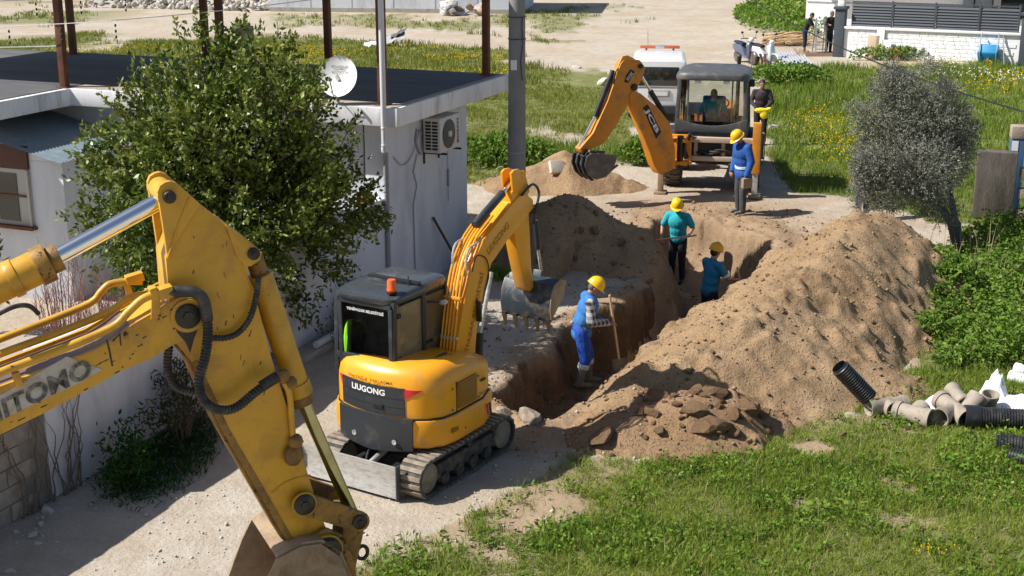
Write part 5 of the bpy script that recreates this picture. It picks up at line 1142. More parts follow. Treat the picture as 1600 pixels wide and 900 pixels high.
arc_text('LIUGONG', 'decal_white', 0.12, 1.085, 0.070, 0.46, 0.955, 0.03)
arc_text('25mt FAZLA  YAKLAŞMA', 'decal_black', 0.10, 1.200, 0.045, 0.62, 0.962, 0.012, 0.15)
# bolts and door furniture
for x_, z_ in ((-0.30, 1.10), (-0.30, 0.86), (0.20, 1.10), (0.20, 0.86), (0.48, 0.98), (0.50, 0.72), (-0.10, 0.60)): MB().lathe([(0.011, 0), (0.009, 0.008)], 8, (x_, -0.675 if z_ > 0.8 else -0.703, z_), (0, -1, 0)).build('bolt', 'grey_paint', mini)
MB().box((0.30, -0.676, 1.03), (0.09, 0.012, 0.03)).build('hood_handle', 'grey_paint', mini, 0.004)
# side panel with tinted vent window and lettering
MB().box((-0.02, -0.675, 0.995), (0.36, 0.03, 0.30)).build('side_vent', 'decal_brown', mini, 0.008)
mat('vent_mesh', (0.26, 0.13, 0.012), 0.5, var=0.3, vs=40)
MB().box((-0.02, -0.681, 0.995), (0.31, 0.03, 0.25)).build('vent_mesh', 'vent_mesh', mini, 0.01)
for x in (-0.225,): MB().box((x, -0.672, 0.98), (0.008, 0.02, 0.36)).build('panel_seam', 'black_part', mini)
for k in range(3): MB().box((-0.06, -0.36 - 0.06 * k, 1.352 - 0.018 * k), (0.24, 0.022, 0.03), 0.05).build('louvre', 'grey_paint', mini, 0.006)
text('lettering', '25mt FAZLA YAK', 'decal_black', mini, (0.36, -0.684, 0.89), (1, 0, 0), (0, 0, 1), 0.04, 0.34, 0.008, 0.01, 0.15)
for k in range(2): MB().prism([(0.34 + k * 0.05, 0.60), (0.37 + k * 0.05, 0.60), (0.34 + k * 0.05, 0.74), (0.31 + k * 0.05, 0.74)], lambda x, z: (x, -0.703, z), lambda x, z: (x, -0.711, z)).build('stripe', 'decal_red' if k == 0 else 'decal_black', mini)
MB().prism([(-0.36, 0.62), (-0.24, 0.62), (-0.24, 0.67), (-0.36, 0.67)], lambda x, z: (x, -0.703, z), lambda x, z: (x, -0.7105, z)).build('sticker', 'decal_brown', mini)
# cab
cab = MB(); X0, X1, Y0, Y1, Z0, Z1 = -0.53, 0.50, -0.07, 0.70, 1.28, 2.02
for x, y in ((X0, Y0), (X0, Y1), (X1, Y0), (X1, Y1), (0.02, Y0)): cab.beam((x, y, Z0 - 0.2), (x + (0.03 if x < -0.3 else -0.05 if x > 0.3 else 0), y * 0.985, Z1), 0.055, 0.06, (1, 0, 0))
for y in (Y0, Y1): cab.beam((X0, y, Z0 + 0.03), (X1, y, Z0 - 0.08), 0.05, 0.07)
cab.beam((X0, Y0, Z0 + 0.05), (X0, Y1, Z0 + 0.05), 0.05, 0.08); cab.beam((X1, Y0, Z0 - 0.1), (X1, Y1, Z0 - 0.1), 0.05, 0.06)
cabo = cab.build('cab', 'grey_paint', mini, 0.012)
rf = []
for k, z in ((1.0, 1.985), (1.03, 2.00), (1.03, 2.05), (0.985, 2.085), (0.90, 2.10)):
    cx, cy = (X0 + X1) / 2, (Y0 + Y1) / 2; a, b = 0.55 * k, 0.405 * k
    rf.append([(cx + a * math.copysign(abs(math.cos(t)) ** 0.32, math.cos(t)), cy + b * math.copysign(abs(math.sin(t)) ** 0.32, math.sin(t)), z - 0.05 * max(0, -(math.cos(t))) * (k < 0.99)) for t in np.linspace(0, 2 * pi, 33)[:-1]])
mat('cab_roof', (0.05, 0.058, 0.066), 0.25, var=0.1, coat=0.3, dirt=(0.12, 0.12, 0.12), damt=0.12, ds=3)
MB().loft(rf).build('roof', 'cab_roof', cabo, ang=50)
MB().box((-0.02, 0.28, 2.115), (0.06, 0.70, 0.03), 0.0).build('roof_bar', 'black_part', cabo, 0.008)
MB().box((X0 - 0.0, 0.285, 1.60), (0.012, 0.64, 0.70)).build('rear_window', 'tint_glass', cabo)
rwf = MB()
for z in (1.235, 1.965): rwf.box((X0 - 0.012, 0.285, z), (0.03, 0.70, 0.05))
for y in (-0.055, 0.625): rwf.box((X0 - 0.012, y, 1.60), (0.03, 0.05, 0.70))
rwf.build('window_frame', 'grey_paint', cabo, 0.008)
text('lettering', 'YENİPAZAR BELEDİYESİ', 'decal_white', cabo, (X0 - 0.012, 0.285, 1.885), (0, -1, 0), (0, 0, 1), 0.042, 0.50, 0.004, 0.02)
mat('dusty_glass', (0.17, 0.135, 0.075), 0.12, var=0.25, vs=3, spec=0.7, dirt=(0.30, 0.24, 0.13), damt=0.3, ds=4)
for x0, x1 in ((X0 + 0.05, -0.01), (0.05, X1 - 0.05)): MB().box(((x0 + x1) / 2, Y0, 1.58), (x1 - x0, 0.01, 0.74)).build('side_window', 'dusty_glass', cabo)
MB().box((-0.01, Y1, 1.58), (0.95, 0.01, 0.74)).build('side_window', 'tint_glass', cabo); MB().box((X1 - 0.02, 0.285, 1.52), (0.012, 0.66, 0.84)).build('front_window', 'tint_glass', cabo)
MB().box((0.0, 0.30, 1.35), (0.40, 0.42, 0.30)).build('seat', 'black_part', cabo, 0.05); MB().box((-0.20, 0.30, 1.60), (0.10, 0.40, 0.50)).build('seat_back', 'black_part', cabo, 0.05)
MB().box((-0.3, 0.285, 1.235), (0.42, 0.62, 0.05)).build('rear_shelf', 'black_part', cabo)
MB().box((0.12, Y0 - 0.012, 1.42), (0.12, 0.02, 0.03)).build('door_handle', 'black_part', cabo, 0.004)
for z_ in (1.36, 1.85): MB().box((X0 + 0.10, Y0 - 0.014, z_), (0.06, 0.02, 0.05)).build('hinge', 'black_part', cabo, 0.004)
MB().tube([(X0 + 0.02, Y1 + 0.02, 1.25), (X0 + 0.02, Y1 + 0.035, 1.95)], 0.012, 7).build('grab_rail', 'black_part', cabo)
be = MB(); be.lathe([(0.05, 0), (0.055, 0.02), (0.05, 0.03), (0.048, 0.11), (0.042, 0.13)], 16, (X0 + 0.12, 0.02, 2.11)); beo = be.build('beacon', 'beacon', cabo)
MB().lathe([(0.045, -0.03), (0.06, -0.005)], 14, (X0 + 0.12, 0.02, 2.11)).build('beacon_base', 'black_part', beo)
for y in (0.06, 0.50): MB().box((X0 + 0.01, y, 2.01), (0.06, 0.10, 0.035), 0, 0, 0.3).build('work_lamp', 'black_part', cabo, 0.01)
MB().tube(smoothpath([(X0 - 0.02, 0.55, 2.0), (X0 - 0.03, 0.45, 1.985), (X0 - 0.03, 0.38, 2.0), (X0 - 0.02, 0.33, 1.99)], 4), 0.008, 6).build('lamp_cable', 'black_part', cabo)
MB().tube([(0.0, 0.1, 2.10)] + [(0.0 + 0.08 * math.cos(t), 0.1 + 0.06 * math.cos(t), 2.10 + 0.06 * math.sin(t)) for t in np.linspace(0, pi, 10)], 0.008, 6).build('roof_handle', 'black_part', cabo)
MB().tube(smoothpath([(0.50, -0.10, 1.80), (0.66, -0.26, 1.86), (0.70, -0.33, 1.80), (0.70, -0.34, 1.70)], 5), 0.010, 7).build('mirror_arm', 'black_part', cabo)
MB().box((0.70, -0.34, 1.66), (0.03, 0.12, 0.24), -0.1).build('mirror', 'dark_glass', cabo, 0.01)
MB().tube([(0.1, Y0 - 0.01, 1.88), (0.22, Y0 - 0.10, 1.86)], 0.010, 7).build('mirror_arm', 'black_part', cabo); MB().ball((0.25, Y0 - 0.12, 1.855), (0.06, 0.05, 0.03), 12, 8).build('lamp', 'bare_steel', cabo)
MB().tube(smoothpath([(0.5, -0.06, 1.95), (0.66, -0.18, 1.98), (0.72, -0.20, 2.0)], 4), 0.008, 6).build('lamp_arm', 'black_part', cabo); MB().box((0.72, -0.22, 2.0), (0.07, 0.06, 0.06)).build('work_lamp', 'black_part', cabo, 0.01)
# things lying behind the rear window
hv = thing('safety_vest', 'bright green safety vest hanging behind the rear window of the small excavator', 'vest', MC + Vector((0, 0, 0)), MR)
v_ = MB(); v_.tube(smoothpath([(-0.49, 0.58, 1.34), (-0.50, 0.57, 1.58), (-0.49, 0.52, 1.73), (-0.49, 0.36, 1.73), (-0.49, 0.30, 1.62)], 6), [0.05] * 6 + [0.045] * 6 + [0.035] * 6 + [0.02] * 7, 8); v_.build('cloth', 'hivis', hv)
MB().tube(smoothpath([(-0.49, 0.34, 1.52), (-0.49, 0.24, 1.42), (-0.49, 0.15, 1.30)], 5), 0.012, 6).build('strap', 'hivis', hv)
bt = thing('water_bottle', 'large clear water bottle lying behind the cab rear window', 'bottle', MC + Vector((0, 0, 0)), MR)
MB().lathe([(0.02, 0), (0.085, 0.01), (0.09, 0.06), (0.084, 0.08), (0.09, 0.10), (0.09, 0.25), (0.05, 0.31), (0.025, 0.33)], 20, (-0.42, 0.22, 1.40), (0, 1, 0)).build('bottle_body', 'water_bottle', bt)
# boom, stick and bucket
ME = Upright(*(MC.x + 0.23 * 0.848, MC.y - 0.23 * 0.53), 0.53, 0.848)
def mu(pp, off=0.0): return [ME.uz(*p, off) for p in pp]
YB_ = -0.23; bw = 0.10
def mpr(name, pp, m, parent, w=bw, ref=-bw, bevel=0.01, yc=YB_):
    return MB().prism(mu(pp, ref), lambda u, z: (u, yc - w, z), lambda u, z: (u, yc + w, z)).build(name, m, parent, bevel)
mbm = mpr('boom', [(708, 590), (714, 540), (726, 470), (738, 415), (756, 375), (800, 320), (812, 306), (824, 304), (833, 312), (834, 324), (790, 380), (768, 412), (758, 445), (746, 510), (738, 590)], 'liu_yellow', mini)
for s_ in (-0.062, 0.062): mpr('stick_lug', [(799, 271), (803, 266), (810, 264), (817, 267), (822, 276), (828, 300), (815, 312), (802, 300)], 'liu_yellow', mini, 0.014, -0.075, 0.004, YB_ + s_)
mst = mpr('stick', [(803, 300), (812, 292), (824, 290), (828, 300), (829, 325), (830, 350), (833, 415), (837, 450), (831, 456), (824, 452), (813, 400), (803, 345)], 'liu_yellow', mini, 0.075)
def m3(px, py, y): 
    u, z = ME.uz(px, py, y - YB_); return Vector((u, y, z))
for k in range(5):
    y = -0.31 + 0.042 * k
    pth = [m3(px + dx, py, YB_ - bw) for px, py, dx in ((712, 560, 0), (722, 470, 0), (733, 412, 0), (750, 372, 0), (775, 338, 0))]
    pth = [Vector((p.x - 0.035, y, p.z + 0.015)) for p in pth]; MB().tube(smoothpath(pth, 5), 0.013, 8).build('hydraulic_pipe', 'liu_yellow', mbm)
for (a, b) in (((722, 468), 0), ((716, 530), 1)):
    p = m3(*a, YB_ - bw); MB().box((p.x - 0.035, -0.23, p.z + 0.015), (0.045, 0.22, 0.03)).build('pipe_clamp', 'liu_yellow' if b == 0 else 'bare_steel', mbm, 0.004)
for y, dz in ((-0.33, 0.0), (-0.15, 0.03)):
    p = m3(733, 412, YB_ - bw); MB().tube(smoothpath([(p.x - 0.05, y, p.z - 0.12), (p.x - 0.06, y, p.z + 0.05 + dz), (p.x + 0.0, y, p.z + 0.17 + dz), (p.x + 0.14, y, p.z + 0.20 + dz), (p.x + 0.25, y, p.z + 0.24)], 6), 0.013, 8).build('steel_hose', 'bare_steel', mbm)
a, b, c = m3(742, 352, YB_), m3(785, 302, YB_), m3(809, 272, YB_)
a.z += 0.0; cyo = MB().cyl(a, b, 0.048, None, 18).build('stick_cylinder', 'grey_paint', mini, 0.006); MB().cyl(b, c, 0.026, None, 14).build('rod', 'chrome', cyo)
for y in (-0.30, -0.16): MB().lathe([(0.05, -0.012), (0.05, 0.012)], 16, (c.x, y, c.z), (0, 1, 0)).build('pin_boss', 'liu_yellow', mst)
a, b, c = m3(747, 590, YB_), m3(750, 520, YB_), m3(768, 425, YB_)
cyo = MB().cyl(a, b, 0.045, None, 16).build('boom_cylinder', 'grey_paint', mini); MB().cyl(b, c, 0.025, None, 14).build('rod', 'bare_steel', cyo)
MB().tube(smoothpath([m3(815, 305, -0.34), m3(832, 288, -0.34), m3(842, 300, -0.34), m3(838, 325, -0.34), m3(834, 350, -0.33)], 6), 0.016, 8).build('hose', 'hose', mst)
MB().tube(smoothpath([m3(790, 330, -0.26), m3(805, 300, -0.22), m3(815, 300, -0.2), m3(822, 315, -0.2)], 6), 0.016, 8).build('hose', 'hose', mst)
MB().tube(smoothpath([m3(738, 425, -0.335), m3(745, 400, -0.34), m3(760, 405, -0.345), m3(764, 430, -0.34), m3(758, 455, -0.335)], 6), 0.007, 6).build('loose_cable', 'black_part', mbm)
a, b, c = m3(834, 345, YB_), m3(838, 390, YB_), m3(843, 425, YB_)
for p in (a, b, c): p.x += 0.04
cyo = MB().cyl(a, b, 0.036, None, 14).build('bucket_cylinder', 'grey_paint', mini); MB().cyl(b, c, 0.02, None, 12).build('rod', 'bare_steel', cyo)
d1 = (m3(757, 545, YB_ - bw) - m3(772, 415, YB_ - bw)); p_ = m3(738, 500, YB_ - bw); e_ = m3(752, 430, YB_ - bw); dx_ = (e_ - p_).normalized()
text('lettering', 'YENİPAZAR BELEDİYESİ', 'decal_brown', mbm, (p_.x, YB_ - bw, p_.z), (dx_.x, 0, dx_.z), (-dx_.z, 0, dx_.x), 0.085, 1.10, 0.004, 0.01)
p_, e_ = m3(778, 372, YB_ - bw), m3(800, 342, YB_ - bw); dx_ = (e_ - p_).normalized(); text('lettering', 'LIUGONG', 'decal_brown', mbm, (p_.x, YB_ - bw, p_.z), (dx_.x, 0, dx_.z), (-dx_.z, 0, dx_.x), 0.085, 0.50, 0.004, 0.01)
# bucket, opening downwards
hp = m3(834, 440, YB_); W = 0.34
prof = [(0.18, 0.02), (0.05, 0.07), (-0.10, 0.03), (-0.18, -0.10), (-0.20, -0.26), (-0.17, -0.40)]
prof2 = [(0.18, 0.02), (0.26, -0.08), (0.26, -0.20), (0.16, -0.30), (0.0, -0.36), (-0.17, -0.40)]
bk_ = MB()
bk_.loft([[(hp.x + u, YB_ - W, hp.z + z), (hp.x + u, YB_ + W, hp.z + z), (hp.x + u + 0.012, YB_ + W, hp.z + z - 0.02), (hp.x + u + 0.012, YB_ - W, hp.z + z - 0.02)] for u, z in prof])
bko_ = bk_.build('bucket', 'bucket_blue', mini, 0.003)
side = prof[:-1] + [(-0.17, -0.40), (-0.05, -0.30), (0.12, -0.16)]
for y in (YB_ - W - 0.008, YB_ + W + 0.008): MB().prism(side, lambda u, z: (hp.x + u, y - 0.008, hp.z + z), lambda u, z: (hp.x + u, y + 0.008, hp.z + z)).build('side_plate', 'bucket_worn' if y < YB_ else 'bucket_steel', bko_, 0.003)
for k in range(5):
    y = YB_ - W + 0.03 + k * (2 * W - 0.06) / 4; MB().loft([[(hp.x - 0.185 + u, y + v, hp.z - 0.38) for u, v in ((-.02, -.03), (.02, -.03), (.02, .03), (-.02, .03))], [(hp.x - 0.15 + u, y + v, hp.z - 0.57) for u, v in ((-.006, -.014), (.006, -.014), (.006, .014), (-.006, .014))]]).build('tooth', 'tooth_steel', bko_)
MB().beam((hp.x + 0.12, YB_, hp.z + 0.12), (hp.x + 0.06, YB_, hp.z - 0.02), 0.12, 0.06).build('bucket_link', 'grey_paint', bko_, 0.01)
MB().box((hp.x - 0.06, YB_ + 0.17, hp.z + 0.05), (0.10, 0.24, 0.10)).build('quick_coupler', 'bare_steel', bko_, 0.02)
# ------------------------------------------------------------------ orange backhoe loader, rear towards us
KC = Vector((4.42, 29.85, 0)); KR = math.radians(78)
bh = thing('backhoe_loader', 'orange backhoe loader with grey glazed cab parked behind the pit', 'backhoe', KC, KR)
def wheel(parent, x, y, r, w, s, n=22):
    wo = MB().lathe([(r * 0.55, -w / 2), (r * 0.93, -w / 2), (r, -w * 0.36), (r, w * 0.36), (r * 0.93, w / 2), (r * 0.55, w / 2)], 32, (x, y, r), (0, 1, 0)).build('wheel', 'tyre', parent)
    MB().lathe([(r * 0.54, -w * 0.42), (r * 0.54, w * 0.42), (r * 0.42, w * 0.25), (r * 0.15, w * 0.3)], 24, (x, y, r), (0, s, 0)).build('rim', 'decal_white', wo)
    lug = MB()
    for k in range(n):
        a = 2 * pi * k / n
        for q in (-1, 1):
            aa = a + (pi / n if q > 0 else 0); c = Vector((x + math.cos(aa) * r, y + q * w * 0.24, r + math.sin(aa) * r))
            lug.box(c, (0.05, w * 0.5, 0.055), 0, 0, -aa + pi / 2)
    lug.build('tread_lugs', 'tyre', wo); wo.children[-1]['kind'] = 'stuff'
    return wo
for s in (-1, 1): wheel(bh, 0, s * 0.86, 0.62, 0.40, s); wheel(bh, 1.95, s * 0.80, 0.42, 0.30, s, 18)
MB().box((0.85, 0, 0.78), (3.2, 0.62, 0.36)).build('chassis', 'black_part', bh, 0.03)
MB().cyl((0, -0.7, 0.62), (0, 0.7, 0.62), 0.13).build('rear_axle', 'grey_cab', bh); MB().cyl((1.95, -0.7, 0.42), (1.95, 0.7, 0.42), 0.09).build('front_axle', 'grey_cab', bh)
MB().box((1.75, 0, 1.25), (1.5, 0.74, 0.62)).build('bonnet', 'jcb_orange', bh, 0.07)
MB().cyl((1.2, -0.45, 1.2), (1.2, -0.45, 2.72), 0.045).build('exhaust', 'black_part', bh)
for s in (-1, 1):
    la = MB(); la.beam((0.75, s * 0.52, 1.35), (2.1, s * 0.56, 1.15), 0.09, 0.2); la.beam((2.1, s * 0.56, 1.15), (2.75, s * 0.6, 0.45), 0.09, 0.17); la.build('loader_arm', 'jcb_orange', bh, 0.015)
    f = MB(); n = 9
    f.loft([[(0.78 * math.cos(t), s * 0.64, 0.62 + 0.72 * math.sin(t)), (0.78 * math.cos(t), s * 1.06, 0.60 + 0.70 * math.sin(t)), (0.74 * math.cos(t), s * 1.06, 0.60 + 0.66 * math.sin(t)), (0.74 * math.cos(t), s * 0.64, 0.62 + 0.68 * math.sin(t))] for t in np.linspace(0.35, pi - 0.55, n)]); f.build('mudguard', 'grey_paint', bh, 0.01)
ld = MB(); pr = [(2.72, 0.75), (2.66, 0.45), (2.72, 0.12), (3.35, 0.05)]
ld.loft([[(x, -1.05, z), (x, 1.05, z), (x + 0.02, 1.05, z + 0.02), (x + 0.02, -1.05, z + 0.02)] for x, z in pr]); ldo = ld.build('loader_bucket', 'bucket_worn', bh)
for s in (-1, 1): MB().prism([(2.68, 0.76), (2.64, 0.44), (2.70, 0.1), (3.36, 0.03), (3.0, 0.55)], lambda x, z: (x, s * 1.055, z), lambda x, z: (x, s * 1.07, z)).build('side_plate', 'bucket_worn', ldo)
# cab
cabb = MB(); CX0, CX1, CY, CZ0, CZ1 = -0.78, 0.72, 0.74, 1.28, 2.46
for x in (CX0, CX1):
    for s in (-1, 1): cabb.beam((x, s * CY * 1.0, CZ0 - 0.1), (x * 0.96, s * CY * 0.93, CZ1), 0.085, 0.10, (1, 0, 0))
for s in (-1, 1): cabb.beam((0.05, s * CY, CZ0), (0.05, s * CY * 0.93, CZ1), 0.05, 0.07, (1, 0, 0)); cabb.beam((CX0, s * CY, CZ0), (CX1, s * CY, CZ0), 0.08, 0.12)
for x in (CX0, CX1): cabb.beam((x, -CY, CZ0 - 0.02), (x, CY, CZ0 - 0.02), 0.06, 0.08)
kc = cabb.build('cab', 'grey_cab', bh, 0.02)
lp = MB(); R = []
for t in np.linspace(-1, 1, 13):
    d = 0.17 * (1 - t * t); R.append([(CX0 - 0.05, t * CY * 1.04, 1.30), (CX0 - 0.06, t * CY * 1.04, 1.62 - d), (CX0 + 0.02, t * CY * 1.04, 1.62 - d), (CX0 + 0.02, t * CY * 1.04, 1.30)])
lp.loft(R).build('rear_panel', 'grey_cab', kc, 0.01)
rr = []
for k, z in ((0.97, 2.42), (1.03, 2.44), (1.04, 2.52), (1.0, 2.58), (0.88, 2.61)):
    rr.append([(-0.03 + 0.84 * k * math.copysign(abs(math.cos(t)) ** 0.35, math.cos(t)), 0.77 * k * math.copysign(abs(math.sin(t)) ** 0.35, math.sin(t)), z - 0.045 * (abs(math.sin(t)) ** 3)) for t in np.linspace(0, 2 * pi, 37)[:-1]])
MB().loft(rr).build('roof', 'grey_cab', kc, ang=50)
MB().box((CX0 + 0.0, 0, 1.98), (0.01, 1.34, 0.88)).build('rear_window', 'cab_glass', kc)
for s in (-1, 1): MB().box((-0.03, s * CY * 0.965, 1.88), (1.36, 0.01, 1.06)).build('side_window', 'cab_glass', kc)
MB().box((CX1 - 0.02, 0, 1.9), (0.01, 1.3, 1.0)).build('front_window', 'cab_glass', kc)
for y in (-0.30, 0.30): MB().box((CX0 - 0.02, y, 2.38), (0.08, 0.13, 0.07)).build('work_lamp', 'lamp_white', kc, 0.015)
for y in (-0.43, 0.50): MB().beam((CX0 - 0.004, y, 1.55), (CX0 + 0.005, y, 2.42), 0.03, 0.03).build('window_bar', 'grey_cab', kc)
MB().box((-0.5, -0.82, 2.35), (0.10, 0.12, 0.16)).build('mirror', 'black_part', kc, 0.02)
MB().box((-0.10, 0.0, 1.32), (0.46, 0.52, 0.20)).build('seat', 'black_part', kc, 0.05); MB().box((0.14, 0.0, 1.66), (0.12, 0.50, 0.62)).build('seat_back', 'cloth_royal', kc, 0.05)
MB().box((-0.52, 0.0, 1.36), (0.22, 0.34, 0.40)).build('control_console', 'cloth_black', kc, 0.03)
for s in (-1, 1): MB().tube([(-0.50, s * 0.12, 1.60), (-0.46, s * 0.17, 1.78), (-0.42, s * 0.18, 1.86)], 0.013, 7).build('lever', 'galvanised', kc)
MB().tube([(0.55, -0.1, 1.5), (0.42, -0.1, 1.75)], 0.03, 8).build('steering_column', 'black_part', kc)
MB().tube([(0.42 + 0.06 * math.cos(t), -0.1 + 0.2 * math.sin(t), 1.77 + 0.12 * math.cos(t)) for t in np.linspace(0, 2 * pi, 20)], 0.015, 6).build('steering_wheel', 'black_part', kc)
# rear frame with stabilisers
fr = MB()
for z, h in ((1.20, 0.11), (0.80, 0.10)): fr.box((-1.10, 0.0, z), (0.14, 1.95, h))
for y in (-0.30, 0.28): fr.box((-1.04, y, 1.0), (0.08, 0.08, 0.42))
fro = fr.build('rear_frame', 'board_brown', bh, 0.01)
MB().box((-0.92, 0, 1.0), (0.25, 1.3, 0.42)).build('rear_tank', 'black_part', bh, 0.04)
for k in range(4): MB().tube(smoothpath([(-1.05, 0.3 - 0.1 * k, 0.95), (-1.15, 0.1 - 0.12 * k, 0.85 + 0.05 * k), (-1.1, -0.15 - 0.1 * k, 0.95)], 5), 0.02, 7).build('hose', 'hose', fro)
for s in (-1, 1):
    sb = MB().box((-1.12, s * 1.0, 1.06), (0.19, 0.17, 1.08)).build('stabiliser', 'jcb_orange', bh, 0.012)
    MB().box((-1.12, s * 1.0, 0.32), (0.13, 0.12, 0.60)).build('stabiliser_leg', 'bare_steel' if s < 0 else 'bucket_worn', sb, 0.008)
    MB().box((-1.12, s * 1.0, 0.03), (0.34, 0.26, 0.05)).build('stabiliser_foot', 'bucket_worn', sb, 0.01)
# kingpost carriage
kp = MB(); kp.box((-1.20, 0.58, 1.0), (0.10, 0.44, 0.62)); kp.box((-1.34, 0.58, 1.22), (0.26, 0.30, 0.09)); kp.box((-1.34, 0.58, 0.74), (0.30, 0.34, 0.09)); kpo = kp.build('kingpost_carriage', 'jcb_orange', bh, 0.02)
MB().cyl((-1.42, 0.58, 0.62), (-1.42, 0.58, 1.32), 0.07).build('kingpost', 'grease', kpo)
for k in range(5): MB().tube(smoothpath([(-1.20, 0.38 - 0.03 * k, 1.26), (-1.36, 0.40 + 0.03 * k, 1.36 - 0.05 * k), (-1.44, 0.48, 1.10 - 0.06 * k), (-1.30, 0.42, 0.85)], 6), 0.020, 8).build('hose', 'hose', kpo)
MB().tube([(-1.26 + 0.0, 0.34 + 0.19 * math.cos(t), 0.98 + 0.27 * math.sin(t)) for t in np.linspace(-pi * 0.5, pi * 0.5, 14)], 0.035, 8).build('hose_guard', 'jcb_orange', kpo)
kw = Vector((KC.x + -1.42 * math.cos(KR) - 0.58 * math.sin(KR), KC.y - 1.42 * math.sin(KR) + 0.58 * math.cos(KR), 0))
KH = (-0.90, -0.43); KP = Upright(kw.x, kw.y, *KH)
sw = thing('x', None, None); bpy.data.objects.remove(sw)
KM = Matrix.Rotation(-KR, 3, 'Z'); hh = Vector((KP.h[0], KP.h[1], 0)); nn = Vector((KP.n[0], KP.n[1], 0))
def kl(u, off, z): w = Vector((kw.x, kw.y, 0)) + hh * u + nn * off + Vector((0, 0, z)); return KM @ (w - KC)
def k3(px, py, off=0.0): u, z = KP.uz(px, py, off); return kl(u, off, z)
def kpr(name, pp, m, parent, w, bevel=0.012):
    P = [KP.uz(*p, w) for p in pp]
    return MB().prism(P, lambda u, z: kl(u, -w, z), lambda u, z: kl(u, w, z)).build(name, m, parent, bevel)
kb = kpr('boom', [(983, 150), (990, 141), (1001, 146), (1028, 168), (1047, 192), (1055, 232), (1056, 262), (1046, 268), (1030, 272), (1022, 259), (1006, 209), (986, 162)], 'jcb_orange', bh, 0.13)
kd = kpr('dipper', [(970, 100), (975, 94), (984, 92), (1000, 94), (1009, 106), (1004, 122), (996, 138), (963, 196), (944, 224), (925, 232), (910, 240), (906, 233), (927, 208), (950, 158)], 'jcb_orange', bh, 0.11)
for px, py, r in ((990, 136, 0.07), (1000, 103, 0.05), (914, 236, 0.05)): MB().lathe([(r, 0), (r, 0.05), (r * .6, 0.06)], 16, k3(px, py, 0.10), nn @ Matrix.Rotation(KR, 3, 'Z') if False else KM @ nn).build('pivot_pin', 'grease', kd)
for w in (-0.07, 0.07):
    P = [KP.uz(*p, w) for p in ((966, 102), (972, 88), (980, 86), (992, 92), (985, 112), (972, 118))]
    MB().prism(P, lambda u, z: kl(u, w - 0.015, z), lambda u, z: kl(u, w + 0.015, z)).build('cylinder_lug', 'liu_yellow' if w > 0 else 'jcb_orange', kd, 0.004)
a, b, c = k3(958, 110), k3(930, 182), k3(905, 230)
co = MB().cyl(a, b, 0.055, None, 16).build('bucket_cylinder', 'black_part', bh); MB().cyl(b, c, 0.03, None, 12).build('rod', 'chrome', co)
a, b, c = k3(1040, 182, -0.02), k3(1016, 142, -0.02), k3(1003, 120, -0.02)
co = MB().cyl(a, b, 0.055, None, 16).build('dipper_cylinder', 'black_part', bh); MB().cyl(b, c, 0.03, None, 12).build('rod', 'chrome', co)
for o_ in (0.04, -0.05): MB().tube(smoothpath([k3(984, 92, o_), k3(962, 112, o_ + .05), k3(958, 140, o_ + .05), k3(945, 175, o_)], 6), 0.016, 7).build('hose', 'hose', kd)
# logo plates
P = [KP.uz(*p, 0.13) for p in ((1004, 168), (1012, 163), (1033, 206), (1025, 217))]
MB().prism(P, lambda u, z: kl(u, 0.132, z), lambda u, z: kl(u, 0.137, z)).build('logo_plate', 'decal_black', kb)
a, b = k3(1008, 168, 0.137), k3(1028, 209, 0.137); dx_ = (b - a).normalized(); upd = (KM @ nn).cross(dx_)
text('lettering', 'JCB', 'decal_white', kb, a.lerp(b, 0.5), dx_, upd, 0.125, 0.60, 0.006, 0.03)
P = [KP.uz(*p, 0.11) for p in ((978, 118), (985, 108), (992, 112), (981, 130), (975, 128))]
MB().prism(P, lambda u, z: kl(u, 0.112, z), lambda u, z: kl(u, 0.116, z)).build('model_plate', 'decal_black', kd)
a, b = k3(989, 112, 0.116), k3(978, 127, 0.116); dx_ = (b - a).normalized(); text('lettering', '3DX', 'decal_white', kd, a.lerp(b, 0.5), dx_, (KM @ nn).cross(dx_), 0.07, 0.20, 0.005, 0.02)
# backhoe bucket with a heaped load
ub, zb = KP.uz(914, 238, 0)
W = 0.26; pf = [(-0.02, 0.02), (0.10, -0.05), (0.14, -0.22), (0.06, -0.42), (-0.12, -0.53), (-0.34, -0.50), (-0.52, -0.36)]
kk = MB(); kk.loft([[kl(ub + u, -W, zb + z), kl(ub + u, W, zb + z), kl(ub + u * 0.93, W, zb + z * 0.95), kl(ub + u * 0.93, -W, zb + z * 0.95)] for u, z in pf]); kko = kk.build('bucket', 'bucket_steel', bh)
for w in (-W, W): MB().prism(pf + [(-0.62, -0.06)], lambda u, z: kl(ub + u, w - 0.01, zb + z), lambda u, z: kl(ub + u, w + 0.01, zb + z)).build('side_plate', 'bucket_steel', kko)
for q in (-0.2, 0, 0.2): MB().prism([(0.12, -0.02), (0.17, -0.05), (0.20, -0.23), (0.12, -0.42), (-0.04, -0.56), (-0.12, -0.55), (0.05, -0.42), (0.13, -0.22)], lambda u, z: kl(ub + u, q - 0.02, zb + z), lambda u, z: kl(ub + u, q + 0.02, zb + z)).build('rib', 'black_part', kko)
for q in (-0.20, -0.07, 0.07, 0.20): MB().beam(kl(ub - 0.50, q, zb - 0.38), kl(ub - 0.66, q, zb - 0.28), 0.05, 0.03).build('tooth', 'tooth_steel', kko)
lo = lay('soil_load', CLODS[1], 0, 0, (0.30, 0.26, 0.17), bh, 0.3, 0); lo.location = kl(ub - 0.22, 0, zb - 0.12); lo.rotation_euler = (0, 0, 0)
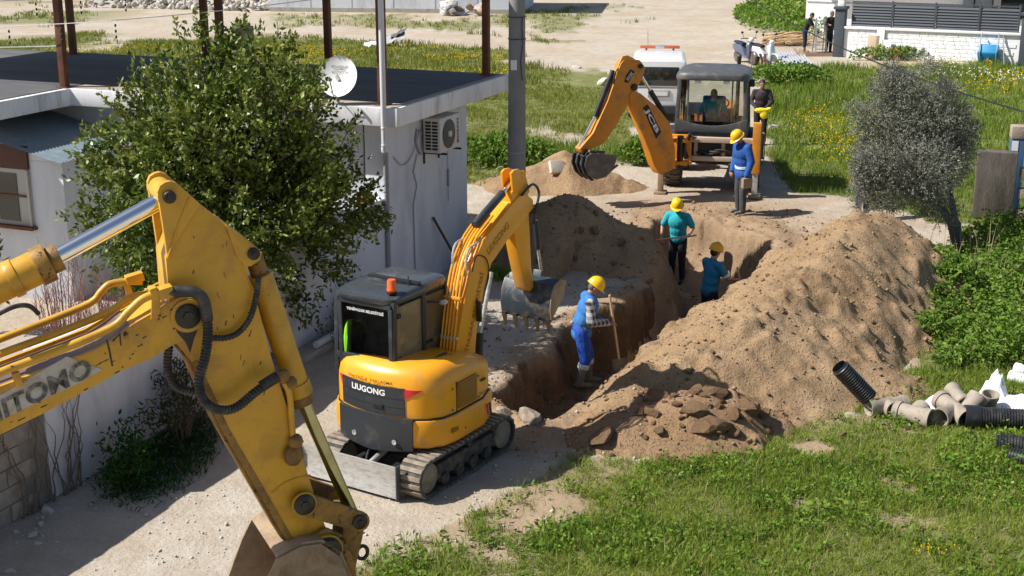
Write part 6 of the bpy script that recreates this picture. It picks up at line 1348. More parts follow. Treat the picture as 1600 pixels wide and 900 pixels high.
for k in range(4): MB().beam(kl(ub + 0.02, -0.2 + 0.13 * k, zb + 0.02), kl(ub + 0.10, -0.2 + 0.13 * k, zb - 0.1), 0.04, 0.08).build('hinge_ear', 'black_part', kko)
# ------------------------------------------------------------------ people
def capsule(bm, a, b, ra, rb, seg=10):
    a, b = Vector(a), Vector(b); d = b - a; L = d.length
    if L < 1e-5: d = Vector((0, 0, 1)); L = 1e-5
    x, y, d = frame(a, a + d); rings = []
    for t in (-1.0, -0.7, -0.3): rings.append((a + d * ra * t, ra * math.sqrt(max(0.01, 1 - t * t))))
    rings.append((a, ra)); rings.append((b, rb))
    for t in (0.3, 0.7, 1.0): rings.append((b + d * rb * t, rb * math.sqrt(max(0.01, 1 - t * t))))
    vs = [[bm.verts.new(c + (x * math.cos(2 * pi * k / seg) + y * math.sin(2 * pi * k / seg)) * r) for k in range(seg)] for c, r in rings]
    for p, q in zip(vs, vs[1:]):
        for k in range(seg): bm.faces.new((p[k], p[(k + 1) % seg], q[(k + 1) % seg], q[k]))
    bm.faces.new(vs[0][::-1]); bm.faces.new(vs[-1])
def ellip(bm, c, r, rot=None):
    m = Matrix.Translation(Vector(c)) @ (rot.to_4x4() if rot else Matrix.Identity(4)) @ Matrix.Diagonal((*r, 1))
    bmesh.ops.create_uvsphere(bm, u_segments=14, v_segments=10, radius=1.0, matrix=m)
def fuse(name, bm, mname, parent, voxel=0.014, smooth=5):
    bmesh.ops.recalc_face_normals(bm, faces=bm.faces)
    me = bpy.data.meshes.new(name); bm.to_mesh(me); bm.free(); o = bpy.data.objects.new(name, me); COL.objects.link(o)
    r = o.modifiers.new('r', 'REMESH'); r.mode = 'VOXEL'; r.voxel_size = voxel; r.use_smooth_shade = True
    if smooth: s = o.modifiers.new('s', 'SMOOTH'); s.factor = 0.5; s.iterations = smooth
    dg = bpy.context.evaluated_depsgraph_get(); m2 = bpy.data.meshes.new_from_object(o.evaluated_get(dg)); bpy.data.objects.remove(o); bpy.data.meshes.remove(me)
    m2.name = name; m2.materials.clear(); m2.materials.append(M(mname)); m2.polygons.foreach_set('use_smooth', np.ones(len(m2.polygons), bool))
    return put(bpy.data.objects.new(name, m2), parent)
def person(label, loc, face, J, outfit, scale=1.0, helmet=None, hair='hair', voxel=0.014, group=None, headdir=None):
    """J: joints in the body's frame (x = forward, y = left, z = up), metres for a 1.75 m figure"""
    root = thing('person', label, 'person', loc, face, group); root.scale = (scale,) * 3
    V = {k: Vector(v) for k, v in J.items()}
    hip, chest, neck = V['hip'], V['chest'], V['neck']; hd = V['head']
    fw = Vector(headdir) if headdir else Vector((1, 0, -0.15)); fw.normalize(); up = (hd - neck).normalized(); sd = up.cross(fw).normalized(); fw = sd.cross(up).normalized()
    rot = Matrix((fw, sd, up)).transposed()
    shl, shr = V['shl'], V['shr']; lat = (shl - shr).normalized(); tor = (chest - hip).normalized(); tf = lat.cross(tor).normalized()
    trot = Matrix((tf, lat, tf.cross(lat))).transposed()
    def legs(bm, g, cut=None):
        for s in 'lr':
            h, k, a = V['hip' + s], V['kn' + s], V['an' + s]
            capsule(bm, h, k, 0.088 + g, 0.062 + g); capsule(bm, k, a if cut is None else k.lerp(a, cut), 0.060 + g, 0.044 + g)
        ellip(bm, hip, (0.105 + g, 0.16 + g, 0.11 + g), trot)
    def arms(bm, g, upto=1.0, fore=1.0):
        for s in 'lr':
            sh, el, wr = V['sh' + s], V['el' + s], V['wr' + s]
            capsule(bm, sh, sh.lerp(el, upto), 0.056 + g, (0.046 + g) if upto == 1 else 0.05 + g)
            if upto == 1.0 and fore > 0: capsule(bm, el, el.lerp(wr, fore), 0.044 + g, 0.033 + g)
    def torso(bm, g, drop=0.0):
        ellip(bm, hip.lerp(chest, 0.12) - Vector((0, 0, drop)), (0.108 + g * 1.15, 0.158 + g * 1.15, 0.13 + g), trot); ellip(bm, hip.lerp(chest, 0.5), (0.112 + g, 0.155 + g, 0.17 + g), trot); ellip(bm, chest, (0.115 + g, 0.175 + g, 0.17 + g), trot)
        capsule(bm, shl.lerp(shr, 0.06), shr.lerp(shl, 0.06), 0.058 + g * 0.7, 0.058 + g * 0.7); capsule(bm, chest, neck, 0.08 + g * 0.5, 0.06 + g * 0.5)
    # one continuous body
    bm = bmesh.new(); torso(bm, -0.012); arms(bm, -0.006); legs(bm, -0.01)
    capsule(bm, neck - up * 0.05, hd, 0.055, 0.06); ellip(bm, hd + up * 0.02, (0.088, 0.072, 0.105), rot); ellip(bm, hd - up * 0.06 + fw * 0.018, (0.062, 0.055, 0.055), rot)
    capsule(bm, hd + fw * 0.085 + up * 0.015, hd + fw * 0.105 - up * 0.025, 0.012, 0.017)
    for s in (-1, 1): ellip(bm, hd + sd * s * 0.073 - up * 0.005, (0.018, 0.012, 0.03), rot); ellip(bm, hd + fw * 0.080 + sd * s * 0.03 + up * 0.03, (0.012, 0.02, 0.008), rot)
    for s in 'lr':
        wr = V['wr' + s]; el = V['el' + s]; d = (V.get('hd' + s, wr + (wr - el)) - wr).normalized(); sg = 1 if s == 'l' else -1
        side = d.cross(Vector((0, 0, 1)));
        if side.length < 0.2: side = Vector((1, 0, 0))
        side.normalize(); nrm = side.cross(d) * 1.0; curl = Vector(J.get('curl' + s, nrm * -1)); curl.normalize()
        for q in (-0.028, -0.009, 0.010, 0.028): capsule(bm, wr + side * q * 0.6, wr + d * 0.075 + side * q, 0.018, 0.014, 8)
        for q, ln in ((-0.030, 0.055), (-0.010, 0.068), (0.010, 0.072), (0.030, 0.064)):
            k0 = wr + d * 0.08 + side * q; k1 = k0 + d * ln * 0.5 + curl * 0.018; k2 = k1 + d * ln * 0.18 + curl * ln * 0.55; capsule(bm, k0, k1, 0.0115, 0.0105, 7); capsule(bm, k1, k2, 0.0105, 0.009, 7)
        t0 = wr + d * 0.03 + side * 0.034; t1 = t0 + d * 0.03 + side * 0.022 + curl * 0.015; t2 = t1 + d * 0.03 + curl * 0.022 - side * 0.006; capsule(bm, t0, t1, 0.014, 0.012, 7); capsule(bm, t1, t2, 0.012, 0.010, 7)
    body = fuse('body', bm, 'skin', root, min(voxel, 0.010), 2)
    # mouth and eyes
    MB().box(hd + fw * 0.094 - up * 0.05, (0.008, 0.04, 0.008)).build('mouth', 'brick_red', body)
    for s in (-1, 1): MB().ball(hd + fw * 0.083 + sd * s * 0.03 + up * 0.012, 0.011, 8, 6).build('eye', 'cloth_black', body)
    o = outfit
    bm = bmesh.new(); legs(bm, 0.016 + o.get('baggy', 0.0), o.get('legcut')); fuse('trousers', bm, o['trousers'], root, voxel, 4)
    bm = bmesh.new(); torso(bm, 0.012 + o.get('thick', 0.0), 0.03 + o.get('long', 0.0)); arms(bm, 0.012 + o.get('thick', 0.0) * 0.7, o.get('sleeve', 1.0), 0.98)
    shirt = fuse('shirt' if 'vest' not in o else 'sleeves', bm, o['shirt'], root, voxel, 4)
    if 'vest' in o:
        bm = bmesh.new(); torso(bm, 0.046, 0.09); fuse('vest', bm, o['vest'], root, voxel, 4)
    for s in 'lr':
        a, k = V['an' + s], V['kn' + s]; ft = V.get('ft' + s, a + Vector((0.17, 0, -0.05)))
        bm = bmesh.new(); d = (ft - a); capsule(bm, a - d * 0.25 - Vector((0, 0, 0.045)), a + d - Vector((0, 0, 0.0)), 0.045, 0.042); capsule(bm, a, a.lerp(k, o.get('boot', 0.25)), 0.058, 0.060 + 0.012 * (o.get('boot', 0.25) > 0.5)); fuse('boot', bm, o['boots'], root, voxel, 3)
        if 'cuff' in o: MB().cyl(a.lerp(k, 0.60), a.lerp(k, 0.78), 0.086, 0.096, 14).build('cuff', o['cuff'], root)
        if 'band' in o: q = V['sh' + s].lerp(V['el' + s], 0.62 if o.get('sleeve', 1) == 1 else o['sleeve'] * 0.92); q2 = V['sh' + s].lerp(V['el' + s], (0.62 if o.get('sleeve', 1) == 1 else o['sleeve'] * 0.92) + 0.16); MB().cyl(q, q2, 0.0755, 0.073, 14).build('reflective_band', o['band'], shirt)
    if 'belt' in o:
        c = hip.lerp(chest, 0.18); MB().lathe([(1.0, -0.022), (1.0, 0.022)], 20).mesh('x')
        R = [[c + tor * h + tf * (0.155 * math.cos(t)) + lat * (0.20 * math.sin(t)) for t in np.linspace(0, 2 * pi, 25)[:-1]] for h in (-0.025, 0.025)]
        MB().loft(R).build('reflective_band', o['belt'], shirt)
    if helmet:
        hm = MB(); prof = [(0.128, 0.0), (0.128, 0.012), (0.122, 0.05), (0.108, 0.095), (0.078, 0.13), (0.035, 0.148), (0.004, 0.152)]
        R = []
        for r, h in prof: R.append([hd + up * (0.035 + h) + fw * (r * 1.10 * math.cos(t)) + sd * (r * 0.92 * math.sin(t)) for t in np.linspace(0, 2 * pi, 25)[:-1]])
        brim = [hd + up * (0.030 - 0.012 * max(0, math.cos(t))) + fw * ((0.142 + 0.045 * max(0, math.cos(t)) ** 2) * 1.08 * math.cos(t)) + sd * (0.136 * math.sin(t)) for t in np.linspace(0, 2 * pi, 25)[:-1]]
        hm.loft([brim, R[0]] + R[1:]); ho = hm.build('helmet', helmet, root, ang=60)
        MB().tube([hd + up * (0.035 + 0.155 * math.sin(t)) + fw * (0.13 * math.cos(t)) for t in np.linspace(0.3, pi - 0.3, 12)], 0.010, 6).build('ridge', helmet, ho)
    if hair:
        bm = bmesh.new(); ellip(bm, hd + up * 0.045 - fw * 0.014, (0.094, 0.082, 0.088), rot); ellip(bm, hd - fw * 0.035 + up * 0.0, (0.066, 0.078, 0.075), rot); fuse('hair', bm, hair, root, 0.014, 2)
    return root
def pose(lean=0.0, **kw):
    J = dict(hip=(0, 0, 0.93), chest=(0.02, 0, 1.27), neck=(0.0, 0, 1.46), head=(0.03, 0, 1.60), shl=(0, 0.19, 1.40), shr=(0, -0.19, 1.40), ell=(-0.02, 0.25, 1.13), elr=(-0.02, -0.25, 1.13), wrl=(0.08, 0.26, 0.90), wrr=(0.08, -0.26, 0.90),
             hipl=(0, 0.09, 0.90), hipr=(0, -0.09, 0.90), knl=(0.03, 0.10, 0.49), knr=(0.03, -0.10, 0.49), anl=(0, 0.11, 0.09), anr=(0, -0.11, 0.09))
    c, s = math.cos(lean), math.sin(lean)
    for k in ('chest', 'neck', 'head', 'shl', 'shr', 'ell', 'elr', 'wrl', 'wrr'):
        x, y, z = J[k]; z -= 0.93; J[k] = (x * c + z * s, y, -x * s + z * c + 0.93)
    J.update(kw); return J
def tool(name, label, p0, p1, r, m, cat='tool', head=None):
    t = thing(name, label, cat, p0); MB().tube([Vector((0, 0, 0)), Vector(p1) - Vector(p0)], r, 10).build('handle', m, t)
    if head: head(t, Vector(p1) - Vector(p0))
    return t
def place(root, x, y, z): return root
# 1: man in blue vest leaning on a shovel in the near part of the trench (faces +x in the picture)
f1 = math.radians(8); P1 = Vector((1.02, 18.62, -0.64)); sc = 0.93
person('worker in blue vest and checked shirt holding a tall shovel in the trench', P1, f1,
       pose(0.14, hip=(-0.04, 0, 0.93), hipl=(-0.04, 0.09, 0.90), hipr=(-0.04, -0.09, 0.90), head=(0.16, 0.0, 1.575), neck=(0.07, 0, 1.45), elr=(0.06, -0.29, 1.10), wrr=(0.36, -0.17, 1.06), ell=(0.12, 0.26, 1.10), wrl=(0.36, 0.02, 1.02), knl=(0.10, 0.12, 0.48), knr=(0.02, -0.11, 0.47), anl=(0.12, 0.12, 0.09), anr=(-0.08, -0.12, 0.09), hdr=(0.5, -0.15, 1.05), hdl=(0.5, 0.02, 1.0)),
       dict(trousers='cloth_work', shirt='plaid', vest='cloth_vest', boots='boot_grey', boot=0.62, cuff='cuff_pale', baggy=0.020, legcut=0.22, thick=0.018), sc, 'helmet_yellow', 'grey_hair', headdir=(1, -0.05, -0.35))
def loc2w(P, f, v, s): return P + Vector((math.cos(f) * v[0] - math.sin(f) * v[1], math.sin(f) * v[0] + math.cos(f) * v[1], v[2])) * s
def blade(t, d):
    e = d; u = d.normalized(); x = u.cross(Vector((0, 1, 0))).normalized()
    MB().prism([(-0.10, 0.0), (-0.11, 0.16), (-0.05, 0.27), (0, 0.30), (0.05, 0.27), (0.11, 0.16), (0.10, 0.0)], lambda a, b: e + x * a + u * b, lambda a, b: e + x * a + u * b + Vector((0, 0.012, 0))).build('blade', 'bucket_steel', t, 0.003)
h_ = loc2w(P1, f1, (0.44, -0.15, 1.06), sc)
tool('shovel', 'upright shovel held by the worker in the blue vest', h_ + Vector((-0.065, 0, 0.40)), h_ + Vector((0.09, 0.0, -0.55)), 0.019, 'wood_handle', 'shovel', blade)
# 2: man in teal polo with shovel across him, far end of the pit
f2 = math.radians(-112); P2 = Vector((3.20, 25.55, -1.05))
person('worker in bright teal polo shirt digging at the far end of the pit', P2, f2,
       pose(0.16, elr=(0.10, -0.30, 1.16), wrr=(0.30, -0.26, 0.96), ell=(0.10, 0.32, 1.18), wrl=(0.30, 0.28, 1.05), hdr=(0.40, -0.2, 0.95), hdl=(0.38, 0.2, 1.05)),
       dict(trousers='cloth_dark', shirt='cloth_teal', boots='boot_black', sleeve=0.75, thick=0.012), 0.97, 'helmet_yellow', 'hair', headdir=(1, 0.25, -0.35))
a, b = loc2w(P2, f2, (0.38, -0.50, 0.90), .97), loc2w(P2, f2, (0.36, 0.46, 1.10), .97)
tool('shovel', 'shovel held level by the worker in the teal polo shirt', b, a, 0.017, 'wood_handle', 'shovel', blade)
# 3: man in petrol blue tee, back turned, in the middle of the trench
f3 = math.radians(30); P3 = Vector((3.38, 22.45, -1.20))
person('worker in petrol blue tee shirt with dusty helmet standing deep in the trench', P3, f3,
       pose(0.10, elr=(0.18, -0.26, 1.16), wrr=(0.42, -0.20, 1.10), ell=(0.16, 0.26, 1.16), wrl=(0.40, 0.2, 1.12), hdr=(0.52, -0.16, 1.1), hdl=(0.5, 0.16, 1.12)),
       dict(trousers='cloth_dark', shirt='cloth_petrol', boots='boot_black', sleeve=0.72, thick=0.014, band='reflective'), 0.97, 'helmet_dusty', 'hair', headdir=(1, 0.1, -0.2))
a, b = loc2w(P3, f3, (0.52, -0.18, 1.08), .97), loc2w(P3, f3, (0.85, -0.05, 0.25), .97)
tool('shovel', 'shovel pushed into the trench side by the worker in the petrol blue tee', a - (b - a) * 0.3, b, 0.017, 'wood_handle', 'shovel', blade)
# 4: man in royal blue work jacket beside the backhoe, looking down, brick in hand
f4 = math.radians(205); P4 = Vector((4.66, 27.10, gz1(4.66, 27.1) + 0.0))
person('worker in royal blue jacket and grey trousers standing in front of the backhoe', P4, f4,
       pose(0.10, head=(0.16, 0, 1.585), neck=(0.07, 0, 1.46), ell=(0.00, 0.27, 1.12), wrl=(0.10, 0.27, 0.86), elr=(0.02, -0.26, 1.12), wrr=(0.12, -0.22, 0.88), knl=(0.05, 0.1, .49), anl=(0.05, .11, .09), hdl=(0.10, 0.27, 0.7)),
       dict(trousers='cloth_charcoal', shirt='cloth_royal', boots='boot_grey', boot=0.7, thick=0.03, long=0.10, baggy=0.008, band='reflective', belt='reflective'), 0.985, 'helmet_yellow', 'hair', headdir=(1, 0, -0.75))
bp_ = loc2w(P4, f4, (0.10, 0.29, 0.70), 0.985); br = MB().box((0, 0, 0), (0.20, 0.10, 0.20), 0.3).build('brick', 'brick_red', None, 0.008); br.data.materials[0] = M('wood_grey'); br.location = bp_; br.name = 'block'; tag(br, 'brown block carried by the worker in the royal blue jacket', 'block')
# 5: man in dark jacket holding yellow cloth behind the backhoe
f5 = math.radians(-100); P5 = Vector((6.42, 35.1, 0.0))
person('man in dark plum jacket holding a yellow cloth in the grass', P5, f5, pose(0.0, ell=(0.06, 0.27, 1.14), wrl=(0.24, 0.12, 1.0), elr=(0.06, -0.27, 1.14), wrr=(0.24, -0.12, 1.0)),
       dict(trousers='cloth_black', shirt='cloth_plum', boots='boot_black', thick=0.004), 0.97, None, 'hair', headdir=(1, 0, -0.1))
cl = thing('yellow_cloth', 'folded yellow cloth in the hands of the man in the dark jacket', 'cloth', loc2w(P5, f5, (0.30, 0, 0.95), .97), f5)
bm = bmesh.new(); ellip(bm, (0.02, 0.0, 0.0), (0.06, 0.18, 0.07)); ellip(bm, (0.03, 0.08, -0.10), (0.05, 0.11, 0.12)); ellip(bm, (0.03, 0.20, 0.04), (0.05, 0.08, 0.05)); fuse('fabric', bm, 'cloth_yellow', cl, 0.016, 2)
# 6: operator seated in the backhoe, facing the digging end
f6 = KR + pi; P6 = KC + Matrix.Rotation(KR, 3, 'Z') @ Vector((-0.02, 0.0, 0.50))
person('operator in bright teal shirt and cap seated in the backhoe cab', P6, f6,
       pose(0.04, hip=(0, 0, 0.98), hipl=(0.02, 0.09, 0.97), hipr=(0.02, -0.09, 0.97), knl=(0.42, 0.16, 1.0), knr=(0.42, -0.16, 1.0), anl=(0.52, 0.16, 0.62), anr=(0.52, -0.16, 0.62), ell=(0.10, 0.30, 1.16), elr=(0.10, -0.30, 1.16), wrl=(0.34, 0.22, 1.24), wrr=(0.34, -0.22, 1.24)),
       dict(trousers='cloth_dark', shirt='cloth_teal', boots='boot_black', sleeve=0.7, thick=0.012), 0.95, None, 'hair', headdir=(1, 0, -0.15))
# 7, 8: two men by the villa corner with a folding ladder
person('man in black tee shirt bending over the folding ladder by the villa corner', (12.05, 56.9, 0), math.radians(-20), pose(0.35, ell=(0.35, .25, 1.05), wrl=(0.5, .15, .9), elr=(.35, -.25, 1.05), wrr=(.5, -.15, .9)), dict(trousers='cloth_navy', shirt='cloth_black', boots='skin', sleeve=0.6, legcut=0.6), 0.97, None, 'hair', 0.02)
person('man dressed all in black standing next to the dark villa gate pillar', (12.98, 56.6, 0), math.radians(-60), pose(0.12, elr=(0.1, -.28, 1.2), wrr=(.3, -.3, 1.2), knl=(0.03, 0.10, 0.49)), dict(trousers='cloth_black', shirt='cloth_black', boots='boot_black', thick=0.01), 1.0, None, 'grey_hair', 0.02)
# 9: person mostly hidden behind the olive
q = at(1346, 340); person('person in navy trousers mostly hidden behind the olive tree', (q.x, 26.6, 0), math.radians(120), pose(0.1), dict(trousers='cloth_navy', shirt='cloth_charcoal', boots='boot_black'), 0.95, None, 'hair', 0.018)
# ------------------------------------------------------------------ white van behind the backhoe
vp = at(1028, 190); van = thing('van', 'white van with red and amber light bar parked behind the backhoe', 'van', (vp.x, vp.y, 0), math.radians(84))
def vr(x, w, z0, z1, wt, n=6):
    R = []
    for y, z in ((-w, z0), (w, z0), (w * 1.02, z0 + 0.35), (w, z0 + (z1 - z0) * 0.55), (wt, z1 - 0.06), (wt - 0.10, z1), (-wt + 0.10, z1), (-wt, z1 - 0.06), (-w, z0 + (z1 - z0) * 0.55), (-w * 1.02, z0 + 0.35)): R.append((x, y, z))
    return R
MB().loft([vr(0.0, 0.82, 0.28, 1.70, 0.70), vr(0.06, 0.84, 0.24, 1.78, 0.73), vr(1.5, 0.85, 0.22, 1.83, 0.74), vr(2.5, 0.85, 0.22, 1.78, 0.70), vr(3.05, 0.84, 0.22, 1.08, 0.80), vr(3.75, 0.78, 0.24, 0.92, 0.70), vr(3.95, 0.72, 0.28, 0.75, 0.66)]).build('body', 'van_white', van, 0.03, ang=45)
MB().prism([(-0.60, 1.02), (0.60, 1.02), (0.55, 1.55), (-0.55, 1.55)], lambda y, z: (-0.012 + (z - 1.0) * 0.0, y, z), lambda y, z: (0.03, y, z)).build('rear_window', 'dark_glass', van, 0.01)
MB().prism([(-0.66, 0.96), (0.66, 0.96), (0.66, 0.975), (-0.66, 0.975)], lambda y, z: (-0.006, y, z), lambda y, z: (0.02, y, z)).build('door_seam', 'grey_cab', van)
np_ = MB().box((-0.012, 0.0, 0.80), (0.03, 0.62, 0.20)).build('plate_recess', 'tarpaulin', van, 0.01); MB().box((-0.03, 0.0, 0.80), (0.01, 0.50, 0.11)).build('number_plate', 'decal_white', np_)
MB().box((-0.06, 0, 0.36), (0.16, 1.66, 0.22)).build('rear_bumper', 'grey_paint', van, 0.04)
for s in (-1, 1):
    MB().box((0.0, s * 0.765, 1.15), (0.06, 0.11, 0.46)).build('tail_lamp', 'decal_red', van, 0.02)
    for x in (0.72, 3.15): w_ = MB().lathe([(0.18, -0.1), (0.29, -0.1), (0.31, -0.06), (0.31, 0.06), (0.29, 0.1), (0.18, 0.1)], 24, (x, s * 0.76, 0.31), (0, 1, 0)).build('wheel', 'tyre', van); MB().lathe([(0.19, 0), (0.19, 0.09), (0.05, 0.07)], 20, (x, s * 0.76, 0.31), (0, s, 0)).build('rim', 'galvanised', w_)
    MB().prism([(0.25, 1.12), (2.45, 1.12), (2.25, 1.58), (0.30, 1.58)], lambda x, z: (x, s * (0.835 - (z - 1.1) * 0.24), z), lambda x, z: (x, s * (0.80 - (z - 1.1) * 0.24), z)).build('side_window', 'dark_glass', van)
lb = MB().box((2.05, 0, 1.90), (0.18, 1.16, 0.08)).build('light_bar', 'amber_bar', van, 0.02); MB().box((2.05, 0, 1.91), (0.19, 0.26, 0.09)).build('centre_unit', 'galvanised', lb, 0.01)
for s in (-1, 1): MB().box((2.05, s * 0.4, 1.84), (0.06, 0.05, 0.10)).build('mount', 'black_part', lb)
MB().tube([(2.3, 0.35, 1.8), (2.2, 0.37, 2.35)], 0.006, 5).build('aerial', 'black_part', van)
# ------------------------------------------------------------------ scooters
def scooter(label, x, y, rz, paint, seatm):
    t = thing('scooter', label, 'scooter', (x, y, 0), rz, 'scooters parked by the dirt track')
    for xx in (-0.58, 0.62):
        w = MB().lathe([(0.15, -0.05), (0.23, -0.055), (0.25, 0), (0.23, 0.055), (0.15, 0.05)], 20, (xx, 0, 0.25), (0, 1, 0)).build('wheel', 'tyre', t); MB().lathe([(0.15, -0.03), (0.15, 0.03), (0.04, 0.04)], 16, (xx, 0, 0.25), (0, 1, 0)).build('rim', 'galvanised', w)
    b = MB(); b.loft([[(x_, y_ * wd, z_ + dz) for y_, dz in ((-1, 0), (1, 0), (0.8, hh), (-0.8, hh))] for x_, wd, z_, hh in ((-0.90, 0.08, 0.55, 0.14), (-0.62, 0.15, 0.45, 0.28), (-0.2, 0.15, 0.38, 0.34), (-0.02, 0.12, 0.28, 0.22), (0.12, 0.14, 0.24, 0.08), (0.38, 0.15, 0.24, 0.08))]); b.build('body', paint, t, 0.03)
    MB().loft([[(x_, y_, z_) for y_, x_ in ((-wd, xx), (wd, xx), (wd * 0.6, xx + 0.10), (-wd * 0.6, xx + 0.10))] for xx, wd, z_ in ((0.36, 0.16, 0.24), (0.40, 0.19, 0.50), (0.34, 0.17, 0.78), (0.28, 0.08, 0.90))]).build('leg_shield', paint, t, 0.02)
    MB().loft([[(0.62 + 0.28 * math.cos(a), s * 0.08, 0.25 + 0.28 * math.sin(a)) for s in (-1, 1)] + [(0.62 + 0.30 * math.cos(a), s * 0.06, 0.25 + 0.30 * math.sin(a)) for s in (1, -1)] for a in np.linspace(0.4, 2.4, 8)]).build('mudguard', paint, t)
    MB().loft([[(x_, y_, z_ + dz) for y_, dz in ((-wd, 0), (wd, 0), (wd * .8, .09), (-wd * .8, .09))] for x_, wd, z_ in ((-0.80, 0.09, 0.74), (-0.5, 0.14, 0.74), (-0.1, 0.11, 0.70))]).build('seat', seatm, t, 0.03)
    MB().tube([(0.62, 0, 0.25), (0.42, 0, 0.70), (0.32, 0, 0.96)], 0.03, 8).build('fork', 'galvanised', t)
    hb_ = MB().tube(smoothpath([(0.20, 0.34, 0.98), (0.28, 0.2, 1.0), (0.32, 0, 0.98), (0.28, -0.2, 1.0), (0.20, -0.34, 0.98)], 4), 0.018, 7).build('handlebar', 'black_part', t)
    MB().ball((0.40, 0, 0.95), (0.10, 0.11, 0.09), 12, 8).build('headlamp', 'lamp_white' if paint == 'scooter_blue' else paint, t)
    for s in (-1, 1): MB().tube([(0.26, s * 0.24, 1.0), (0.24, s * 0.30, 1.18)], 0.008, 5).build('mirror_stem', 'black_part', hb_); MB().ball((0.24, s * 0.31, 1.22), (0.02, 0.06, 0.045), 10, 6).build('mirror', 'black_part', hb_)
    MB().tube([(0, 0.08, 0.25), (0.05, 0.22, 0.0)], 0.014, 6).build('stand', 'black_part', t)
p = at(1166, 101); scooter('dark blue scooter parked beside the white one', p.x, p.y + 0.3, math.radians(-70), 'scooter_blue', 'cloth_navy')
p = at(1194, 104); scooter('white scooter parked beside the dark blue one', p.x, p.y, math.radians(-62), 'scooter_white', 'cloth_dark')
# ------------------------------------------------------------------ villa with white wall and louvre fence
a = at(1316, 90); b = at(1592, 104); ang = math.atan2(b.y - a.y, b.x - a.x); Lw = (b - a).length
vw = thing('boundary_wall', 'white stone faced boundary wall with grey louvre fence at the villa', 'wall', (a.x, a.y, 0), ang)
MB().box((Lw / 2, 0.1, 0.58), (Lw, 0.2, 1.16)).build('stone_face', 'villa_stone', vw)
rs = random.Random(11); z = 0.09
for r in range(7):
    x = 0.12 + rs.uniform(0, .2)
    while x < Lw - 0.55:
        w = rs.uniform(0.22, 0.5); MB().box((x + w / 2, -0.008, z + 0.07), (w - 0.005, 0.024 + rs.uniform(0, .010), 0.141)).build('stone', 'villa_white', vw, 0.012, seg=1); x += w
    z += 0.147
MB().box((Lw / 2, 0.08, 1.20), (Lw, 0.34, 0.09)).build('coping', 'villa_white', vw, 0.01)
for x0, x1 in ((0.25, 1.78), (1.86, 3.42), (3.50, 5.06), (5.14, Lw - 0.2)):
    pn = MB().beam((x0, 0.1, 2.20), (x1, 0.1, 2.20), 0.05, 0.05).build('fence_panel', 'fence_grey', vw)
    for k in range(8): MB().box(((x0 + x1) / 2, 0.1, 1.32 + k * 0.108), (x1 - x0, 0.02, 0.118), 0, -0.42).build('slat', 'fence_grey', pn)
    MB().box((x1 + 0.04, 0.08, 1.76), (0.06, 0.07, 1.02)).build('fence_post', 'fence_grey', vw, 0.005)
for x in (-0.18, Lw + 0.16):
    pl_ = MB().box((x, 0.1, 0.95), (0.40, 0.40, 1.90)).build('pillar', 'pillar_grey', vw, 0.01); MB().box((x, 0.1, 1.95), (0.52, 0.52, 0.11)).build('cap', 'pillar_grey', pl_, 0.02)
    for s in (-1, 1): MB().box((x, 0.1 + s * 0.0, 2.16), (0.26, 0.26, 0.30)).build('lantern', 'lamp_white', pl_, 0.02) if s < 0 else MB().box((x, 0.1, 2.33), (0.32, 0.32, 0.05)).build('lantern_cap', 'pillar_grey', pl_)
# villa facade behind the fence
vl = thing('villa', 'white villa facade with dark columns behind the louvre fence', 'house', (a.x + 2.0, a.y + 7.5, 0), ang)
MB().box((6.0, 2.0, 3.0), (16, 4.0, 6.0)).build('wall', 'villa_white', vl)
for z in (1.6, 2.1, 2.6, 3.1): MB().box((3.0, -0.012, z), (9.9, 0.03, 0.05)).build('groove', 'tarpaulin', vl)
for x in (5.2, 5.95, 8.4): MB().box((x, -0.5, 1.7), (0.45, 0.45, 3.4)).build('column', 'pillar_grey', vl, 0.01)
for x in (7.1,): w_ = MB().box((x, -0.02, 2.0), (1.5, 0.06, 1.9)).build('window', 'board_white', vl); MB().box((x, -0.06, 2.0), (1.3, 0.02, 1.7)).build('pane', 'dark_glass', w_)
MB().box((6.0, -0.6, 3.55), (16.4, 1.4, 0.28)).build('balcony_slab', 'villa_white', vl)
# boards leaning on the villa wall
for lab, px, w, h, m, cat in (('pale brown board with dark hole leaning on the villa wall', 1358, 0.46, 0.95, 'board_brown', 'board'), ('tall white board leaning on the villa wall', 1369, 0.30, 1.18, 'board_white', 'board'), ('short white board leaning next to the tall white one', 1381, 0.36, 0.80, 'board_white', 'board'), ('orange brown board leaning on the villa wall beside the white ones', 1396, 0.45, 0.52, 'brick_red', 'board')):
    p = at(px, 95); o = MB().box((0, 0, h / 2), (w, 0.03, h)).build('leaning_board', m, None, 0.004); t_ = (p.x - a.x) * math.cos(ang) + (p.y - a.y) * math.sin(ang)
    o.location = (a.x + math.cos(ang) * t_ + 0.22 * math.sin(ang), a.y + math.sin(ang) * t_ - 0.26 * math.cos(ang), 0.0); o.rotation_euler = (-0.16, 0, ang); tag(o, lab, cat)
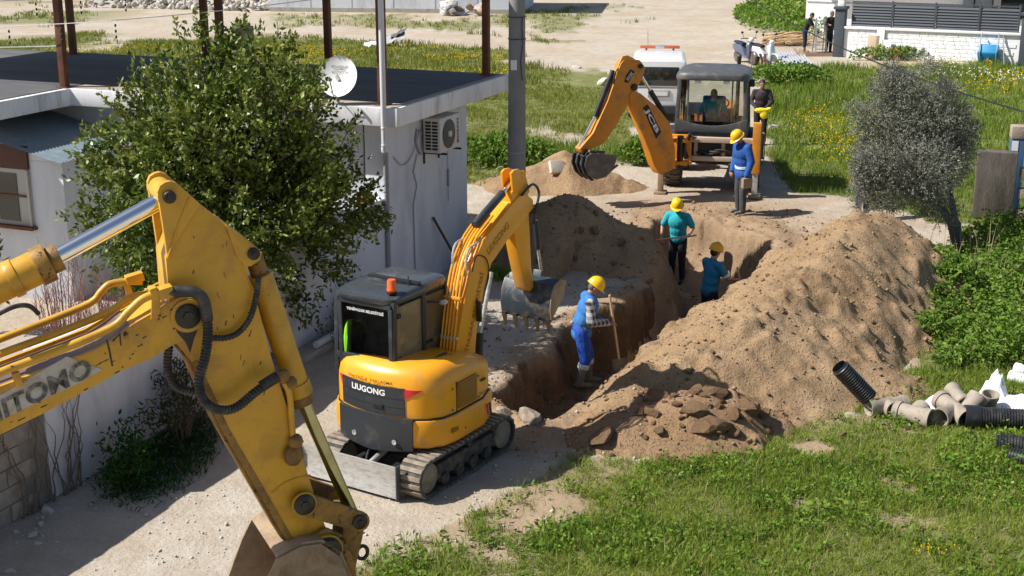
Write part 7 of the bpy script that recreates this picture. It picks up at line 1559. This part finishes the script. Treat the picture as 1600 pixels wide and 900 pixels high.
# blue wheelbarrow stood on end
def onwall(t, off): return (a.x + math.cos(ang) * t + off * math.sin(ang), a.y + math.sin(ang) * t - off * math.cos(ang), 0)
wb = thing('wheelbarrow', 'blue wheelbarrow stood upright against the white villa wall', 'wheelbarrow', onwall(Lw * 0.835, 0.12), ang)
MB().loft([[(-0.36, -0.18, 0.12), (0.36, -0.18, 0.12), (0.36, 0.02, 0.12), (-0.36, 0.02, 0.12)], [(-0.40, -0.32, 0.5), (0.40, -0.32, 0.5), (0.40, 0.02, 0.5), (-0.40, 0.02, 0.5)], [(-0.33, -0.18, 0.80), (0.33, -0.18, 0.80), (0.33, 0.02, 0.80), (-0.33, 0.02, 0.80)]]).build('tray', 'barrow_blue', wb, 0.04)
for s in (-1, 1):
    MB().tube(smoothpath([(s * 0.30, -0.20, 0.05), (s * 0.30, -0.34, 0.55), (s * 0.33, -0.2, 0.9), (s * 0.30, -0.05, 1.22)], 5), 0.02, 7).build('handle', 'galvanised', wb)
MB().lathe([(0.10, -0.04), (0.17, -0.05), (0.17, 0.05), (0.10, 0.04)], 18, (0, -0.24, 0.15), (1, 0, 0)).build('wheel', 'tyre', wb)
tag(MB().tube([Vector(onwall(Lw * 0.93, 0.5)), Vector(onwall(Lw * 0.90, 0.04)) + Vector((0, 0, 1.2))], 0.02, 7).build('leaning_pole', 'galvanised'), 'thin grey pole leaning on the villa wall beside the wheelbarrow', 'pole')
# folding ladder between the two men
la_ = thing('folding_ladder', 'silver folding ladder standing between the two men', 'ladder', (12.55, 56.3, 0), 0.1)
for s in (-1, 1):
    for y0, y1 in ((-0.25, 0.0), (0.25, 0.03)): MB().beam((s * 0.22, y0, 0), (s * 0.19, y1, 1.45), 0.05, 0.03).build('rail', 'galvanised', la_)
for k in range(5): MB().box((0, -0.22 + k * 0.045, 0.22 + k * 0.28), (0.42, 0.12, 0.03)).build('step', 'galvanised', la_)
for k in range(3): MB().beam((-0.2, 0.16 - k * 0.05, 0.25 + k * 0.35), (0.2, 0.13 - k * 0.05, 0.55 + k * 0.35), 0.02, 0.02).build('brace', 'galvanised', la_)
# planks, tin sheets, branches
p = at(1230, 107); ts = thing('tin_sheets', 'stack of grey corrugated sheets lying by the scooters', 'metal sheets', (p.x, p.y, 0), 0.05)
for k in range(4):
    V, F = [], []
    for i in range(41):
        x = -0.62 + 1.24 * i / 40
        for j in range(2): V.append((x + 0.05 * k, (-0.8 + 1.7 * j) + 0.06 * k, 0.10 + 0.05 * k + 0.02 * math.cos(i * pi / 2) + 0.25 * j))
    for i in range(40): F.append((2 * i, 2 * i + 2, 2 * i + 3, 2 * i + 1))
    np_mesh('sheet', V, F, 'sheet_grey', ts)
p = at(1258, 108); pk = thing('plank_pile', 'pile of weathered planks leaning beside the tin sheets', 'planks', (p.x, p.y, 0), 0.0); rr = random.Random(4)
for k in range(9): MB().beam((-0.3 + 0.08 * k + rr.uniform(-.1, .1), -0.3 + rr.uniform(-.1, .1), 0.05), (-0.55 + 0.08 * k + rr.uniform(-.15, .15), 1.2 + rr.uniform(-.2, .2), 0.35 + rr.uniform(0, .3)), 0.12, 0.03).build('plank', 'wood_grey', pk)
p = at(1285, 87); pk = thing('plank_pile', 'flat planks lying on the ground at the feet of the two men', 'planks', (p.x, p.y, 0), 0.1)
for k in range(6): MB().box((rr.uniform(-.3, .3), -0.4 + 0.16 * k, 0.03 + 0.03 * (k % 2)), (2.2 + rr.uniform(-.4, .4), 0.12, 0.03), rr.uniform(-.06, .06)).build('plank', 'wood_grey' if k % 2 else 'brick_red', pk)
p = at(1206, 108); dk = thing('plank_pile', 'dark broken timber heaped at the end of the tin sheets', 'planks', (p.x - 0.25, p.y + 0.2, 0), 0.0)
for k in range(9): MB().beam((rr.uniform(-.3, .1), rr.uniform(-.3, 0), 0.04), (rr.uniform(-.1, .5), rr.uniform(.3, 1.0), rr.uniform(.15, .5)), 0.09, 0.04).build('plank', 'wood_dark' if k % 2 else 'wood_grey', dk)
p = at(1237, 70); br_ = thing('branch_pile', 'pile of dry cut branches behind the scooters', 'branches', (p.x, p.y, 0), 0.0); m = MB()
for k in range(70):
    y = rr.gauss(0, .5); z = abs(rr.gauss(0, .18)) + 0.05; a0 = Vector((rr.uniform(-1.3, -.3), y, z)); m.tube([a0, a0 + Vector((rr.uniform(.3, .8), rr.uniform(-.2, .2), rr.uniform(0, .15))), a0 + Vector((rr.uniform(.9, 1.9), rr.uniform(-.3, .3), rr.uniform(-.05, .15)))], [0.045, 0.04, 0.02], 5)
o = m.build('branches', 'wood_handle', br_); o['kind'] = 'stuff'
# ------------------------------------------------------------------ far rubble bank, white building, rubbish
rb = thing('rubble_bank', 'long pale bank of broken stones along the far dirt track', 'rubble', (0, 0, 0)); L0, L1 = at(135, 12), at(420, 18)
for k in range(290):
    t = rr.random(); c = L0.lerp(L1, t); s = rr.uniform(0.10, 0.28); h = rr.random()
    o = bpy.data.objects.new('stone', rr.choice(PALES + STONES[:1])); o.location = (c.x + rr.uniform(-.3, .3), c.y + h * 3.0, s * .4 + h * 1.0); o.scale = (s, s * rr.uniform(.7, 1.1), s * rr.uniform(.6, .9)); o.rotation_euler = (rr.uniform(0, 3), rr.uniform(0, 3), rr.uniform(0, 6)); put(o, rb)
MB().loft([[(c.x, c.y + 0.3, -0.1), (c.x, c.y + 4.5, -0.1), (c.x, c.y + 4.0, 1.3), (c.x, c.y + 2.8, 1.0)] for c in (L0, L0.lerp(L1, .33), L0.lerp(L1, .66), L1)]).build('earth_core', 'concrete', rb)
a2, b2 = at(422, 18), at(812, 22); an2 = math.atan2(b2.y - a2.y, b2.x - a2.x); L2 = (b2 - a2).length
fb = thing('farm_building', 'long white rendered building standing beyond the far track', 'building', (a2.x, a2.y, 0), an2)
MB().box((L2 / 2, 3.5, 2.2), (L2, 7.0, 4.4)).build('wall', 'plaster', fb); MB().box((L2 / 2, 3.5, 4.5), (L2 + 0.6, 7.6, 0.25)).build('roof_slab', 'concrete', fb)
MB().box((L2 / 2, -0.02, 0.12), (L2, 0.06, 0.24)).build('plinth', 'concrete', fb)
for k in range(1, 6): MB().box((L2 * k / 6, -0.004, 2.2), (0.02, 0.02, 4.3)).build('render_joint', 'concrete', fb)
for x in (3.0, 7.5, 11.5): w_ = MB().box((x, -0.03, 2.6), (1.2, 0.10, 1.1)).build('window', 'board_white', fb); MB().box((x, -0.085, 2.6), (1.05, 0.02, 0.95)).build('pane', 'dark_glass', w_)
p = at(718, 24); rp = thing('rubbish_pile', 'heap of rubbish sacks and sheets in front of the white building', 'rubbish', (p.x, p.y, 0))
for k in range(16):
    me = rock_mesh(200 + k, rr.choice(['board_brown', 'sack_white', 'tarpaulin', 'wood_grey', 'stone_pale', 'board_white', 'barrel_blue']), 2, 1.0); o = bpy.data.objects.new('sack', me); o.scale = (rr.uniform(.25, .6), rr.uniform(.2, .4), rr.uniform(.12, .3)); o.rotation_euler = (rr.uniform(-.5, .5), rr.uniform(-.5, .5), rr.uniform(0, 3)); o.location = (rr.gauss(0, .7), rr.gauss(0, .4), rr.uniform(.1, .7) * (1 - abs(o.location.x) * .3)); put(o, rp)
p = at(605, 72); rp = thing('scrap_sheets', 'crumpled grey and white sheets dumped on the flowery grass', 'rubbish', (p.x, p.y, 0))
for k, (x, y, w, h, z, rx, ry, m) in enumerate(((-0.5, 0, 1.0, .5, .12, .2, -.1, 'sack_white'), (0.2, .1, 1.1, .6, .32, .4, -.3, 'tarpaulin'), (0.5, .2, .7, .4, .55, .3, -.5, 'grey_cab'), (-.1, .4, .8, .5, .28, .6, .2, 'sheet_grey'), (.6, -.2, .4, .3, .1, .1, .3, 'sack_white'))):
    V, F = [], []
    for i in range(9):
        for j in range(7): V.append((x + (i / 8 - .5) * w, y + (j / 6 - .5) * h, z + (i / 8 - .5) * w * -ry + (j / 6 - .5) * h * rx + rr.uniform(-.05, .05)))
    for i in range(8):
        for j in range(6): q_ = i * 7 + j; F.append((q_, q_ + 7, q_ + 8, q_ + 1))
    np_mesh('sheet', V, F, m, rp)
# white stones in the grass
for lab, px, py, s in (('pale boulder in the grass behind the backhoe', 1210, 202, .28), ('pale stone at the edge of the dirt track near the van', 902, 106, .25), ('flat pale stones beside the van', 945, 132, .45), ('pale stones in the lush grass behind the pole', 745, 262, .25), ('small pale stone in the grass by the house corner', 760, 248, .18), ('pale stone lying beside the lush grass', 780, 266, .16)):
    p = at(px, py); tag(lay('field_stone', random.choice(PALES), p.x, p.y, (s, s * .7, s * .5)), lab, 'stone')
# ------------------------------------------------------------------ old block wall at the edge of the field, with doorway post
p = at(1520, 338); bw_ = thing('old_block_wall', 'weathered grey block wall with a broken top behind the olive tree', 'wall', (p.x, p.y, 0), math.radians(-18))
MB().box((0.36, 0.10, 0.66), (0.76, 0.31, 1.34)).build('rendered_pier', 'old_render', bw_, 0.03); MB().box((2.4, 0.12, 0.42), (2.8, 0.20, 0.82)).build('core', 'old_render', bw_)
for r in range(6):
    for k in range(2, 10):
        x = k * 0.41 - 0.02 + (0.2 if r % 2 else 0); top_ = 1.28 if x < 0.75 else 1.05 if x < 1.1 else 0.86
        if 0.10 + r * 0.205 + 0.1 > top_ + 0.05: continue
        MB().box((x + 0.2, 0.12, 0.10 + r * 0.205), (0.395, 0.24 + rr.uniform(-.015, .015), 0.192)).build('block', 'old_block', bw_, 0.014)
ps = thing('gate_post', 'blue and white painted post standing behind the broken block wall', 'post', (p.x + 0.95, p.y + 0.55, 0), -0.2)
MB().box((0, 0, 0.75), (0.26, 0.26, 1.5)).build('shaft', 'barrel_blue', ps, 0.01); MB().box((0, 0, 1.62), (0.30, 0.30, 0.26)).build('stone_cap', 'stone', ps, 0.03); MB().box((-0.06, -0.134, 1.2), (0.12, 0.01, 0.5)).build('white_patch', 'villa_white', ps)
MB().box((0.55, 0.1, 0.75), (0.5, 0.12, 1.5)).build('dark_board', 'wood_dark', ps)
# ------------------------------------------------------------------ pipes and fittings beside the heap
def corr_pipe(name, label, p0, p1, r, mt='pipe_black', sock=True, pitch=0.033):
    t = thing(name, label, 'pipe', p0); d = Vector(p1) - Vector(p0); L = d.length; u = d.normalized(); n = int(L / pitch); prof = []
    for k in range(n): h = k * pitch; prof += [(r * 0.90, h), (r, h + pitch * 0.2), (r, h + pitch * 0.6), (r * 0.90, h + pitch * 0.8)]
    x, y, dd = frame((0, 0, 0), u); N = 26
    m = MB(); R = [[u * h + (x * math.cos(2 * pi * k / N) + y * math.sin(2 * pi * k / N)) * rr_ for k in range(N)] for rr_, h in prof]
    R2 = [[u * h + (x * math.cos(2 * pi * k / N) + y * math.sin(2 * pi * k / N)) * r * 0.82 for k in range(N)] for h in (L, 0.0)]
    m.loft(R + R2 + [R[0]], False); m.build('corrugated_wall', mt, t)
    if sock: MB().lathe([(r * 1.02, -0.16), (r * 1.12, -0.16), (r * 1.12, 0.0), (r * 1.02, 0.03), (r * 0.95, 0.0)], 28, (0, 0, 0), u).build('socket', mt, t)
    return t
p = at(1350, 618, 0.30); q = at(1312, 566, 0.45)
q = Vector((at(1310, 572, 0.62).x, at(1310, 572, 0.62).y, 0.62)); p = Vector((at(1358, 622, 0.20).x, at(1358, 622, 0.20).y, 0.20))
corr_pipe('corrugated_pipe', 'black corrugated pipe lying up the slope of the spoil heap', p, q, 0.115, sock=False)
a3, b3 = at(1528, 652, 0.12), at(1760, 664, 0.12); corr_pipe('corrugated_pipe', 'thick black corrugated pipe with smooth socket lying in the grass', a3, b3, 0.13)
a3, b3 = at(1556, 690, 0.10), at(1780, 720, 0.10); corr_pipe('corrugated_pipe', 'black corrugated pipe lying nearest in the grass below the thick one', a3, b3, 0.11, sock=False)
a3, b3 = at(1578, 712, 0.10), at(1790, 760, 0.10); corr_pipe('corrugated_pipe', 'short visible black corrugated pipe at the edge of the pipe stack', a3, b3, 0.10, sock=False)
def hollow(m, a, b, r, n=22, wall=0.86):
    a, b = Vector(a), Vector(b); x, y, d = frame(a, b)
    c = lambda p_, rr_: [p_ + (x * math.cos(2 * pi * k / n) + y * math.sin(2 * pi * k / n)) * rr_ for k in range(n)]
    m.loft([c(a, r * 1.14), c(a + d * 0.07, r * 1.14), c(a + d * 0.09, r), c(b, r), c(b, r * wall), c(a + d * 0.02, r * wall), c(a, r * 1.0), c(a, r * 1.14)], False)
def fitting(label, px, py, z, d1, L, r, branch=None, bL=0.2):
    p_ = at(px, py, z); t = thing('pipe_fitting', label, 'pipe fitting', p_); d1 = Vector(d1).normalized(); m = MB(); hollow(m, d1 * L / 2, d1 * -L / 2, r); m.build('run', 'fitting_grey', t)
    if branch: m = MB(); bd = Vector(branch).normalized(); hollow(m, bd * bL, bd * 0.02, r * 0.95); m.build('branch', 'fitting_grey', t)
    MB().lathe([(r * 1.14, -0.05), (r * 1.14, 0.02), (r, 0.03), (r * 0.9, 0.0)], 22, d1 * -L / 2, -d1).build('collar', 'fitting_grey', t)
fitting('grey brown pipe junction touching the foot of the black pipe', 1385, 634, 0.11, (-0.9, -0.25, 0.0), 0.50, 0.10, (0.25, -1, 0.05), 0.20)
fitting('grey brown pipe elbow with its dark mouth towards us in the middle of the row', 1428, 648, 0.11, (0.75, -0.65, 0.0), 0.44, 0.11, (0.6, 0.6, .1), 0.20)
fitting('dark collared pipe end standing behind the fittings', 1495, 618, 0.16, (-0.2, 0.9, 0.25), 0.30, 0.09)
fitting('grey brown Y shaped junction next to the white rags', 1490, 640, 0.14, (0.3, -0.85, -0.12), 0.52, 0.11, (-0.8, -0.7, -0.1), 0.30)
fitting('grey brown pipe elbow lying tilted beside the Y junction', 1518, 634, 0.15, (0.5, 0.3, 0.5), 0.30, 0.11)
fitting('upright grey brown pipe stub with open top', 1545, 630, 0.13, (0.0, -0.25, 0.95), 0.28, 0.095)
def rag(label, px, py, w, d, h, seed, name='white_sack', m='sack_white'):
    p_ = at(px, py); n = 22; u, v = np.meshgrid(np.linspace(-1, 1, n), np.linspace(-1, 1, n)); r_ = np.sqrt(u * u + v * v)
    z = h * np.clip(1 - r_ ** 2, -0.1, 1) * (0.6 + 0.8 * np.abs(fbm(u + seed, v, 0.7, 3, seed))) + 0.03 * fbm(u, v + seed, 0.25, 3, seed)
    i = np.arange(n * n).reshape(n, n); F = np.stack([i[:-1, :-1], i[:-1, 1:], i[1:, 1:], i[1:, :-1]], -1).reshape(-1, 4)
    o = np_mesh(name, np.stack([u * w + 0.08 * fbm(u, v, .5, 2, seed + 3), v * d, np.maximum(z, -0.02) + 0.01], -1).reshape(-1, 3), F, m, None, True); o.location = (p_.x, p_.y, 0.02); return tag(o, label, 'sack')
rag('white plastic sack standing up behind the pipe stub', 1554, 628, 0.20, 0.22, 0.42, 5); rag('flat white plastic sack spread beside the thick pipe', 1590, 640, 0.34, 0.30, 0.20, 9); rag('crumpled white rag between the pipe fittings', 1465, 640, 0.18, 0.20, 0.16, 14)
for lab, pa, pb, r in (('lower white plastic pipe at the edge of the grass', (1578, 588), (1720, 622), 0.075), ('upper white plastic pipe resting on the lower one', (1586, 576), (1720, 606), 0.075)):
    t = thing('plastic_pipe', lab, 'pipe', at(*pa, 0.09)); m = MB(); d = at(*pb, 0.09) - at(*pa, 0.09); hollow(m, Vector((0, 0, 0)), d, r); m.build('tube', 'villa_white', t)
    text('print', '100', 'decal_black', t, d * 0.16 + Vector((0, -r * 0.85, r * 0.55)), d, (0, 0.5, 0.85), 0.045, 0.13, 0.012)
